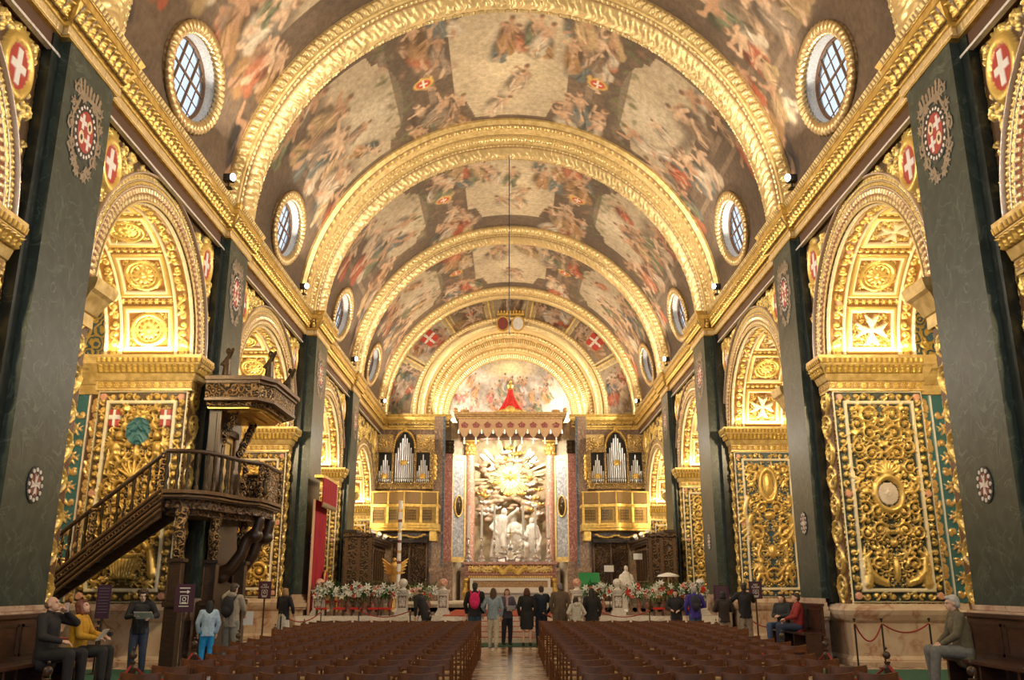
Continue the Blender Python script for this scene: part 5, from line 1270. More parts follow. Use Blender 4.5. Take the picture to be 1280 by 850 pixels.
# ---- organs
def organ(s):
    nm = 'left' if s < 0 else 'right'
    t = thing('pipe_organ', f'gilded organ case with three towers of tin pipes on the {nm} of the end wall', 'organ', (s*6.28, 52.3, 7.2), group=None)
    m = MB()
    m.box((-1.75, 0, 0), (1.75, .65, .28)); m.box((-1.85, -.08, .28), (1.85, .65, .36))
    for x0, x1 in ((-1.75, -1.52), (-.72, -.60), (.60, .72), (1.52, 1.75)): m.box((x0, -.02, .36), (x1, .65, 2.15))
    m.box((-1.75, .35, .36), (1.75, .65, 2.15))
    m.box((-1.80, -.06, 2.15), (-.60, .65, 2.28)); m.box((.60, -.06, 2.15), (1.80, .65, 2.28)); m.box((-.72, -.0, 2.15), (-.60, .65, 2.5)); m.box((.60, -.0, 2.15), (.72, .65, 2.5))
    m.build('case', M['carve_fine'], t, bevel=.01)
    m = MB()
    for x in (-1.6, 1.6): m.cbox((x, .1, 2.55), (.34, .3, .5)); m.ball((x, .1, 2.92), .13)
    m.build('corner_blocks', M['carve_fine'], t)
    # pierced carving: gables and side wings
    r = Rel(1.1, .95, .02)
    for x, y, R, d in ((.22, .22, .18, 1), (.55, .30, .20, -1), (.85, .45, .2, 1), (.9, .8, .13, -1), (.45, .62, .16, 1), (.15, .55, .1, 1)): r.spiral(x, y, R, 1.4, x*3, d, .045, .8)
    for e in (-1, 1):
        def warp(X, Y, H, e=e): return np.stack([e*(1.78-X), 0*X+.12-H, 2.28+Y], -1)
        rel_panel('gable_carving', r, None, None, None, .14, t, warp=warp, gold=(.88,.64,.26), ground=(.60,.42,.17))
        blob_mesh('side_wing', [('e', (e*(1.82+.05*(k % 2)), .0, .6+.17*k), (.11, .08, .11)) for k in range(9)], M['gold'], t, .035, 1)
    m = MB()
    for k in range(24): a_ = PI*k/23; m.ball((.62*math.cos(a_), .02, 2.45+.75*math.sin(a_)*1.3), (.07, .06, .07), 8, 5)
    m.ball((0, .0, 3.52), (.14, .1, .16)); m.build('crest_beads', M['gold'], t)
    # dark backing behind the pipes
    m = MB(); m.box((-.60, .28, .36), (.60, .34, 2.5)); m.plate([(-.60, 2.5), (.60, 2.5), (.45, 2.9), (.12, 3.38), (-.12, 3.38), (-.45, 2.9)], (0, .30, 0), (1, 0, 0), (0, 0, 1), .05); m.box((-1.52, .28, .36), (-.72, .34, 2.15)); m.box((.72, .28, .36), (1.52, .34, 2.15)); m.build('backing', M['black'], t)
    def pipe(x, z0, h, r_):
        m = MB(); m.lathe([(.012, 0), (r_, .14), (r_, .16), (r_, h), (r_*.9, h), (r_*.9, h-.02), (0, h-.02)], (x, .12, z0), 10)
        o = m.build('pipe', M['tin'], t, smooth=True); m = MB(); m.box((x-r_*.6, .12-r_-.006, z0+.22), (x+r_*.6, .12-r_+.02, z0+.27)); m.build('pipe_mouth', M['black'], o)
    for k in range(9): q = abs(k-4); pipe(-.50+.125*k, .38, [2.85, 2.62, 2.35, 2.05, 1.72][q], .052)
    for e in (-1, 1):
        for k in range(7): q = abs(k-3); pipe(e*1.12-.33+.11*k, .38, [1.65, 1.32, 1.0, .68][q], .045)
    for e in (-1, 0, 1):
        m = MB(); x = e*1.12; z = .75 if e else 1.55
        m.ball((x, .02, z), (.15, .05, .15), 12, 8)
        for k in range(6): a_ = PI/3*k; m.ball((x+.2*math.cos(a_), .02, z+.13*math.sin(a_)), (.08, .04, .06), 8, 5)
        m.build('cartouche', M['gold'], t)
    # balcony
    B = thing('organ_balcony', f'gilded wooden balcony with grilles under the {nm} organ', 'balcony', (s*6.0, 51.15, 4.75))
    def prof(x): return -.42*math.exp(-((x)/.85)**2)-.05
    xs = np.linspace(-1.93, 1.93, 33)
    def shell(y_in, z0, z1, off, th=.06):
        poly = [(x, prof(x)-off) for x in xs]+[(xs[-1], prof(xs[-1])-off+y_in), (xs[0], prof(xs[0])-off+y_in)]
        return poly
    m = MB(); m.prism(shell(1.55, 0, 0, 0), .15, .28); m.prism(shell(1.55, 0, 0, .06), .28, .40); m.prism(shell(1.55, 0, 0, -.15), .0, .15); m.prism(shell(1.55, 0, 0, .08), 1.30, 1.46); m.build('floor_and_cornice', M['gold'], B)
    poly = shell(0, 0, 0, -.03); P2 = [(x, prof(x)+.03) for x in xs]+[(x, prof(x)+.09) for x in xs[::-1]]
    m = MB(); m.prism(P2, .40, 1.30); m.build('parapet', simple('gilt_panel', (.46,.29,.08), .45, .35, noise=.3, scale=9), B)
    m = MB()
    for x0 in (-1.62, -.62, .38, 1.30):
        x0 = x0*.93
        for q in range(7): x = x0-.27+.09*q+.02; m.box((x, prof(x)-.0, .55), (x+.03, prof(x)+.02, 1.15))
        for zz in (.62, .78, .94, 1.08): m.box((x0-.27, prof(x0)-.01, zz), (x0+.33, prof(x0)+.02, zz+.025))
    m.build('grille', M['dark_wood'], B)
    for x in (-1.85, -.95, 0, .95, 1.85): m = MB(); m.box((x-.07, prof(x)-.10, .40), (x+.07, prof(x)+.05, 1.30)); m.build('small_pilaster', M['gold'], B, bevel=.01)
    m = MB(); P3 = [(x, prof(x)-.02) for x in xs]+[(x, prof(x)+.03) for x in xs[::-1]]; m.prism(P3, 2.12, 2.20)
    for x in (-1.85, -.95, 0, .95, 1.85): m.box((x-.04, prof(x)-.02, 1.46), (x+.04, prof(x)+.04, 2.12))
    m.build('upper_rail', M['gold'], B)
    m = MB(); P4 = [(x, prof(x)+.0) for x in xs]+[(x, prof(x)+.015) for x in xs[::-1]]; m.prism(P4, 1.5, 2.1); m.build('rail_panel', simple('bronze_mesh', (.32,.20,.08), .5, .4, noise=.3, scale=30), B)
    for x in (-1.6, 1.6): m = MB(); m.box((x-.2, .3, -.55), (x+.2, 1.45, 0)); m.build('bracket', M['gold'], B, bevel=.03)
    blob_mesh('swag', [('e', (math.sin(k*.42-1.9)*.0-1.1+.2*k, .15, -.22-.16*abs(math.sin(k*PI/5.5))), (.14, .08, .07)) for k in range(12)], M['gold'], B, .035, 1)
    m = MB(); m.box((-1.0, 1.0, 1.9), (1.0, 1.75, 2.45)); m.plate([(-1.0, 0), (1.0, 0), (.5, .35), (-.5, .35)], (0, .95, 2.1), (1, 0, 0), (0, 0, 1), .05); m.build('console', M['walnut_line'], B)
organ(-1); organ(1)

# ---- choir stalls
def stalls(s):
    nm = 'left' if s < 0 else 'right'
    def run(t, L_, H):
        """a run of stalls along local x, back at y=0, seats towards -y"""
        m = MB(); m.box((0, -.08, 0), (L_, 0, H-.35)); m.build('back_panelling', M['stall'], t)
        m = MB(); m.box((-.05, -.42, H-.35), (L_+.05, 0, H-.25)); m.box((-.1, -.5, H-.25), (L_+.1, 0, H-.12)); m.box((-.15, -.58, H-.12), (L_+.15, 0, H)); m.build('canopy_cornice', M['dark_wood'], t, bevel=.01)
        n = max(2, int(L_/.78)); 
        m = MB()
        for k in range(n+1):
            x = L_*k/n; m.box((x-.05, -.2, 1.15), (x+.05, -.08, H-.35)); m.ball((x, -.2, H-.5), (.09, .09, .13), 8, 5); m.box((x-.04, -.62, 0), (x+.04, -.08, 1.12)); m.ball((x, -.6, 1.16), (.07, .09, .06), 8, 5)
        m.build('dividers', M['walnut_line'], t)
        m = MB(); m.box((0, -.55, .42), (L_, -.08, .5)); m.box((0, -.5, 0), (L_, -.42, .42)); m.build('seats', M['dark_wood'], t)
        m = MB(); m.box((0, -1.25, 0), (L_, -1.18, .95)); m.box((0, -1.32, .95), (L_, -1.0, 1.02)); m.build('desk', M['stall'], t)
    t = thing('choir_stalls', f'dark carved choir stalls along the {nm} wall of the chancel', 'choir stalls', (s*7.28, 51.3 if s > 0 else 39.6, SZ-.15), rz=-s*PI/2)
    run(t, 11.7, 3.35)
    x = 11.7 if s > 0 else 0
    m = MB(); m.box((x-.08, -1.32, 0), (x+.08, -.02, 3.05)); m.box((x-.14, -1.4, 3.05), (x+.14, 0, 3.2)); m.build('end_panel', M['stall'], t, bevel=.015)
    m = MB(); e = 1 if s > 0 else -1
    for y in (-1.2, -.7, -.15): m.box((x+e*.08-.02, y-.07, .15), (x+e*.08+.03, y+.07, 3.0))
    m.build('end_pilasters', M['walnut_line'], t)
    t = thing('choir_stalls', f'dark carved choir stalls against the end wall under the {nm} organ', 'choir stalls', (s*4.15 if s < 0 else 4.15, 52.0, SZ), rz=0)
    t.location = ((-6.85 if s < 0 else 4.85), 52.95, SZ); run(t, 2.0, 3.6)
stalls(-1); stalls(1)
for s, xs in ((-1, (-6.35, -5.95, -5.6)), (1, (6.35, 5.95, 5.55))):
    for k, x in enumerate(xs):
        t = thing('spotlight', f'small white spotlight, number {k+1} from the nave on the cornice of the {"left" if s < 0 else "right"} choir stalls', 'spotlight', (s*6.82, 44.5+2.2*k, 4.10), group='spotlights on the choir stalls')
        t['label'] = ('white spotlight on the %s choir stalls, %s' % ('left' if s < 0 else 'right', ['nearest the nave', 'middle of its row of three', 'nearest the organ'][k]))
        m = MB(); m.cbox((0, 0, .03), (.16, .16, .06)); m.build('base', M['black'], t); m = MB(); m.tube([(0, 0, .08), (-s*.1, -.15, .22)], [.09, .12], 12); m.build('lamp_head', M['wax'], t, smooth=True)

# ---- high altar
t = thing('high_altar', 'high altar with gilded carved tiers and white framed mensa', 'altar', (0, 46.2, SZ))
m = MB(); m.box((-2.3, .3, 0), (2.3, 1.6, 1.95)); m.box((-1.9, -.55, 0), (1.9, .3, 1.1)); m.build('core', M['red_marble'], t, bevel=.02)
r = Rel(4.3, .42, .03)
for k in range(22): r.spiral(.1+.2*k, .21, .15, 1.3, k, (-1)**k, .045, .8)
r.mirror(); rel_panel('gilded_frieze', r, (-2.15, .29, 1.45), (1, 0, 0), (0, 0, 1), .10, t, out=(0, -1, 0), gold=(.9,.66,.26), ground=(.35,.10,.06))
r = Rel(4.3, .22, .03)
for k in range(36): r.dab(.06+.12*k, .11, .06, .8)
r.mirror(); rel_panel('gilded_band', r, (-2.15, .27, 1.15), (1, 0, 0), (0, 0, 1), .08, t, out=(0, -1, 0), gold=(.9,.66,.26), ground=(.45,.2,.08))
m = MB(); m.box((-2.4, .15, 1.88), (2.4, 1.7, 2.02)); m.box((-2.3, .22, 1.40), (2.3, .35, 1.45)); m.build('gradine', M['rose_marble'], t, bevel=.015)
m = MB(); m.box((-2.0, -.62, 1.08), (2.0, .32, 1.2)); m.box((-2.0, -.64, .25), (-1.86, -.56, 1.1)); m.box((1.86, -.64, .25), (2.0, -.56, 1.1)); m.build('white_frame', M['wax'], t)
m = MB(); m.box((-1.86, -.60, .2), (1.86, -.56, 1.04)); m.build('altar_frontal', simple('frontal_gilt_cloth', (.62,.40,.22), .6, noise=.35, scale=12), t)
for s in (-1, 1): blob_mesh('corner_figure', [('c', (s*2.2, -.1, .2), .16, (s*2.2, -.05, .9), .2), ('e', (s*2.2, -.15, 1.1), (.14, .14, .15)), ('e', (s*2.2, -.2, .5), (.22, .15, .2))], M['gold'], t, .04, 1)
blob_mesh('centre_ornament', [('e', (k*.13, .18, 1.62+.12*math.cos(k*1.1)), (.12, .08, .16)) for k in range(-6, 7)], M['gold'], t, .035, 1)
t = thing('silver_tabernacle', 'silver reliquary with scrolling feet in the middle of the high altar', 'tabernacle', (0, 46.75, SZ+2.02))
blob_mesh('body', [('c', (0, 0, .1), .28, (0, 0, .55), .16), ('e', (0, 0, .7), (.2, .2, .2)), ('c', (0, 0, .8), .07, (0, 0, 1.15), .04)]+[('c', (s*.1, -.1, .3+.1*k), .07, (s*(.65-.1*k), -.05, .15+.3*k), .06) for s in (-1, 1) for k in range(3)]+[('e', (s*.72, -.05, .2), (.12, .1, .14)) for s in (-1, 1)], M['silver'], t, .03, 1)
m = MB(); m.box((-.03, -.03, 1.1), (.03, .03, 1.7)); m.box((-.16, -.03, 1.42), (.16, .03, 1.48)); m.build('cross', M['gold'], t)
cs = None
for k, x in enumerate((-2.15, -1.48, -.82, .66, 1.30, 1.97)):
    if cs is None:
        cs = thing('candlestick', None, 'candlestick')
        m = MB(); m.lathe([(.0, 0), (.22, 0), (.22, .06), (.13, .14), (.18, .22), (.10, .30), (.045, .36), (.09, .45), (.04, .52), (.035, .75), (.085, .82), (.04, .9), (.035, 1.1), (.12, 1.18), (.12, 1.2), (.03, 1.22)], n=14); m.build('stick', M['silver'], cs, smooth=True)
        m = MB(); m.tube([(0, 0, 1.2), (0, 0, 2.85)], .06, 10); c_ = m.build('candle', M['wax'], cs, smooth=True)
        m = MB(); m.tube([(0, 0, 2.85), (0, 0, 2.89)], .006, 6); m.build('wick', M['black'], c_)
        o = cs
    else: o = copy_tree(cs)
    o.location = (x, 46.65, SZ+2.02)
    tag(o, 'tall silver candlestick with white candle, %s on the high altar' % ['leftmost', 'second from the left', 'third from the left', 'third from the right', 'second from the right', 'rightmost'][k], 'candlestick', 'silver candlesticks on the high altar')
# front altar table with lace cloth
t = thing('altar_table', 'white marble altar table with lace-edged cloth behind the standing visitors', 'altar', (.2, 40.2, .75))
m = MB(); m.box((-1.45, 0, .12), (1.45, .9, .82)); m.box((-1.6, -.12, 0), (1.6, 1.0, .12)); m.build('block', M['white_marble'], t, bevel=.01)
m = MB(); m.box((-1.62, -.1, .82), (1.62, 1.0, .90)); m.build('table_top', M['white_marble'], t, bevel=.01)
m = MB(); zz = [(-1.64+3.28*k/60, .70-.03*(k % 2)) for k in range(61)]; m.plate([(1.64, .92), (-1.64, .92)]+zz, (0, -.13, 0), (1, 0, 0), (0, 0, 1), .02); m.box((-1.64, -.13, .90), (1.64, 1.02, .92)); m.build('lace_cloth', M['wax'], t)

# ---- balustrade, pedestals with stone balls
BY = 32.45
def pedestal(x, ball, lab):
    t = thing('balustrade_pedestal', lab, 'pedestal', (x, BY, .75), group='balustrade pedestals with stone balls'); t.scale = (.82, .82, .78)
    m = MB(); m.cbox((0, 0, .06), (.62, .62, .12)); m.cbox((0, 0, .16), (.54, .54, .08)); m.cbox((0, 0, .58), (.44, .44, .76)); m.cbox((0, 0, 1.0), (.54, .54, .08)); m.cbox((0, 0, 1.07), (.6, .6, .06)); m.build('block', M['white_marble'], t, bevel=.012)
    r = Rel(.34, .62, .015); r.band(0, 0, .34, .03, .3, 3); r.band(0, .59, .34, .62, .3, 3); r.spiral(.1, .4, .08, 1.4, 0, 1, .025, .7); r.spiral(.1, .2, .08, 1.4, 2, -1, .025, .7); r.dab(.17, .3, .05, .8, ry=.12); r.mirror()
    rel_panel('scroll_panel', r, (-.17, -.225, .27), (1, 0, 0), (0, 0, 1), .03, t, out=(0, -1, 0), gold=(.72,.66,.58), ground=(.22,.17,.13))
    m = MB(); m.lathe([(.18, 1.10), (.10, 1.16), (.10, 1.22), (.15, 1.26)], n=16); m.build('ball_foot', M['white_marble'], t, smooth=True)
    m = MB(); m.ball((0, 0, 1.40), .19, 18, 12); m.build('stone_ball', ball, t, smooth=True)
for x, bm_, lab in ((-6.72, M['rose_marble'], 'white pedestal with pinkish ball nearest the red hanging'), (-3.78, M['white_marble'], 'white carved pedestal with pale ball left of the steps, in front of the eagle lectern'),
                 (-2.36, M['rose_marble'], 'white pedestal with pink ball flanking the steps on the left'), (2.36, M['rose_marble'], 'white pedestal with pink ball flanking the steps on the right, by the green lectern'),
                 (3.78, M['white_marble'], 'white carved pedestal with pale ball right of the steps, in front of the bust'), (6.72, M['white_marble'], 'white pedestal nearest the third green pilaster on the right')):
    pedestal(x, bm_, lab)
bal = None
for s in (-1, 1):
    for x0, x1 in ((2.36, 3.78), (3.78, 6.72)):
        xa, xb = sorted((s*(x0+.31), s*(x1-.31)))
        t = thing('balustrade', 'marble balustrade %s of the steps, %s section' % ('left' if s < 0 else 'right', 'short inner' if x0 < 3 else 'long outer'), 'balustrade', ((xa+xb)/2, BY, .75)); t.scale = (1, 1, .78); h = (xb-xa)/2
        m = MB(); m.box((-h, -.17, 0), (h, .17, .14)); m.box((-h, -.16, .86), (h, .16, 1.0)); m.build('rails', M['brown_marble'], t, bevel=.01)
        n = int((xb-xa)/.27)
        for k in range(n):
            m = MB(); x = -h+(xb-xa)*(k+.5)/n; m.lathe([(.08, .14), (.08, .2), (.045, .25), (.09, .38), (.085, .48), (.04, .62), (.05, .70), (.08, .80), (.08, .86)], (x, 0, 0), 10); m.build('baluster', M['red_marble'] if k % 3 else M['brown_marble'], t, smooth=True)

# ---- flowers
gm = [simple('leaf_green', (.03,.12,.02), .6, noise=.4, scale=8), simple('leaf_pale', (.16,.26,.06), .6)]
wm, rm, cm = simple('white_petals', (.82,.82,.74), .7), simple('red_petals', (.70,.06,.035), .6), simple('coral_petals', (.80,.20,.12), .6)
def bloom_mesh(kind):
    m = MB()
    if kind == 'lily':
        for k in range(6):
            a_ = PI/3*k; d = Vector((math.cos(a_), math.sin(a_), 0)); n_ = Vector((-d.y, d.x, 0))
            vs = [Vector((0, 0, 0)), d*.05+n_*.028+Vector((0, 0, .06)), d*.12+Vector((0, 0, .07)), d*.05-n_*.028+Vector((0, 0, .06))]; vs += [v-Vector((0, 0, .006)) for v in vs]
            m.add(vs, [(0,1,2,3), (7,6,5,4), (0,4,5,1), (1,5,6,2), (2,6,7,3), (3,7,4,0)])
        m.ball((0, 0, .03), .02, 6, 4)
    else:
        for rr_, zz, nn in ((.09, .02, 12), (.06, .04, 9)):
            for k in range(nn): a_ = 2*PI*k/nn; m.ball((rr_*.6*math.cos(a_), rr_*.6*math.sin(a_), zz), (rr_*.5, rr_*.5, .012), 6, 4)
        m.ball((0, 0, .045), (.025, .025, .02), 6, 4)
    return m
def bouquet(x, y, z, w_, lab, seed, n=24, tall=.46):
    rg = random.Random(seed); t = thing('flower_arrangement', lab, 'flowers', (x, y, z), group='flower arrangements along the balustrade')
    m = MB(); m.box((-w_/2+.08, -.16, 0), (w_/2-.08, .1, .12)); m.build('trough', M['black'], t)
    m = MB()
    for _ in range(int(190*w_)):
        a = Vector((rg.uniform(-w_/2, w_/2)*.9, rg.uniform(-.18, .05), rg.uniform(.05, .3))); L_ = rg.uniform(.22, .45); d = Vector((rg.uniform(-1, 1), rg.uniform(-1.3, .1), rg.uniform(-1.1, 1.0))).normalized(); n_ = d.cross(Vector((0, 0, 1))).normalized()*rg.uniform(.015, .03); u = Vector((0, 0, .006))
        b_ = a+d*L_*.5+Vector((0, 0, .03)); c = a+d*L_-Vector((0, 0, .05)); vs = [a, b_+n_, c, b_-n_]; vs += [v-u for v in vs]; m.add(vs, [(0,1,2,3), (7,6,5,4), (0,4,5,1), (1,5,6,2), (2,6,7,3), (3,7,4,0)])
    m.build('foliage', gm[seed % 2] if seed % 3 else gm[0], t)['kind'] = 'stuff'
    for k in range(n):
        kd = 'lily' if rg.random() < .74 else 'gerbera'; q = bloom_mesh(kd); sc_ = rg.uniform(.9, 1.35)
        px = rg.uniform(-.5, .5)*w_; pz = .12+tall*rg.random()*(1-abs(px)/w_*.8); d = Vector((rg.uniform(-.5, .5)+px*.5, -1, rg.uniform(-.1, .9))); R = d.to_track_quat('Z', 'Y').to_matrix()
        q.v = [tuple(R@(Vector(v)*sc_)+Vector((px, -.20-rg.random()*.05, pz-.16))) for v in q.v]
        q.build('lily' if kd == 'lily' else 'gerbera', wm if kd == 'lily' else (rm if rg.random() < .7 else cm), t)
for k, (x, w_) in enumerate(((-6.3, 1.0), (-5.3, 1.0), (-4.4, .8))):
    bouquet(x, BY-.12, 1.42, w_, 'white lilies and red flowers on the left balustrade, %s' % ['next to the red hanging', 'in the middle of the three', 'beside the eagle lectern'][k], 20+k)
    bouquet(-x, BY-.12, 1.42, w_, 'bank of white and red flowers on the right balustrade, %s' % ['nearest the green pilaster', 'in the middle of the three', 'beside the stone bust'][k], 30+k)
bouquet(-3.05, BY-.12, 1.42, .9, 'white lilies with red flowers between the two left pedestals', 41); bouquet(3.05, BY-.12, 1.42, .9, 'red and white flowers between the two right pedestals', 42)
# red kneelers on the step in front of the balustrade
kn = None
for k in range(8):
    x = (-6.5, -5.9, -5.3, -4.7, -4.3, 5.1, 5.7, 6.3)[k]
    if kn is None:
        kn = thing('kneeler', None, 'kneeler'); m = MB()
        for a_ in (-.15, .15):
            for b_ in (-.1, .1): m.cbox((a_, b_, .1), (.035, .035, .2))
        m.build('frame', M['dark_wood'], kn); m = MB(); m.box((-.19, -.14, .2), (.19, .14, .27)); m.build('cushion', M['red'], kn, bevel=.02); o = kn
    else: o = copy_tree(kn)
    o.location = (x, 31.85, .75)
    tag(o, 'small red cushioned kneeler before the balustrade, ' + ['farthest left', 'second from the left', 'third from the left', 'fourth from the left', 'fifth from the left, nearest the steps', 'right of the steps, nearest them', 'right of the steps, middle', 'right of the steps, farthest right'][k], 'kneeler', 'red kneelers at the balustrade')

# ---- eagle lectern and paschal candle, green lectern, bust, stands
t = thing('eagle_lectern', 'gilded eagle lectern with spread wings behind the left balustrade', 'lectern', (-4.45, 35.2, .75))
blob_mesh('eagle', [('c', (0, 0, 1.35), .12, (0, -.05, 1.75), .14), ('e', (0, -.1, 1.95), (.08, .1, .09)), ('c', (0, -.17, 1.95), .03, (0, -.26, 1.91), .015)]+[('c', (s*.05, 0, 1.65-.06*k), .06, (s*(.5-.03*k), .08, 2.0-.13*k), .03) for s in (-1, 1) for k in range(5)], M['gold'], t, .022, 2)
m = MB(); m.lathe([(.35, 0), (.35, .1), (.15, .2), (.09, .5), (.14, .8), (.08, 1.0), (.2, 1.25), (.22, 1.35)], n=16); m.build('stand', M['brass'], t, smooth=True)
t = thing('paschal_candle', 'very tall banded white candle rising beside the eagle lectern', 'candle', (-4.15, 34.0, .75))
m = MB(); m.lathe([(.26, 0), (.26, .08), (.10, .2), (.06, .5), (.12, .7), (.06, .9), (.14, 1.1), (.14, 1.14)], n=14); m.build('stand', M['white_marble'], t, smooth=True)
m = MB(); m.tube([(0, 0, 1.14), (0, 0, 4.1)], .075, 14); m.build('candle', M['wax'], t, smooth=True)
for k in range(7): m = MB(); m.tube([(0, 0, 1.4+.38*k), (0, 0, 1.5+.38*k)], .079, 14); m.build('painted_band', M['red_inlay'] if k % 2 else M['brass'], t)
t = thing('lectern', 'lectern covered with bright green cloth right of the steps', 'lectern', (3.15, 36.5, .75))
m = MB(); m.tube([(0, 0, 0), (0, 0, 1.05)], .05, 10); m.cbox((0, 0, .03), (.5, .5, .06)); m.build('stand', M['black'], t)
m = MB(); m.add([(-.42,-.28,1.02),(.42,-.28,1.02),(.42,.28,1.45),(-.42,.28,1.45),(-.42,-.28,1.07),(.42,-.28,1.07),(.42,.28,1.50),(-.42,.28,1.50)], [(0,3,2,1),(4,5,6,7),(0,1,5,4),(1,2,6,5),(2,3,7,6),(3,0,4,7)]); m.box((-.36, -.30, .65), (.36, -.28, 1.05)); m.build('green_cloth', simple('green_silk', (.01,.22,.07), .5), t)
t = thing('stone_bust', 'cream stone half-figure of a robed man behind the right balustrade', 'bust', (4.25, 33.6, .75)); t.scale = (.82, .82, .9)
m = MB(); m.lathe([(.3, 0), (.3, .1), (.2, .2), (.2, .95), (.26, 1.02)], n=4); m.build('plinth', M['white_marble'], t)
blob_mesh('figure', [('c', (0, 0, 1.15), .3, (0, 0, 1.5), .2), ('c', (-.2, 0, 1.45), .12, (-.3, -.1, 1.15), .1), ('c', (.2, 0, 1.45), .12, (.3, -.1, 1.15), .1), ('c', (0, 0, 1.6), .07, (0, 0, 1.7), .06), ('e', (0, -.02, 1.78), (.095, .11, .13)), ('e', (0, -.13, 1.77), (.02, .03, .03))], M['white_marble'], t, .022, 2)
for x, y, h, lab in ((4.1, 38, 1.55, 'music stand with white sheet, the lower one near the green lectern'), (5.6, 40, 2.1, 'music stand with white sheet, the higher one before the right choir stalls')):
    t = thing('music_stand', lab, 'music stand', (x, y, .75)); m = MB(); m.tube([(0, 0, .02), (0, 0, h)], .018, 8)
    for k in range(3): m.tube([(0, 0, .2), (.28*math.cos(2.1*k), .28*math.sin(2.1*k), .0)], .012, 6)
    m.box((-.24, .0, h-.02), (.24, .03, h+.28)); m.build('stand', M['black'], t); m = MB(); m.box((-.2, -.012, h), (.2, -.002, h+.26)); m.build('sheet', M['wax'], t)
t = thing('shaded_lamp', 'floor lamp with white saucer shade before the right choir stalls', 'lamp', (5.9, 34.2, .75)); m = MB(); m.lathe([(.25, 0), (.25, .05), (.12, .1), (.1, .9), (.2, 1.1)], n=12); m.build('pillar', M['walnut_line'], t, smooth=True)
m = MB(); m.lathe([(.42, 1.32), (.38, 1.38), (.1, 1.46), (0, 1.47)], n=20); m.build('shade', M['wax'], t, smooth=True); m = MB(); m.tube([(0, 0, 1.05), (0, 0, 1.4)], .03, 8); m.build('stem', M['brass'], t)
# crimson hanging with valance on the third left pilaster, throne under it
t = thing('crimson_hanging', 'tall crimson hanging with gold-fringed valance on the third green pilaster on the left', 'hanging', (-7.02, 32.3, .75))
n = 60; P = np.zeros((12, n+1, 3))
for i in range(12):
    for k in range(n+1): P[i, k] = (.03*math.sin(k*.9)*.6, 2.15*k/n, 4.0*i/11)
grid_mesh('curtain', P, M['crimson'], t)
m = MB(); m.box((-.06, -.05, 0), (.02, 0, 4.0)); m.build('pale_edging', simple('curtain_edge', (.72,.45,.30), .7), t)
m = MB(); m.box((-.05, -.2, 4.75), (.32, 2.4, 4.86)); m.build('cornice', M['gold'], t, bevel=.01)
m = MB()
for k in range(6):
    y0 = -.18+.43*k; m.plate([(0, 0), (.41, 0), (.41, 1.0), (0, 1.0)], (.27, y0, 3.77), (0, 1, 0), (0, 0, 1), .04)
m.build('valance', M['crimson'], t)
m = MB()
for k in range(36): m.ball((.30, -.15+.07*k, 3.78+.05*(k % 2)), (.035, .035, .08), 6, 5)
m.build('gold_fringe', simple('tarnished_fringe', (.30,.22,.12), .6, .3), t)
t = thing('throne', 'gilt-framed chair with crimson back under the crimson hanging', 'chair', (-6.65, 34.3, .75), rz=PI/2)
m = MB(); m.box((-.3, -.28, .38), (.3, .28, .48)); m.build('seat', M['crimson'], t, bevel=.02)
m = MB(); m.plate([(-.24, .6), (.24, .6), (.24, 1.3), (.12, 1.48), (-.12, 1.48), (-.24, 1.3)], (0, .27, 0), (1, 0, 0), (0, 0, 1), .05); m.build('backrest', M['crimson'], t)
m = MB(); m.tube([(-.27, .25, .5), (-.27, .25, 1.3), (-.13, .25, 1.53), (.13, .25, 1.53), (.27, .25, 1.3), (.27, .25, .5)], .03, 8); m.build('back_frame', M['gold'], t, smooth=True)
for a_ in (-.27, .27):
    for b_ in (-.25, .25): m = MB(); m.tube([(a_, b_, 0), (a_, b_, .4)], .03, 8); m.build('leg', M['gold'], t)
    m = MB(); m.box((a_-.03, -.26, .66), (a_+.03, .26, .72)); m.box((a_-.025, -.25, .45), (a_+.025, -.2, .66)); m.build('armrest', M['gold'], t)
# long lamp chain from the vault on the axis
m = MB(); m.tube([(-.05, 33.3, 19.0), (-.05, 33.3, 11.2)], .018, 6); o = m.build('lamp_chain', M['black']); tag(o, 'thin dark chain hanging down the middle from the vault', 'chain')
# ================================================================== PULPIT with stair and sounding board (left, at the second pilaster)
PU = Vector((-7.0, 22.3, 0))
t = thing('pulpit', 'dark carved walnut pulpit with gilt mouldings, stair and hooded sounding board', 'pulpit', PU)
def sh(m): m.v = [(v[0]-PU.x, v[1]-PU.y, v[2]-PU.z) for v in m.v]; return m
outline = [(-7.75, 19.95), (-7.3, 19.98), (-6.95, 20.25), (-6.75, 20.7), (-6.66, 21.2), (-6.5, 21.75), (-6.22, 22.15), (-6.18, 22.6), (-6.18, 23.9), (-6.35, 24.5), (-6.8, 24.75), (-7.45, 24.75)]
inner = [(-7.45, 22.2), (-7.62, 22.2), (-7.85, 21.3), (-7.75, 20.8)]
m = MB()
def ring(prof_off, z0, z1):
    P_ = []
    n = len(outline)
    for i, (x, y) in enumerate(outline):
        a = Vector(outline[max(i-1, 0)]); c = Vector(outline[min(i+1, n-1)]); d = (c-a).normalized(); P_.append((x+d.y*prof_off, y-d.x*prof_off))
    m.prism(P_+inner, z0, z1)
ring(0, 3.62, 3.82); sh(m).build('floor', M['dark_wood'], t)
m = MB(); ring(.10, 3.74, 3.82); ring(.05, 3.66, 3.70); sh(m).build('gilt_moulding', M['walnut_line'], t)
m = MB(); ring(-.10, 3.42, 3.62); ring(-.25, 3.28, 3.42); sh(m).build('coved_base', M['stall'], t)
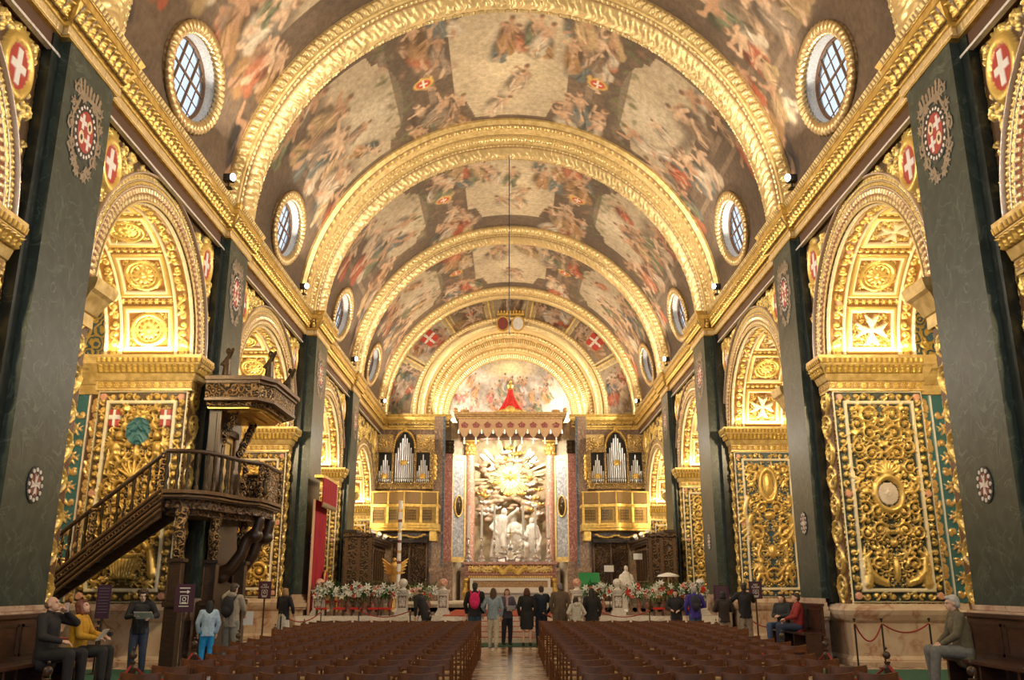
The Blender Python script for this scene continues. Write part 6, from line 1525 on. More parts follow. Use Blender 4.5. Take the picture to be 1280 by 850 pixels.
# tub panels, corner figures, handrail
m = MB()
for i in range(6, 11):
    (xa, ya), (xb, yb) = outline[i], outline[i+1]; d = Vector((xb-xa, yb-ya)); L_ = d.length; n_ = Vector((d.y, -d.x)).normalized()
    m.add([(xa, ya, 3.82), (xb, yb, 3.82), (xb, yb, 4.62), (xa, ya, 4.62), (xa-n_.x*.06, ya-n_.y*.06, 3.82), (xb-n_.x*.06, yb-n_.y*.06, 3.82), (xb-n_.x*.06, yb-n_.y*.06, 4.62), (xa-n_.x*.06, ya-n_.y*.06, 4.62)], [(0,1,2,3), (7,6,5,4), (0,4,5,1), (1,5,6,2), (2,6,7,3), (3,7,4,0)])
sh(m).build('tub_panelling', M['pulpit'], t)
for i in (6, 8, 9, 10):
    (xa, ya), (xb, yb) = outline[i], outline[i+1]; c_ = Vector(((xa+xb)/2, (ya+yb)/2, 0)); d = Vector((xb-xa, yb-ya, 0)).normalized(); n_ = Vector((d.y, -d.x, 0))
    m = MB(); w_ = min(.32, (Vector((xb-xa, yb-ya)).length)*.32)
    P_ = [c_-d*w_, c_+d*w_]; pts = [c_+d*w_*math.cos(a)+Vector((0, 0, 4.3+.22*math.sin(a))) for a in np.linspace(0, PI, 9)]; pts = [c_+d*w_+Vector((0, 0, 3.92))]+pts+[c_-d*w_+Vector((0, 0, 3.92))]
    m.tube([p+n_*.02 for p in pts+[pts[0]]], .025, 6); f_ = sh(m).build('niche_frame', M['walnut_line'], t)
    blob_mesh('niche_figure', [('c', c_-PU+n_*.04+Vector((0, 0, 3.98)), .08, c_-PU+n_*.04+Vector((0, 0, 4.25)), .07), ('e', c_-PU+n_*.05+Vector((0, 0, 4.40)), (.05, .05, .06))], M['bronze'], f_, .018, 1)
for i in range(5, 12):
    x, y = outline[i]; blob_mesh('corner_scroll', [('c', (x-PU.x, y-PU.y, 3.84), .05, (x-PU.x, y-PU.y, 4.6), .06)]+[('e', (x-PU.x+.03*math.sin(k*2), y-PU.y+.03*math.cos(k*2), 3.9+.14*k), (.08, .08, .06)) for k in range(5)], M['pulpit'], t, .022, 1)
m = MB(); m.tube([(x, y, 4.68) for x, y in outline], .055, 8); sh(m).build('handrail', M['dark_wood'], t, smooth=True)
pts = [Vector((x, y, 0)) for x, y in outline[:6]]
for i in range(5):
    for q in range(2):
        p = pts[i].lerp(pts[i+1], q/2+.1); m = MB(); m.lathe([(.05, 3.82), (.05, 3.9), (.02, 3.96), (.055, 4.12), (.05, 4.22), (.02, 4.36), (.045, 4.45), (.04, 4.64)], (p.x, p.y, 0), 8); sh(m).build('baluster', M['bronze'], t, smooth=True)
# stair running down into the side chapel
SLP = .84; X0, Y0, Z0 = -7.75, 19.95, 3.75
def sp(f, dz, y): return (X0-f, y, Z0-f*SLP+dz)
Lx = 4.4
for y, nm in ((19.95, 'front_stringer'), (20.75, 'rear_stringer')):
    m = MB(); a, c = sp(0, 0, y), sp(Lx, 0, y); vs = [(a[0], y, a[2]+.10), (c[0], y, c[2]+.10), (c[0], y, max(0, c[2]-.55)), (a[0], y, a[2]-.55)]; vs += [(v[0], y+.08, v[2]) for v in vs]
    m.add(vs, [(0,1,2,3), (7,6,5,4), (0,4,5,1), (1,5,6,2), (2,6,7,3), (3,7,4,0)]); o = sh(m).build(nm, M['dark_wood'], t)
    if y < 20:
        for dz, r_ in ((.10, .035), (-.02, .022), (-.12, .018), (-.24, .03), (-.37, .03)):
            m = MB(); m.tube([(a[0], y-.02, a[2]+dz), (c[0], y-.02, c[2]+dz)], r_, 6); sh(m).build('gilt_line', M['walnut_line'], o)
        m = MB()
        for k in range(70): f = Lx*k/70; q = sp(f, -.07, y); m.ball((q[0], y-.02, q[2]), (.02, .025, .03), 6, 4)
        sh(m).build('bead_row', M['pulpit'], o)
for k in range(20): f = Lx*(k+.5)/20; m = MB(); q = sp(f, 0, 0); m.box((q[0]-.13, 20.02, q[2]-.12), (q[0]+.13, 20.76, q[2]-.07)); sh(m).build('tread', M['dark_wood'], t)
m = MB(); a, c = sp(0, .93, 19.98), sp(Lx, .93, 19.98); m.tube([(-7.3, 20.0, 4.68), a, c], .05, 8); sh(m).build('stair_handrail', M['dark_wood'], t, smooth=True)
for f in (.05, 1.5, 2.9, 4.25): m = MB(); q = sp(f, 0, 20.0); m.box((q[0]-.06, 19.93, q[2]), (q[0]+.06, 20.05, q[2]+.92)); sh(m).build('newel', M['pulpit'], t)
for k in range(26):
    f = .2+k*.16; q = sp(f, 0, 20.0)
    m = MB(); m.lathe([(.03, .08), (.045, .3), (.02, .45), (.04, .62), (.03, .9)], (q[0], 20.0, q[2]), 7); sh(m).build('stair_baluster', M['bronze'] if k % 2 else M['pulpit'], t, smooth=True)
# posts, herms and scroll brackets under the tub
for x, y in ((-7.36, 20.2), (-6.98, 21.4), (-6.75, 22.9)):
    m = MB(); m.box((x-.15, y-.15, 0), (x+.15, y+.15, 1.3)); m.box((x-.19, y-.19, 1.3), (x+.19, y+.19, 1.42)); m.box((x-.13, y-.13, 1.42), (x+.13, y+.13, 2.25)); m.box((x-.18, y-.18, 2.25), (x+.18, y+.18, 2.33)); g = sh(m).build('post', M['dark_wood'], t, bevel=.01)
    m = MB()
    for e in (-1, 1): m.tube([(x+e*.135, y-.14, 1.45), (x+e*.135, y-.14, 2.22)], .014, 5)
    sh(m).build('gilt_edges', M['walnut_line'], g)
    c = Vector((x, y, 0))-PU; blob_mesh('herm', [('c', c+Vector((0, 0, 2.35)), .09, c+Vector((0, -.02, 2.85)), .15), ('e', c+Vector((0, -.04, 3.08)), (.09, .1, .12)), ('c', c+Vector((0, 0, 2.95)), .07, c+Vector((0, 0, 3.35)), .16)]+[('e', c+Vector((.1*math.sin(k), -.1, 2.5+.12*k)), (.07, .06, .06)) for k in range(5)], M['pulpit'], t, .022, 1)
m = MB(); m.box((-7.55, 22.15, 0), (-7.2, 24.6, 1.38)); m.box((-7.52, 22.6, 1.38), (-7.3, 24.3, 3.3)); sh(m).build('back_support', M['dark_wood'], t, bevel=.02)
for y in (22.7, 23.7):
    pts = [(-7.3, y, 2.0), (-6.95, y, 2.15), (-6.7, y, 2.5), (-6.6, y, 2.85), (-6.35, y, 3.1), (-6.3, y, 3.35)]
    blob_mesh('scroll_bracket', [('c', Vector(pts[k])-PU, .17-.01*k, Vector(pts[k+1])-PU, .16-.01*k) for k in range(5)]+[('e', Vector((-6.4, y, 2.95))-PU, (.2, .17, .17)), ('e', Vector((-7.15, y, 1.95))-PU, (.2, .16, .16))], M['dark_wood'], t, .03, 1)
# back board, door and sounding board
m = MB(); m.box((-7.58, 22.05, 3.82), (-7.3, 22.3, 6.15)); m.box((-7.58, 22.3, 3.82), (-7.50, 24.5, 6.15)); sh(m).build('backboard', M['dark_wood'], t)
m = MB(); m.tube([(-7.29, 22.04, 3.85), (-7.29, 22.04, 6.1)], .02, 5); m.tube([(-7.4, 22.04, 3.85), (-7.4, 22.04, 6.1)], .012, 5); sh(m).build('backboard_lines', M['walnut_line'], t)
m = MB(); m.box((-7.50, 22.75, 3.9), (-7.46, 23.75, 5.55)); d_ = sh(m).build('door_panel', simple('gilt_door', (.62,.42,.12), .45, .4), t)
m = MB()
for a, c in (((-7.47, 22.68, 3.85), (-7.40, 22.80, 5.65)), ((-7.47, 23.7, 3.85), (-7.40, 23.82, 5.65)), ((-7.47, 22.6, 5.55), (-7.36, 23.9, 5.72)), ((-7.47, 22.95, 4.1), (-7.43, 23.0, 5.4)), ((-7.47, 23.5, 4.1), (-7.43, 23.55, 5.4)), ((-7.47, 22.95, 5.36), (-7.43, 23.55, 5.4))): m.box(a, c)
sh(m).build('door_moulding', M['walnut_line'], d_)
for y_ in (22.42, 24.1): blob_mesh('hood_bracket', [('e', Vector((-7.38+.05*k, y_+.05*(k % 2), 5.2+.13*k))-PU, (.12, .12, .1)) for k in range(7)], M['pulpit'], t, .03, 1)
brd = [(-7.6, 21.62), (-6.30, 21.62), (-6.02, 22.1), (-6.0, 24.2), (-6.35, 24.65), (-7.58, 24.65)]
def off(P_, e): return [(x+(e if x > -7 else 0), y+(e if y > 23 else -e)) for x, y in P_]
m = MB(); m.prism(off(brd, 0), 6.25, 6.62); m.prism(off(brd, -.15), 6.08, 6.25); sh(m).build('sounding_board', M['pulpit'], t)
m = MB(); m.prism(off(brd, .05), 6.62, 6.70); m.prism(off(brd, .12), 6.70, 6.80); m.prism(off(brd, .04), 6.19, 6.26); sh(m).build('sounding_board_cornice', M['walnut_line'], t)
m = MB(); m.prism(off(brd, -.25), 6.03, 6.08)
for k in range(3): m.box((-7.2+.33*k, 22.2, 5.99), (-7.0+.33*k, 24.0, 6.04))
sh(m).build('gilt_soffit', M['gold'], t)
for x, y in ((-6.2, 22.2), (-6.15, 24.1), (-7.2, 21.9)):
    c = Vector((x, y, 6.8))-PU; blob_mesh('small_statue', [('c', c+Vector((0, 0, .1)), .12, c+Vector((0, 0, .5)), .09), ('e', c+Vector((0, 0, .72)), (.07, .07, .09)), ('c', c+Vector((0, 0, .5)), .07, c+Vector((.15, -.1, .75)), .04), ('c', c+Vector((0, 0, .5)), .07, c+Vector((-.12, -.1, .35)), .04)], M['bronze'], t, .025, 1)

# ================================================================== CHAIRS
def make_chair():
    t = thing('wooden_chair', None, 'chair'); W = .22
    m = MB(); m.box((-W, -.20, .43), (W, .20, .455)); m.build('seat', M['rush'], t, bevel=.008)
    for e in (-1, 1):
        m = MB(); m.tube([(e*.205, -.20, 0), (e*.205, -.21, .43), (e*.205, -.255, .86)], [.018, .019, .015], 6); m.build('rear_leg', M['wood'], t)
        m = MB(); m.tube([(e*.205, .19, 0), (e*.205, .19, .45)], .018, 6); m.build('front_leg', M['wood'], t)
    m = MB(); n = 8
    def slat(z0, z1, y0):
        P0 = [(-.215+.43*k/n, y0-.035*math.sin(PI*k/n)) for k in range(n+1)]
        zt = [z1-.022*math.sin(PI*k/n) for k in range(n+1)]
        vs = [(x, y, z0) for x, y in P0]+[(x, y, zt[k]) for k, (x, y) in enumerate(P0)]; vs += [(x, y+.018, z) for x, y, z in vs]; q = 2*(n+1)
        fs = []
        for k in range(n): fs += [(k, k+1, n+2+k, n+1+k), (q+k+1, q+k, q+n+1+k, q+n+2+k), (n+1+k, n+2+k, q+n+2+k, q+n+1+k), (k+1, k, q+k, q+k+1)]
        fs += [(0, n+1, q+n+1, q), (n, q+n, q+2*n+1, 2*n+1)]; m.add(vs, fs)
    slat(.76, .875, -.255); m.build('backrest', M['wood'], t)
    m = MB(); slat(.58, .62, -.225); m.build('lower_slat', M['wood'], t)
    m = MB()
    for e in (-1, 1): m.tube([(e*.205, -.2, .2), (e*.205, .19, .2)], .011, 5)
    m.tube([(-.205, .19, .28), (.205, .19, .28)], .011, 5); m.box((-.205, -.2, .39), (.205, .2, .43)); m.build('stretchers', M['wood'], t)
    return t
def chair_flat(proto):
    """the same chair as one mesh, for rows too far away to show its parts"""
    bm = bmesh.new(); 
    me = bpy.data.meshes.new('wooden_chair')
    vs, fs, mi = [], [], []
    for ch in proto.children:
        k = len(vs); vs += [tuple(v.co) for v in ch.data.vertices]; fs += [tuple(i+k for i in p.vertices) for p in ch.data.polygons]; mi += [1 if ch.name.startswith('seat') else 0]*len(ch.data.polygons)
    bm.free(); me.from_pydata(vs, [], fs); me.materials.append(M['wood']); me.materials.append(M['rush']); me.polygons.foreach_set('material_index', mi); return me
proto = make_chair(); flat = chair_flat(proto); used = False; rg = random.Random(77)
NR, NC = 18, 7; ROWY = lambda k: 9.25+.9*k
OD = ['first', 'second', 'third', 'fourth', 'fifth', 'sixth', 'seventh', 'eighth', 'ninth', 'tenth', 'eleventh', 'twelfth', 'thirteenth', 'fourteenth', 'fifteenth', 'sixteenth', 'seventeenth', 'eighteenth']
for s in (-1, 1):
    sd = 'left' if s < 0 else 'right'
    for k in range(NR):
        for j in range(NC+(k >= 6)+(k >= 12)):
            x = s*(.97+.485*j)+rg.uniform(-.015, .015); y = ROWY(k)+rg.uniform(-.03, .03)
            if k < 9:
                o = proto if not used else copy_tree(proto); used = True
            else: o = bpy.data.objects.new('wooden_chair', flat); COL.objects.link(o)
            o.location = (x, y, 0); o.rotation_euler = (0, 0, rg.uniform(-.04, .04))
            tag(o, f'wooden chair, {sd} block, {OD[k]} row from camera, {OD[j]} seat from the aisle', 'chair', f'rows of wooden chairs {sd} of the aisle')
# wooden ball-topped posts with red rope beside the chairs
def rope(a, c, sag, lab, parent=None, r=.017, group='red barrier ropes'):
    a, c = Vector(a), Vector(c); pts = [a.lerp(c, k/14)-Vector((0, 0, sag*4*(k/14)*(1-k/14))) for k in range(15)]
    m = MB(); m.tube(pts, r, 7); o = m.build('barrier_rope', M['rope'], smooth=True); tag(o, lab, 'rope', group); return o
for s in (-1, 1):
    sd = 'left' if s < 0 else 'right'; ys = [10.4, 12.7, 15.1, 17.5, 20.2, 23.0]; xx = s*5.1
    for k, y in enumerate(ys):
        t = thing('barrier_post', f'dark turned wooden post with ball top beside the {sd} chair block, {OD[k]} from the camera', 'barrier post', (xx, y, 0), group='ball-topped barrier posts')
        m = MB(); m.lathe([(.16, 0), (.16, .03), (.05, .06), (.045, .2), (.055, .3), (.035, .5), (.05, .62), (.06, .68), (.03, .72), (.045, .76)], n=12); m.build('shaft', M['dark_wood'], t, smooth=True)
        m = MB(); m.ball((0, 0, .84), .052, 12, 8); m.ball((0, 0, .93), .02, 8, 5); m.build('ball_top', M['dark_wood'], t, smooth=True)
        if k < 5: rope((xx, y+.06, .70), (xx, ys[k+1]-.06, .70), .28, f'red rope beside the {sd} chair block, {OD[k]} span from the camera')
def stanchion(x, y, lab, h=1.05, z=0):
    t = thing('stanchion', lab, 'stanchion', (x, y, z), group='slim black rope posts'); m = MB(); m.lathe([(.14, 0), (.14, .02), (.02, .05), (.02, h-.04), (.035, h-.03), (.035, h), (.0, h+.01)], n=12); m.build('post', M['black'], t, smooth=True)
    m = MB(); m.lathe([(.028, h-.12), (.028, h-.08)], n=10); m.build('rope_ring', M['brass'], t)
SP = [((7.62, 20.55), 'nearest the second pilaster'), ((8.2, 20.5), 'second of the three before the right carved pier'), ((9.3, 20.6), 'behind the seated grey-haired man')]
for (x, y), l in SP: stanchion(x, y, 'slim black rope post on the right, '+l)
rope((7.62, 20.55, .95), (8.2, 20.5, .95), .38, 'deep-sagging red rope before the right carved pier'); rope((8.2, 20.5, .95), (9.3, 20.6, .95), .2, 'shallow red rope running behind the grey-haired man')
for (x, y, l) in ((-9.6, 20.0-1.0, 'by the foot of the pulpit stair'), (-8.5, 19.2, 'behind the person reading a leaflet'), (-6.4, 25.9, 'behind the man with the black backpack'), (-6.0, 29.4, 'beside the woman in white skirt'), (-7.2, 29.0, 'next to the no-flash sign'),
                (-1.0, 27.9, 'between the denim-shirted woman and the steps'), (1.0, 27.9, 'in front of the dark-coated man at the steps'), (-1.35, 28.8, 'left edge of the steps'), (1.75, 28.8, 'right edge of the steps'), (6.9, 27.3, 'right of the man in beige trousers'), (-5.0, 30.6, 'before the left balustrade'), (-3.3, 30.6, 'before the left pedestals'), (4.6, 30.6, 'before the right balustrade'), (2.9, 30.6, 'right of the woman in black')):
    stanchion(x, y, 'slim black rope post '+l)
rope((-9.6, 19.0, .95), (-8.5, 19.2, .95), .25, 'red rope behind the seated couple, under the pulpit stair'); rope((-7.2, 29.0, .95), (-6.0, 29.4, .95), .3, 'dark red rope by the no-flash sign'); rope((-1.0, 27.9, .9), (-1.35, 28.8, .95), .2, 'dark rope at the left of the steps')
rope((1.0, 27.9, .95), (1.75, 28.8, .95), .15, 'dark rope at the right of the steps'); rope((-5.0, 30.6, .95), (-3.3, 30.6, .95), .2, 'dark rope before the left balustrade'); rope((2.9, 30.6, .95), (4.6, 30.6, .95), .2, 'dark rope before the right balustrade'); rope((6.9, 27.3, .95), (7.5, 25.0, .9), .3, 'red rope right of the man in beige trousers')

# ---- signs
plum = simple('plum_board', (.07,.022,.045), .5)
def text_mesh(s_, size, parent, loc, mat):
    cu = bpy.data.curves.new('t', 'FONT'); cu.body = s_; cu.size = size; cu.align_x = 'CENTER'; cu.extrude = .001; o = bpy.data.objects.new('t', cu); COL.objects.link(o)
    bpy.context.view_layer.update(); me = bpy.data.meshes.new_from_object(o.evaluated_get(bpy.context.evaluated_depsgraph_get())); bpy.data.objects.remove(o); me.name = 'lettering'
    me.transform(Matrix.Translation(Vector(loc))@Matrix.Rotation(PI/2, 4, 'X')); me.materials.clear(); return link_mesh('lettering', me, mat, parent)
def sign(x, y, zc, w_, h, lab, kind, rz=0):
    t = thing('sign_stand', lab, 'sign', (x, y, 0), rz=rz); m = MB(); m.tube([(0, 0, .02), (0, 0, zc)], .025, 8); m.lathe([(.17, 0), (.17, .03), (.03, .05)], n=14); m.build('post', M['dark_wood'], t)
    m = MB(); m.box((-w_/2, -.045, zc-h/2), (w_/2, -.015, zc+h/2)); bd = m.build('board', plum, t, bevel=.006); yf = -.05; W_ = M['wax']
    def bars(rows, m):
        for z, hw, th in rows: m.box((-hw, yf, zc+z-th/2), (hw, yf+.004, zc+z+th/2))
    def icon(m, z, r_):
        for a, c in (((-r_, z-r_), (r_, z-r_+.012)), ((-r_, z+r_-.012), (r_, z+r_)), ((-r_, z-r_), (-r_+.012, z+r_)), ((r_-.012, z-r_), (r_, z+r_))): m.box((a[0], yf, zc+a[1]), (c[0], yf+.004, zc+c[1]))
        m.tube([(.035*math.cos(q), yf, zc+z+.01+.035*math.sin(q)) for q in np.linspace(0, 2*PI, 13)], .008, 5, cap=False)
    m = MB()
    if kind == 'arrow':
        bars([(.20, .11, .022)], m); m.box((-.10, yf, zc+.115), (.06, yf+.004, zc+.135)); m.plate([(.05, .085), (.11, .125), (.05, .165)], (0, yf+.004, zc), (1, 0, 0), (0, 0, 1), .004); icon(m, -.03, .085); bars([(-.09, .05, .02), (-.16, .10, .016)], m)
    elif kind == 'flash':
        text_mesh('NO', .085, bd, (0, yf, zc+.125), W_); text_mesh('FLASH', .085, bd, (0, yf, zc+.055), W_); icon(m, -.075, .085); bars([(-.19, .07, .022)], m)
    else:
        for k in range(9): m.box((-w_*.36, yf, zc+h*.4-k*h*.09), (w_*.36, yf+.004, zc+h*.4-k*h*.09+.006))
    m.build('printed_lines', simple('faint_print', (.32,.25,.30), .6) if kind == 'text' else W_, bd)
sign(-7.30, 16.6, 1.47, .24, .58, 'tall narrow plum sign with faint lines of text behind the seated couple', 'text', .1)
sign(-6.73, 19.1, 1.50, .40, .56, 'plum sign with white arrow standing in front of the pulpit posts', 'arrow')
sign(-7.35, 27.6, 1.62, .38, .50, 'plum NO FLASH sign to the right of the man with the black backpack', 'flash')
sign(7.30, 27.4, 1.62, .38, .50, 'plum NO FLASH sign right of the tall man in black jacket', 'flash')
sign(6.55, 28.6, 1.48, .48, .55, 'plum sign with faint text behind the two visitors on the right', 'text')

# ---- benches on low steps
def bench(s, y0, y1, lab):
    X = s*7.32; t = thing('wooden_bench', lab, 'bench', (X, y0, 0)); L_ = y1-y0
    def bx(m, x0, x1, ya, yb, z0, z1): a, c = sorted((-s*x0, -s*x1)); m.box((a, ya, z0), (c, yb, z1))
    m = MB(); bx(m, .06, 1.05, -.05, L_+.05, 0, .2); m.build('footboard', M['bench'], t, bevel=.01)
    m = MB(); bx(m, .06, .52, 0, L_, .63, .68); m.build('seat', M['bench'], t, bevel=.01)
    m = MB(); bx(m, 0, .06, 0, L_, .2, 1.28); bx(m, -.02, .11, -.02, L_+.02, 1.28, 1.34); m.build('backrest', M['bench'], t, bevel=.008)
    m = MB(); n = max(2, int(L_/.9))
    for k in range(n): ya = .08+(L_-.08)*k/n; yb = ya+(L_-.08)/n-.1; bx(m, .055, .075, ya, yb, .74, .78); bx(m, .055, .075, ya, yb, 1.16, 1.2); bx(m, .055, .075, ya, ya+.04, .74, 1.2); bx(m, .055, .075, yb-.04, yb, .74, 1.2)
    m.build('panel_moulding', M['dark_wood'], t)
    for k in range(n+1): m = MB(); ya = min(L_-.06, L_*k/n); bx(m, .1, .46, ya, ya+.06, .2, .63); m.build('support', M['bench'], t)
bench(-1, 10.6, 14.9, 'dark panelled bench against the first pilaster on the left, where a couple sits')
bench(1, 10.6, 14.75, 'dark panelled bench against the first pilaster on the right, with the grey-haired man')
bench(1, 21.6, 24.4, 'dark bench against the second pilaster on the right, with two people')
for s, sd in ((-1, 'left'), (1, 'right')):
    x0, x1 = sorted((s*6.1, s*11.5)); o = MB().box((x0, 15.4, .004), (x1, 20.2, .014)).build('green_carpet', M['green_carpet']); tag(o, f'green carpet on the floor of the nearest {sd} chapel arch', 'carpet')
    x0, x1 = sorted((s*7.75, s*10.4)); st(MB().box((x0, 20.9, 0), (x1, 21.45, .1)).build('trim_step_'+sd, M['pink_marble']))

# ================================================================== PEOPLE
SKINM = [simple('skin_light', (.62,.38,.27), .55), simple('skin_tan', (.50,.28,.18), .55), simple('skin_pale', (.70,.48,.38), .55)]
CM = {}
def cmat(c, kind='cloth'):
    k = (c, kind)
    if k not in CM: CM[k] = simple('%s_%d' % (kind, len(CM)), c, .8 if kind == 'cloth' else .55, noise=.25, scale=18 if kind == 'cloth' else 60, stretch=None if kind == 'cloth' else (4, 4, .6), bump=.25)
    return CM[k]
def person(label, x, y, z=0, rz=0, H=1.70, sit=False, top=(.02,.02,.025), legs=(.03,.03,.04), hair=(.06,.035,.02), style='short', skin=0, hands=None, look=(0, 0), coat=0, skirt=False, backpack=None, lean=0, scarf=None, hood=None, shoes=(.02,.015,.01), near=False, tilt=0, bare=False, spread=.1, step=0):
    t = thing('person', label, 'person', (x, y, z), rz); k = H/1.72; V = lambda a, b, c: Vector((a, b, c))*k
    vx = .0115 if near else .017
    hipz = .10 if sit else .93                    # sit: z=0 is the seat surface
    L = lean
    hip = V(0, 0, hipz); wst = V(0, -L*.25, hipz+.17); chs = V(0, -L*.7, hipz+.36); shz = hipz+.50; sh_ = [V(e*.185, -L, shz) for e in (-1, 1)]; nk = V(0, -L, shz+.05); hd = V(look[0]*.03, -L-.03-tilt*.05, shz+.185-abs(tilt)*.02)
    if sit:
        kn_ = [V(e*(.10+spread*.6), -.46, .10) for e in (-1, 1)]; an = [V(e*(.10+spread*.6), -.47-.04*e*step, -.36) for e in (-1, 1)]
    else:
        kn_ = [V(e*(.085+spread*.2), -.03-e*step*.5, .50) for e in (-1, 1)]; an = [V(e*(.08+spread*.3), .02-e*step, .08) for e in (-1, 1)]
    hands = hands or [(-.24, -.06, .82 if not sit else None), (.24, -.06, .82 if not sit else None)]
    hp, el = [], []
    for e, h in zip((0, 1), hands):
        h = (h[0], h[1], h[2] if h[2] is not None else .22); p = V(*h) if not sit else V(h[0], h[1], h[2]); s_ = sh_[e]; d = (p-s_).length; a = .28*k; b_ = .27*k
        if d > a+b_-.01: p = s_+(p-s_)*((a+b_-.01)/d); d = a+b_-.01
        m_ = s_.lerp(p, .5); bend = math.sqrt(max(0, a*a-(d/2)**2)); ax = (p-s_).normalized(); out = V((-1 if e == 0 else 1)*.7, .35, -.7); out = (out-ax*out.dot(ax)).normalized(); el.append(m_+out*bend); hp.append(p)
    # body: one continuous surface with head, five-fingered hands and feet
    c = [('c', hip, .125*k, wst, .115*k), ('c', wst, .115*k, chs, .13*k), ('c', chs+V(-.06, 0, .04), .10*k, chs+V(.06, 0, .04), .10*k), ('c', sh_[0]*.9+nk*.1, .055*k, sh_[1]*.9+nk*.1, .055*k), ('c', nk-V(0, 0, .04), .052*k, hd-V(0, -.01, .06), .048*k)]
    for e in (0, 1):
        g = -1 if e == 0 else 1
        c += [('c', sh_[e], .052*k, el[e], .04*k), ('c', el[e], .04*k, hp[e], .027*k), ('c', hip+V(g*.085, 0, -.02), .085*k, kn_[e], .058*k), ('c', kn_[e], .056*k, an[e], .036*k), ('c', an[e]+V(0, .02, -.04), .035*k, an[e]+V(0, -.15, -.055), .03*k)]
        ax = (hp[e]-el[e]).normalized(); sd_ = ax.cross(V(0, 0, 1)); sd_ = sd_.normalized() if sd_.length > .01 else Vector((1, 0, 0)); up = sd_.cross(ax)
        c.append(('c', hp[e], .027*k, hp[e]+ax*.07*k, .033*k))
        for f_, (o_, l_) in enumerate(((-.030, .060), (-.010, .075), (.010, .070), (.030, .055))):
            b0 = hp[e]+ax*.08*k+sd_*o_*k; b1 = b0+ax*l_*.55*k-up*.008*k; b2 = b1+ax*l_*.4*k-up*.03*k; c += [('c', b0, .0105*k, b1, .010*k), ('c', b1, .010*k, b2, .009*k)]
        b0 = hp[e]+ax*.03*k-sd_*g*.03*k; c += [('c', b0, .012*k, b0+ax*.035*k-sd_*g*.03*k-up*.01*k, .0105*k)]
    rt = Matrix.Rotation(tilt, 3, 'X')@Matrix.Rotation(look[0], 3, 'Z') if True else None
    Q = lambda a, b, cc: hd+rt@V(a, b, cc)
    from mathutils import Euler
    eu = tuple(rt.to_euler())
    c += [('e', Q(0, .012, .03), (.073*k, .09*k, .085*k), eu), ('e', Q(0, -.028, -.035), (.055*k, .058*k, .072*k), eu), ('c', Q(0, -.085, .012), .011*k, Q(0, -.103, -.022), .015*k), ('c', Q(-.02, -.083, -.055), .011*k, Q(.02, -.083, -.055), .011*k), ('e', Q(0, -.072, -.088), (.022*k, .02*k, .018*k)),
          ('e', Q(-.074, .01, -.005), (.012*k, .02*k, .03*k), eu), ('e', Q(.074, .01, -.005), (.012*k, .02*k, .03*k), eu), ('c', Q(-.035, -.078, .035), .012*k, Q(.035, -.078, .035), .012*k)]
    body = blob_mesh('body', c, SKINM[skin], t, vx, 3)
    # face features
    m = MB()
    if near:
        for e in (-1, 1):
            m = MB(); m.ball(Q(e*.030, -.080, .014), (.011*k, .007*k, .006*k), 8, 6); m.build('eye', M['black'], t, smooth=True)
        m = MB(); m.tube([Q(-.022, -.092, -.055), Q(0, -.096, -.057), Q(.022, -.092, -.055)], .004*k, 6); m.build('mouth', simple('lips', (.35,.12,.09), .5) if 'lips' not in M else M['lips'], t)
    # hair
    hc = [('e', Q(0, .028, .052), (.084*k, .093*k, .083*k), eu), ('e', Q(0, .055, -.005), (.078*k, .065*k, .08*k), eu), ('e', Q(0, -.045, .095), (.06*k, .045*k, .03*k), eu)]
    if style == 'long': hc += [('c', Q(-.05, .04, .0), .055*k, Q(-.06, .07, -.22), .045*k), ('c', Q(.05, .04, .0), .055*k, Q(.06, .07, -.22), .045*k), ('c', Q(0, .06, .0), .07*k, Q(0, .09, -.26), .055*k)]
    if style == 'bob': hc += [('e', Q(0, .04, -.05), (.095*k, .075*k, .09*k), eu), ('c', Q(-.075, .0, .02), .03*k, Q(-.08, .0, -.1), .03*k), ('c', Q(.075, .0, .02), .03*k, Q(.08, .0, -.1), .03*k)]
    if style == 'curly': hc += [('e', Q(.085*math.sin(q), .03+.07*math.cos(q*1.7), .06+.045*math.sin(q*2.3)), (.035*k,)*3) for q in range(14)]
    if style == 'bald': hc = [('e', Q(0, .045, .01), (.079*k, .075*k, .06*k), eu)]
    # clear the hair off the face
    blob_mesh('hair', hc, cmat(hair, 'hair'), t, vx, 2)
    # jacket or coat
    p_ = .022*k; low = hip+V(0, 0, -.08-coat*(.45 if not sit else 0))
    j = [('c', hip+V(g*.05, 0, -.12), .115*k+p_, wst+V(g*.04, 0, 0), .108*k+p_) for g in (-1, 1)]+[('c', wst+V(g*.04, 0, 0), .108*k+p_, chs+V(g*.04, 0, 0), .118*k+p_) for g in (-1, 1)]+[('c', wst, .12*k+p_, chs, .13*k+p_), ('c', chs+V(-.07, 0, .05), .10*k+p_, chs+V(.07, 0, .05), .10*k+p_), ('c', sh_[0]*.95+nk*.05, .06*k+p_*.6, sh_[1]*.95+nk*.05, .06*k+p_*.6), ('c', nk-V(0, -.02, .03), .062*k, nk+V(0, .0, .015), .064*k)]
    if coat: j += [('c', hip+V(g*.06, 0, 0), .125*k+p_, low+V(g*.07, 0, -.1), .135*k+p_) for g in (-1, 1)]
    for e in (0, 1): j += [('c', sh_[e], .06*k+p_*.7, el[e], .048*k+p_*.6), ('c', el[e], .048*k+p_*.6, hp[e].lerp(el[e], .12), .036*k+p_*.4)]
    jk = blob_mesh('coat' if coat else 'jacket', j, cmat(top), t, vx, 3, cut=(low.z-.02) if not sit else None)
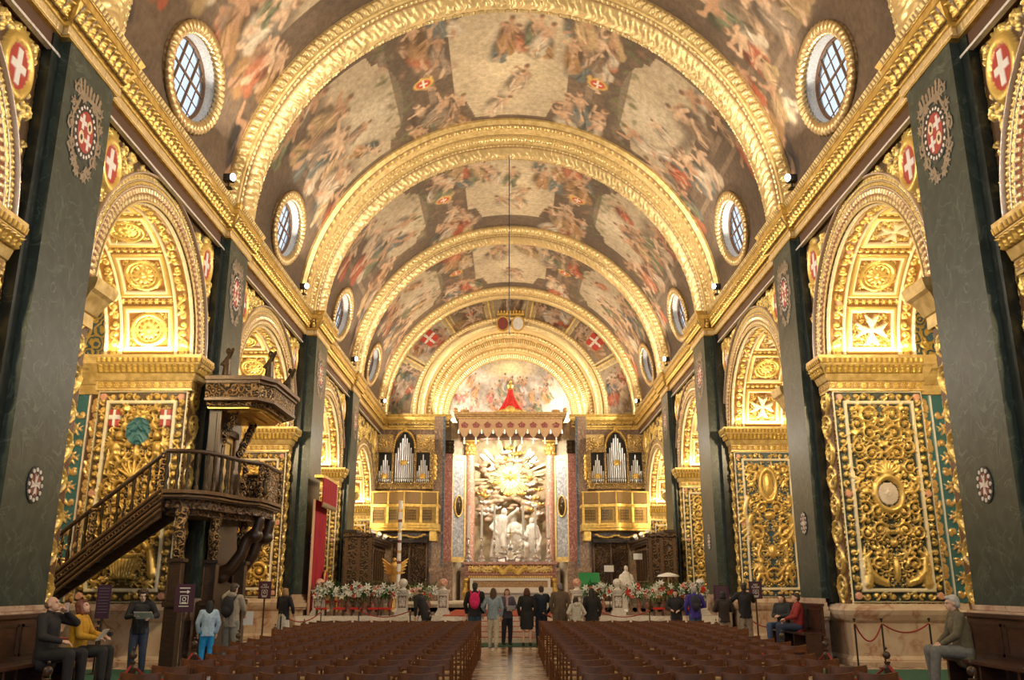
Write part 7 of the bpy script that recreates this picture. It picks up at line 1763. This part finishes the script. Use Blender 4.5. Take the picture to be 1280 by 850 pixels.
    if scarf: blob_mesh('scarf', [('c', nk+V(-.05, -.04, .02), .045*k, nk+V(.05, -.04, .02), .045*k), ('c', nk+V(0, .05, .02), .05*k, nk+V(.06, -.03, .02), .045*k), ('c', nk+V(-.03, -.1, -.02), .04*k, nk+V(-.04, -.15, -.3), .04*k)], cmat(scarf), t, vx, 2)
    if hood: blob_mesh('hood', [('e', nk+V(0, .08, .0), (.12*k, .08*k, .08*k)), ('c', nk+V(-.09, .03, 0), .04*k, nk+V(.09, .03, 0), .04*k)], cmat(hood), t, vx, 2)
    # trousers or skirt
    if skirt: blob_mesh('skirt', [('c', hip+V(0, 0, -.02), .15*k+p_, hip+V(0, 0, -.45), .20*k)], cmat(legs), t, vx, 3, cut=hip.z-.42*k)
    else:
        q = []
        for e in (0, 1): g = -1 if e == 0 else 1; q += [('c', hip+V(g*.08, 0, -.02), .092*k+p_, kn_[e], .064*k+p_*.8), ('c', kn_[e], .064*k+p_*.8, an[e]+V(0, 0, .03), .046*k+p_*.8)]
        q.append(('c', hip+V(-.06, 0, .02), .11*k+p_*.5, hip+V(.06, 0, .02), .11*k+p_*.5)); blob_mesh('trousers', q, cmat(legs), t, vx, 3)
    for e in (0, 1): blob_mesh('shoe', [('c', an[e]+V(0, .03, -.045), .045*k, an[e]+V(0, -.16, -.055), .04*k), ('c', an[e]+V(0, .01, .0), .048*k, an[e]+V(0, .01, -.04), .048*k)], cmat(shoes), t, .013, 2)
    if backpack:
        b0 = chs+V(0, .20, -.06); bp = blob_mesh('backpack', [('e', b0+V(0, 0, .02), (.15*k, .10*k, .23*k)), ('e', b0+V(0, .07, -.07), (.11*k, .06*k, .10*k)), ('c', b0+V(-.08, -.03, .15), .04*k, b0+V(.08, -.03, .15), .04*k)], cmat(backpack), t, .015, 2)
        for g in (-1, 1):
            m = MB(); m.tube([b0+V(g*.10, -.06, .16), sh_[(g+1)//2]*.65+nk*.35+V(0, .0, .075), chs+V(g*.12, -.16, .0), wst+V(g*.15, -.02, -.02)], .02*k, 6); m.build('strap', cmat(backpack), bp, smooth=True)
    return t, hp, Matrix.Translation((x, y, z))@Matrix.Rotation(rz, 4, 'Z')
M['lips'] = simple('lips', (.35,.12,.09), .5)
BLK = (.012,.012,.016); NAVY = (.012,.02,.045); JEAN = (.05,.09,.18); SAND = (.42,.36,.27)
AWAY = PI
def held(name, lab, cat, Mx, p, size, mat, rot=(0, 0, 0)):
    m = MB(); m.cbox((0, 0, 0), size); o = m.build(name, mat, bevel=min(size)*.2); o.matrix_world = Mx@Matrix.Translation(p)@Matrix.Rotation(rot[2], 4, 'Z')@Matrix.Rotation(rot[0], 4, 'X'); tag(o, lab, cat); return o
paper = simple('leaflet_paper', (.62,.62,.60), .7)
# right side
_, hp, Mx = person('grey-haired man in olive jacket sitting on the near right bench, hands in lap', 6.92, 14.25, .69, -PI/2-.15, 1.74, sit=True, top=(.14,.12,.07), legs=(.17,.17,.16), hair=(.55,.53,.50), skin=0, hands=[(-.07, -.34, .20), (.07, -.34, .19)], near=True, tilt=.12, lean=.06, step=1, spread=.12)
_, hp, Mx = person('long-haired woman in dark coat leaning to her neighbour on the far right bench', 6.95, 23.6, .69, -PI/2+.75, 1.62, sit=True, top=(.02,.025,.03), legs=JEAN, hair=(.07,.03,.02), style='long', hands=[(-.05, -.26, .34), (.06, -.26, .34)])
person('person in dark red jacket sitting at the near end of the far right bench', 7.02, 22.6, .69, -PI/2-.1, 1.68, sit=True, top=(.28,.02,.02), legs=(.02,.03,.07), hair=(.05,.03,.02), style='short', hands=[(-.06, -.32, .24), (.08, -.34, .28)])
person('tall man in black jacket and beige trousers taking a picture on the right', 6.65, 26.2, 0, AWAY-.1, 1.80, top=BLK, legs=(.36,.30,.22), hair=(.05,.035,.025), hands=[(-.10, -.36, 1.42), (.30, -.30, 1.32)])
person('person in dark brown jacket with small bag, left of the tall man on the right', 6.0, 26.0, 0, AWAY+.1, 1.58, top=(.03,.02,.018), legs=(.33,.27,.22), hair=BLK, style='bob', hands=[(-.1, -.25, 1.15), (.1, -.25, 1.15)])
person('grey-haired visitor in bright purple-blue jacket on the right', 5.45, 27.3, 0, AWAY, 1.72, top=(.05,.03,.28), legs=JEAN, hair=(.45,.42,.40), hands=[(-.15, -.25, 1.1), (.24, -.06, .85)], backpack=(.02,.02,.04))
person('dark-haired woman in black turning towards the camera beside the purple jacket', 4.95, 27.6, 0, -.3, 1.62, top=BLK, legs=(.10,.05,.06), hair=(.03,.02,.015), style='long', hands=[(-.12, -.28, 1.12), (.12, -.28, 1.10)])
# group at the steps
person('woman in long black coat with black hair standing right of the aisle', 2.42, 27.4, 0, AWAY+.1, 1.66, top=BLK, legs=BLK, hair=(.015,.01,.01), style='long', coat=1)
person('child in white hooded jacket in front of the brown-coated man', 1.92, 27.0, 0, AWAY+.3, 1.42, top=(.60,.58,.52), legs=(.05,.05,.06), hair=(.03,.02,.015), style='bob', hood=(.60,.58,.52), hands=[(-.2, -.12, 1.0), (.2, -.12, 1.0)])
person('tall grey-haired man in brown coat right of the group at the steps', 1.50, 27.8, 0, AWAY-.05, 1.80, top=(.13,.09,.06), legs=(.03,.03,.03), hair=(.20,.19,.18), coat=.4)
person('man in dark navy jacket with white collar at the steps', .95, 28.2, 0, AWAY+.2, 1.72, top=NAVY, legs=(.02,.03,.06), hair=(.05,.03,.02), style='short', scarf=(.55,.53,.5), hands=[(-.22, -.1, .95), (.1, -.28, 1.1)])
person('red-haired woman in short black coat with bare legs at the steps', .50, 27.9, 0, AWAY-.1, 1.66, top=BLK, legs=BLK, hair=(.12,.04,.02), style='bob', skirt=True, coat=.55, skin=2)
_, hp, Mx = person('woman with pink scarf and black waistcoat facing the camera at the steps', -.10, 28.4, 0, .3, 1.64, top=(.10,.09,.13), legs=(.03,.03,.05), hair=(.20,.08,.03), style='long', skin=0, scarf=(.62,.38,.42), hands=[(-.08, -.32, 1.12), (.12, -.32, 1.10)], look=(-.3, 0))
held('leaflet', 'folded white leaflet held by the woman with the pink scarf', 'leaflet', Mx, (hp[0]+hp[1])/2+Vector((0, -.08, .03)), (.26, .01, .18), paper, (.5, 0, 0))
person('woman in pale denim shirt and cream trousers left of the group at the steps', -.50, 27.3, 0, AWAY-.15, 1.66, top=(.30,.40,.50), legs=(.62,.56,.46), hair=(.08,.04,.02), style='long', step=.10, shoes=(.5,.5,.48), hands=[(-.24, -.08, .85), (.26, -.16, 1.0)])
person('man in black jacket and jeans with pink backpack in the aisle', -1.05, 27.4, 0, AWAY, 1.82, top=BLK, legs=(.03,.07,.12), hair=(.03,.025,.02), backpack=(.75,.02,.16))
person('balding man in black coat bending forward left of the aisle', -2.45, 27.2, 0, AWAY+1.2, 1.70, top=BLK, legs=BLK, hair=(.14,.09,.06), style='bald', lean=.28, skin=0, hands=[(-.15, -.35, .85), (.15, -.3, .85)])
# left side
person('blonde woman in black jacket and white skirt on the left', -6.55, 26.8, 0, AWAY-.4, 1.66, top=BLK, legs=(.62,.60,.55), hair=(.36,.22,.10), style='bob', skirt=True, shoes=(.5,.5,.5), hands=[(-.2, -.2, 1.0), (.1, -.3, 1.15)])
_, hp, Mx = person('man in pale jacket with black backpack raising a camera, under the pulpit', -6.28, 20.9, 0, AWAY-.25, 1.78, top=(.36,.32,.26), legs=(.24,.24,.21), hair=(.06,.04,.03), backpack=BLK, hood=(.25,.22,.18), near=True, hands=[(-.10, -.34, 1.05), (.26, -.42, 1.62)])
held('camera', 'silver and black camera raised by the man with the black backpack', 'camera', Mx, hp[1]+Vector((-.02, -.08, .06)), (.12, .07, .08), M['silver'])
held('visitor_map', 'printed white map held out by the man with the black backpack', 'map', Mx, hp[0]+Vector((-.06, -.10, -.06)), (.22, .01, .30), paper, (.1, 0, .5))
person('person in pale blue top and bright blue trousers half hidden beside the backpacked man', -6.66, 20.5, 0, AWAY+.4, 1.42, top=(.42,.58,.78), legs=(.01,.30,.75), hair=BLK, style='long')
_, hp, Mx = person('curly-haired youth in black jacket and jeans reading a leaflet, near left', -7.6, 19.1, 0, .25, 1.66, top=BLK, legs=(.045,.06,.11), hair=(.05,.028,.015), style='curly', skin=2, near=True, tilt=.35, hands=[(-.08, -.30, 1.20), (.22, -.32, 1.16)], look=(.2, 0))
held('leaflet', 'pale open leaflet read by the curly-haired youth', 'leaflet', Mx, (hp[0]+hp[1])/2+Vector((.04, -.12, .03)), (.36, .01, .22), paper, (.9, 0, -.2))
_, hp, Mx = person('balding man in black coat with phone to his ear on the near left bench', -6.75, 13.62, .69, PI/2-.1, 1.74, sit=True, top=(.018,.016,.018), legs=(.015,.015,.018), hair=(.20,.13,.09), style='bald', skin=0, near=True, tilt=-.25, hands=[(-.14, -.32, .28), (.15, -.14, .68)])
held('phone', 'small bright phone held to the ear of the balding man', 'phone', Mx, hp[1]+Vector((-.02, -.02, .06)), (.03, .07, .14), M['silver'])
_, hp, Mx = person('woman in mustard yellow jacket holding paper and camera on the near left bench', -6.66, 14.40, .69, PI/2+.1, 1.62, sit=True, top=(.62,.33,.02), legs=(.02,.02,.022), hair=(.22,.07,.04), style='bob', skin=0, near=True, tilt=-.3, hands=[(-.1, -.32, .30), (.12, -.36, .32)])
held('leaflet', 'pale blue leaflet in the lap of the woman in mustard yellow', 'leaflet', Mx, hp[0]+Vector((-.06, -.10, .05)), (.24, .01, .20), paper, (.6, 0, 0))
held('camera', 'small black camera in the hand of the woman in mustard yellow', 'camera', Mx, hp[1]+Vector((0, -.09, .03)), (.12, .06, .07), M['black'])
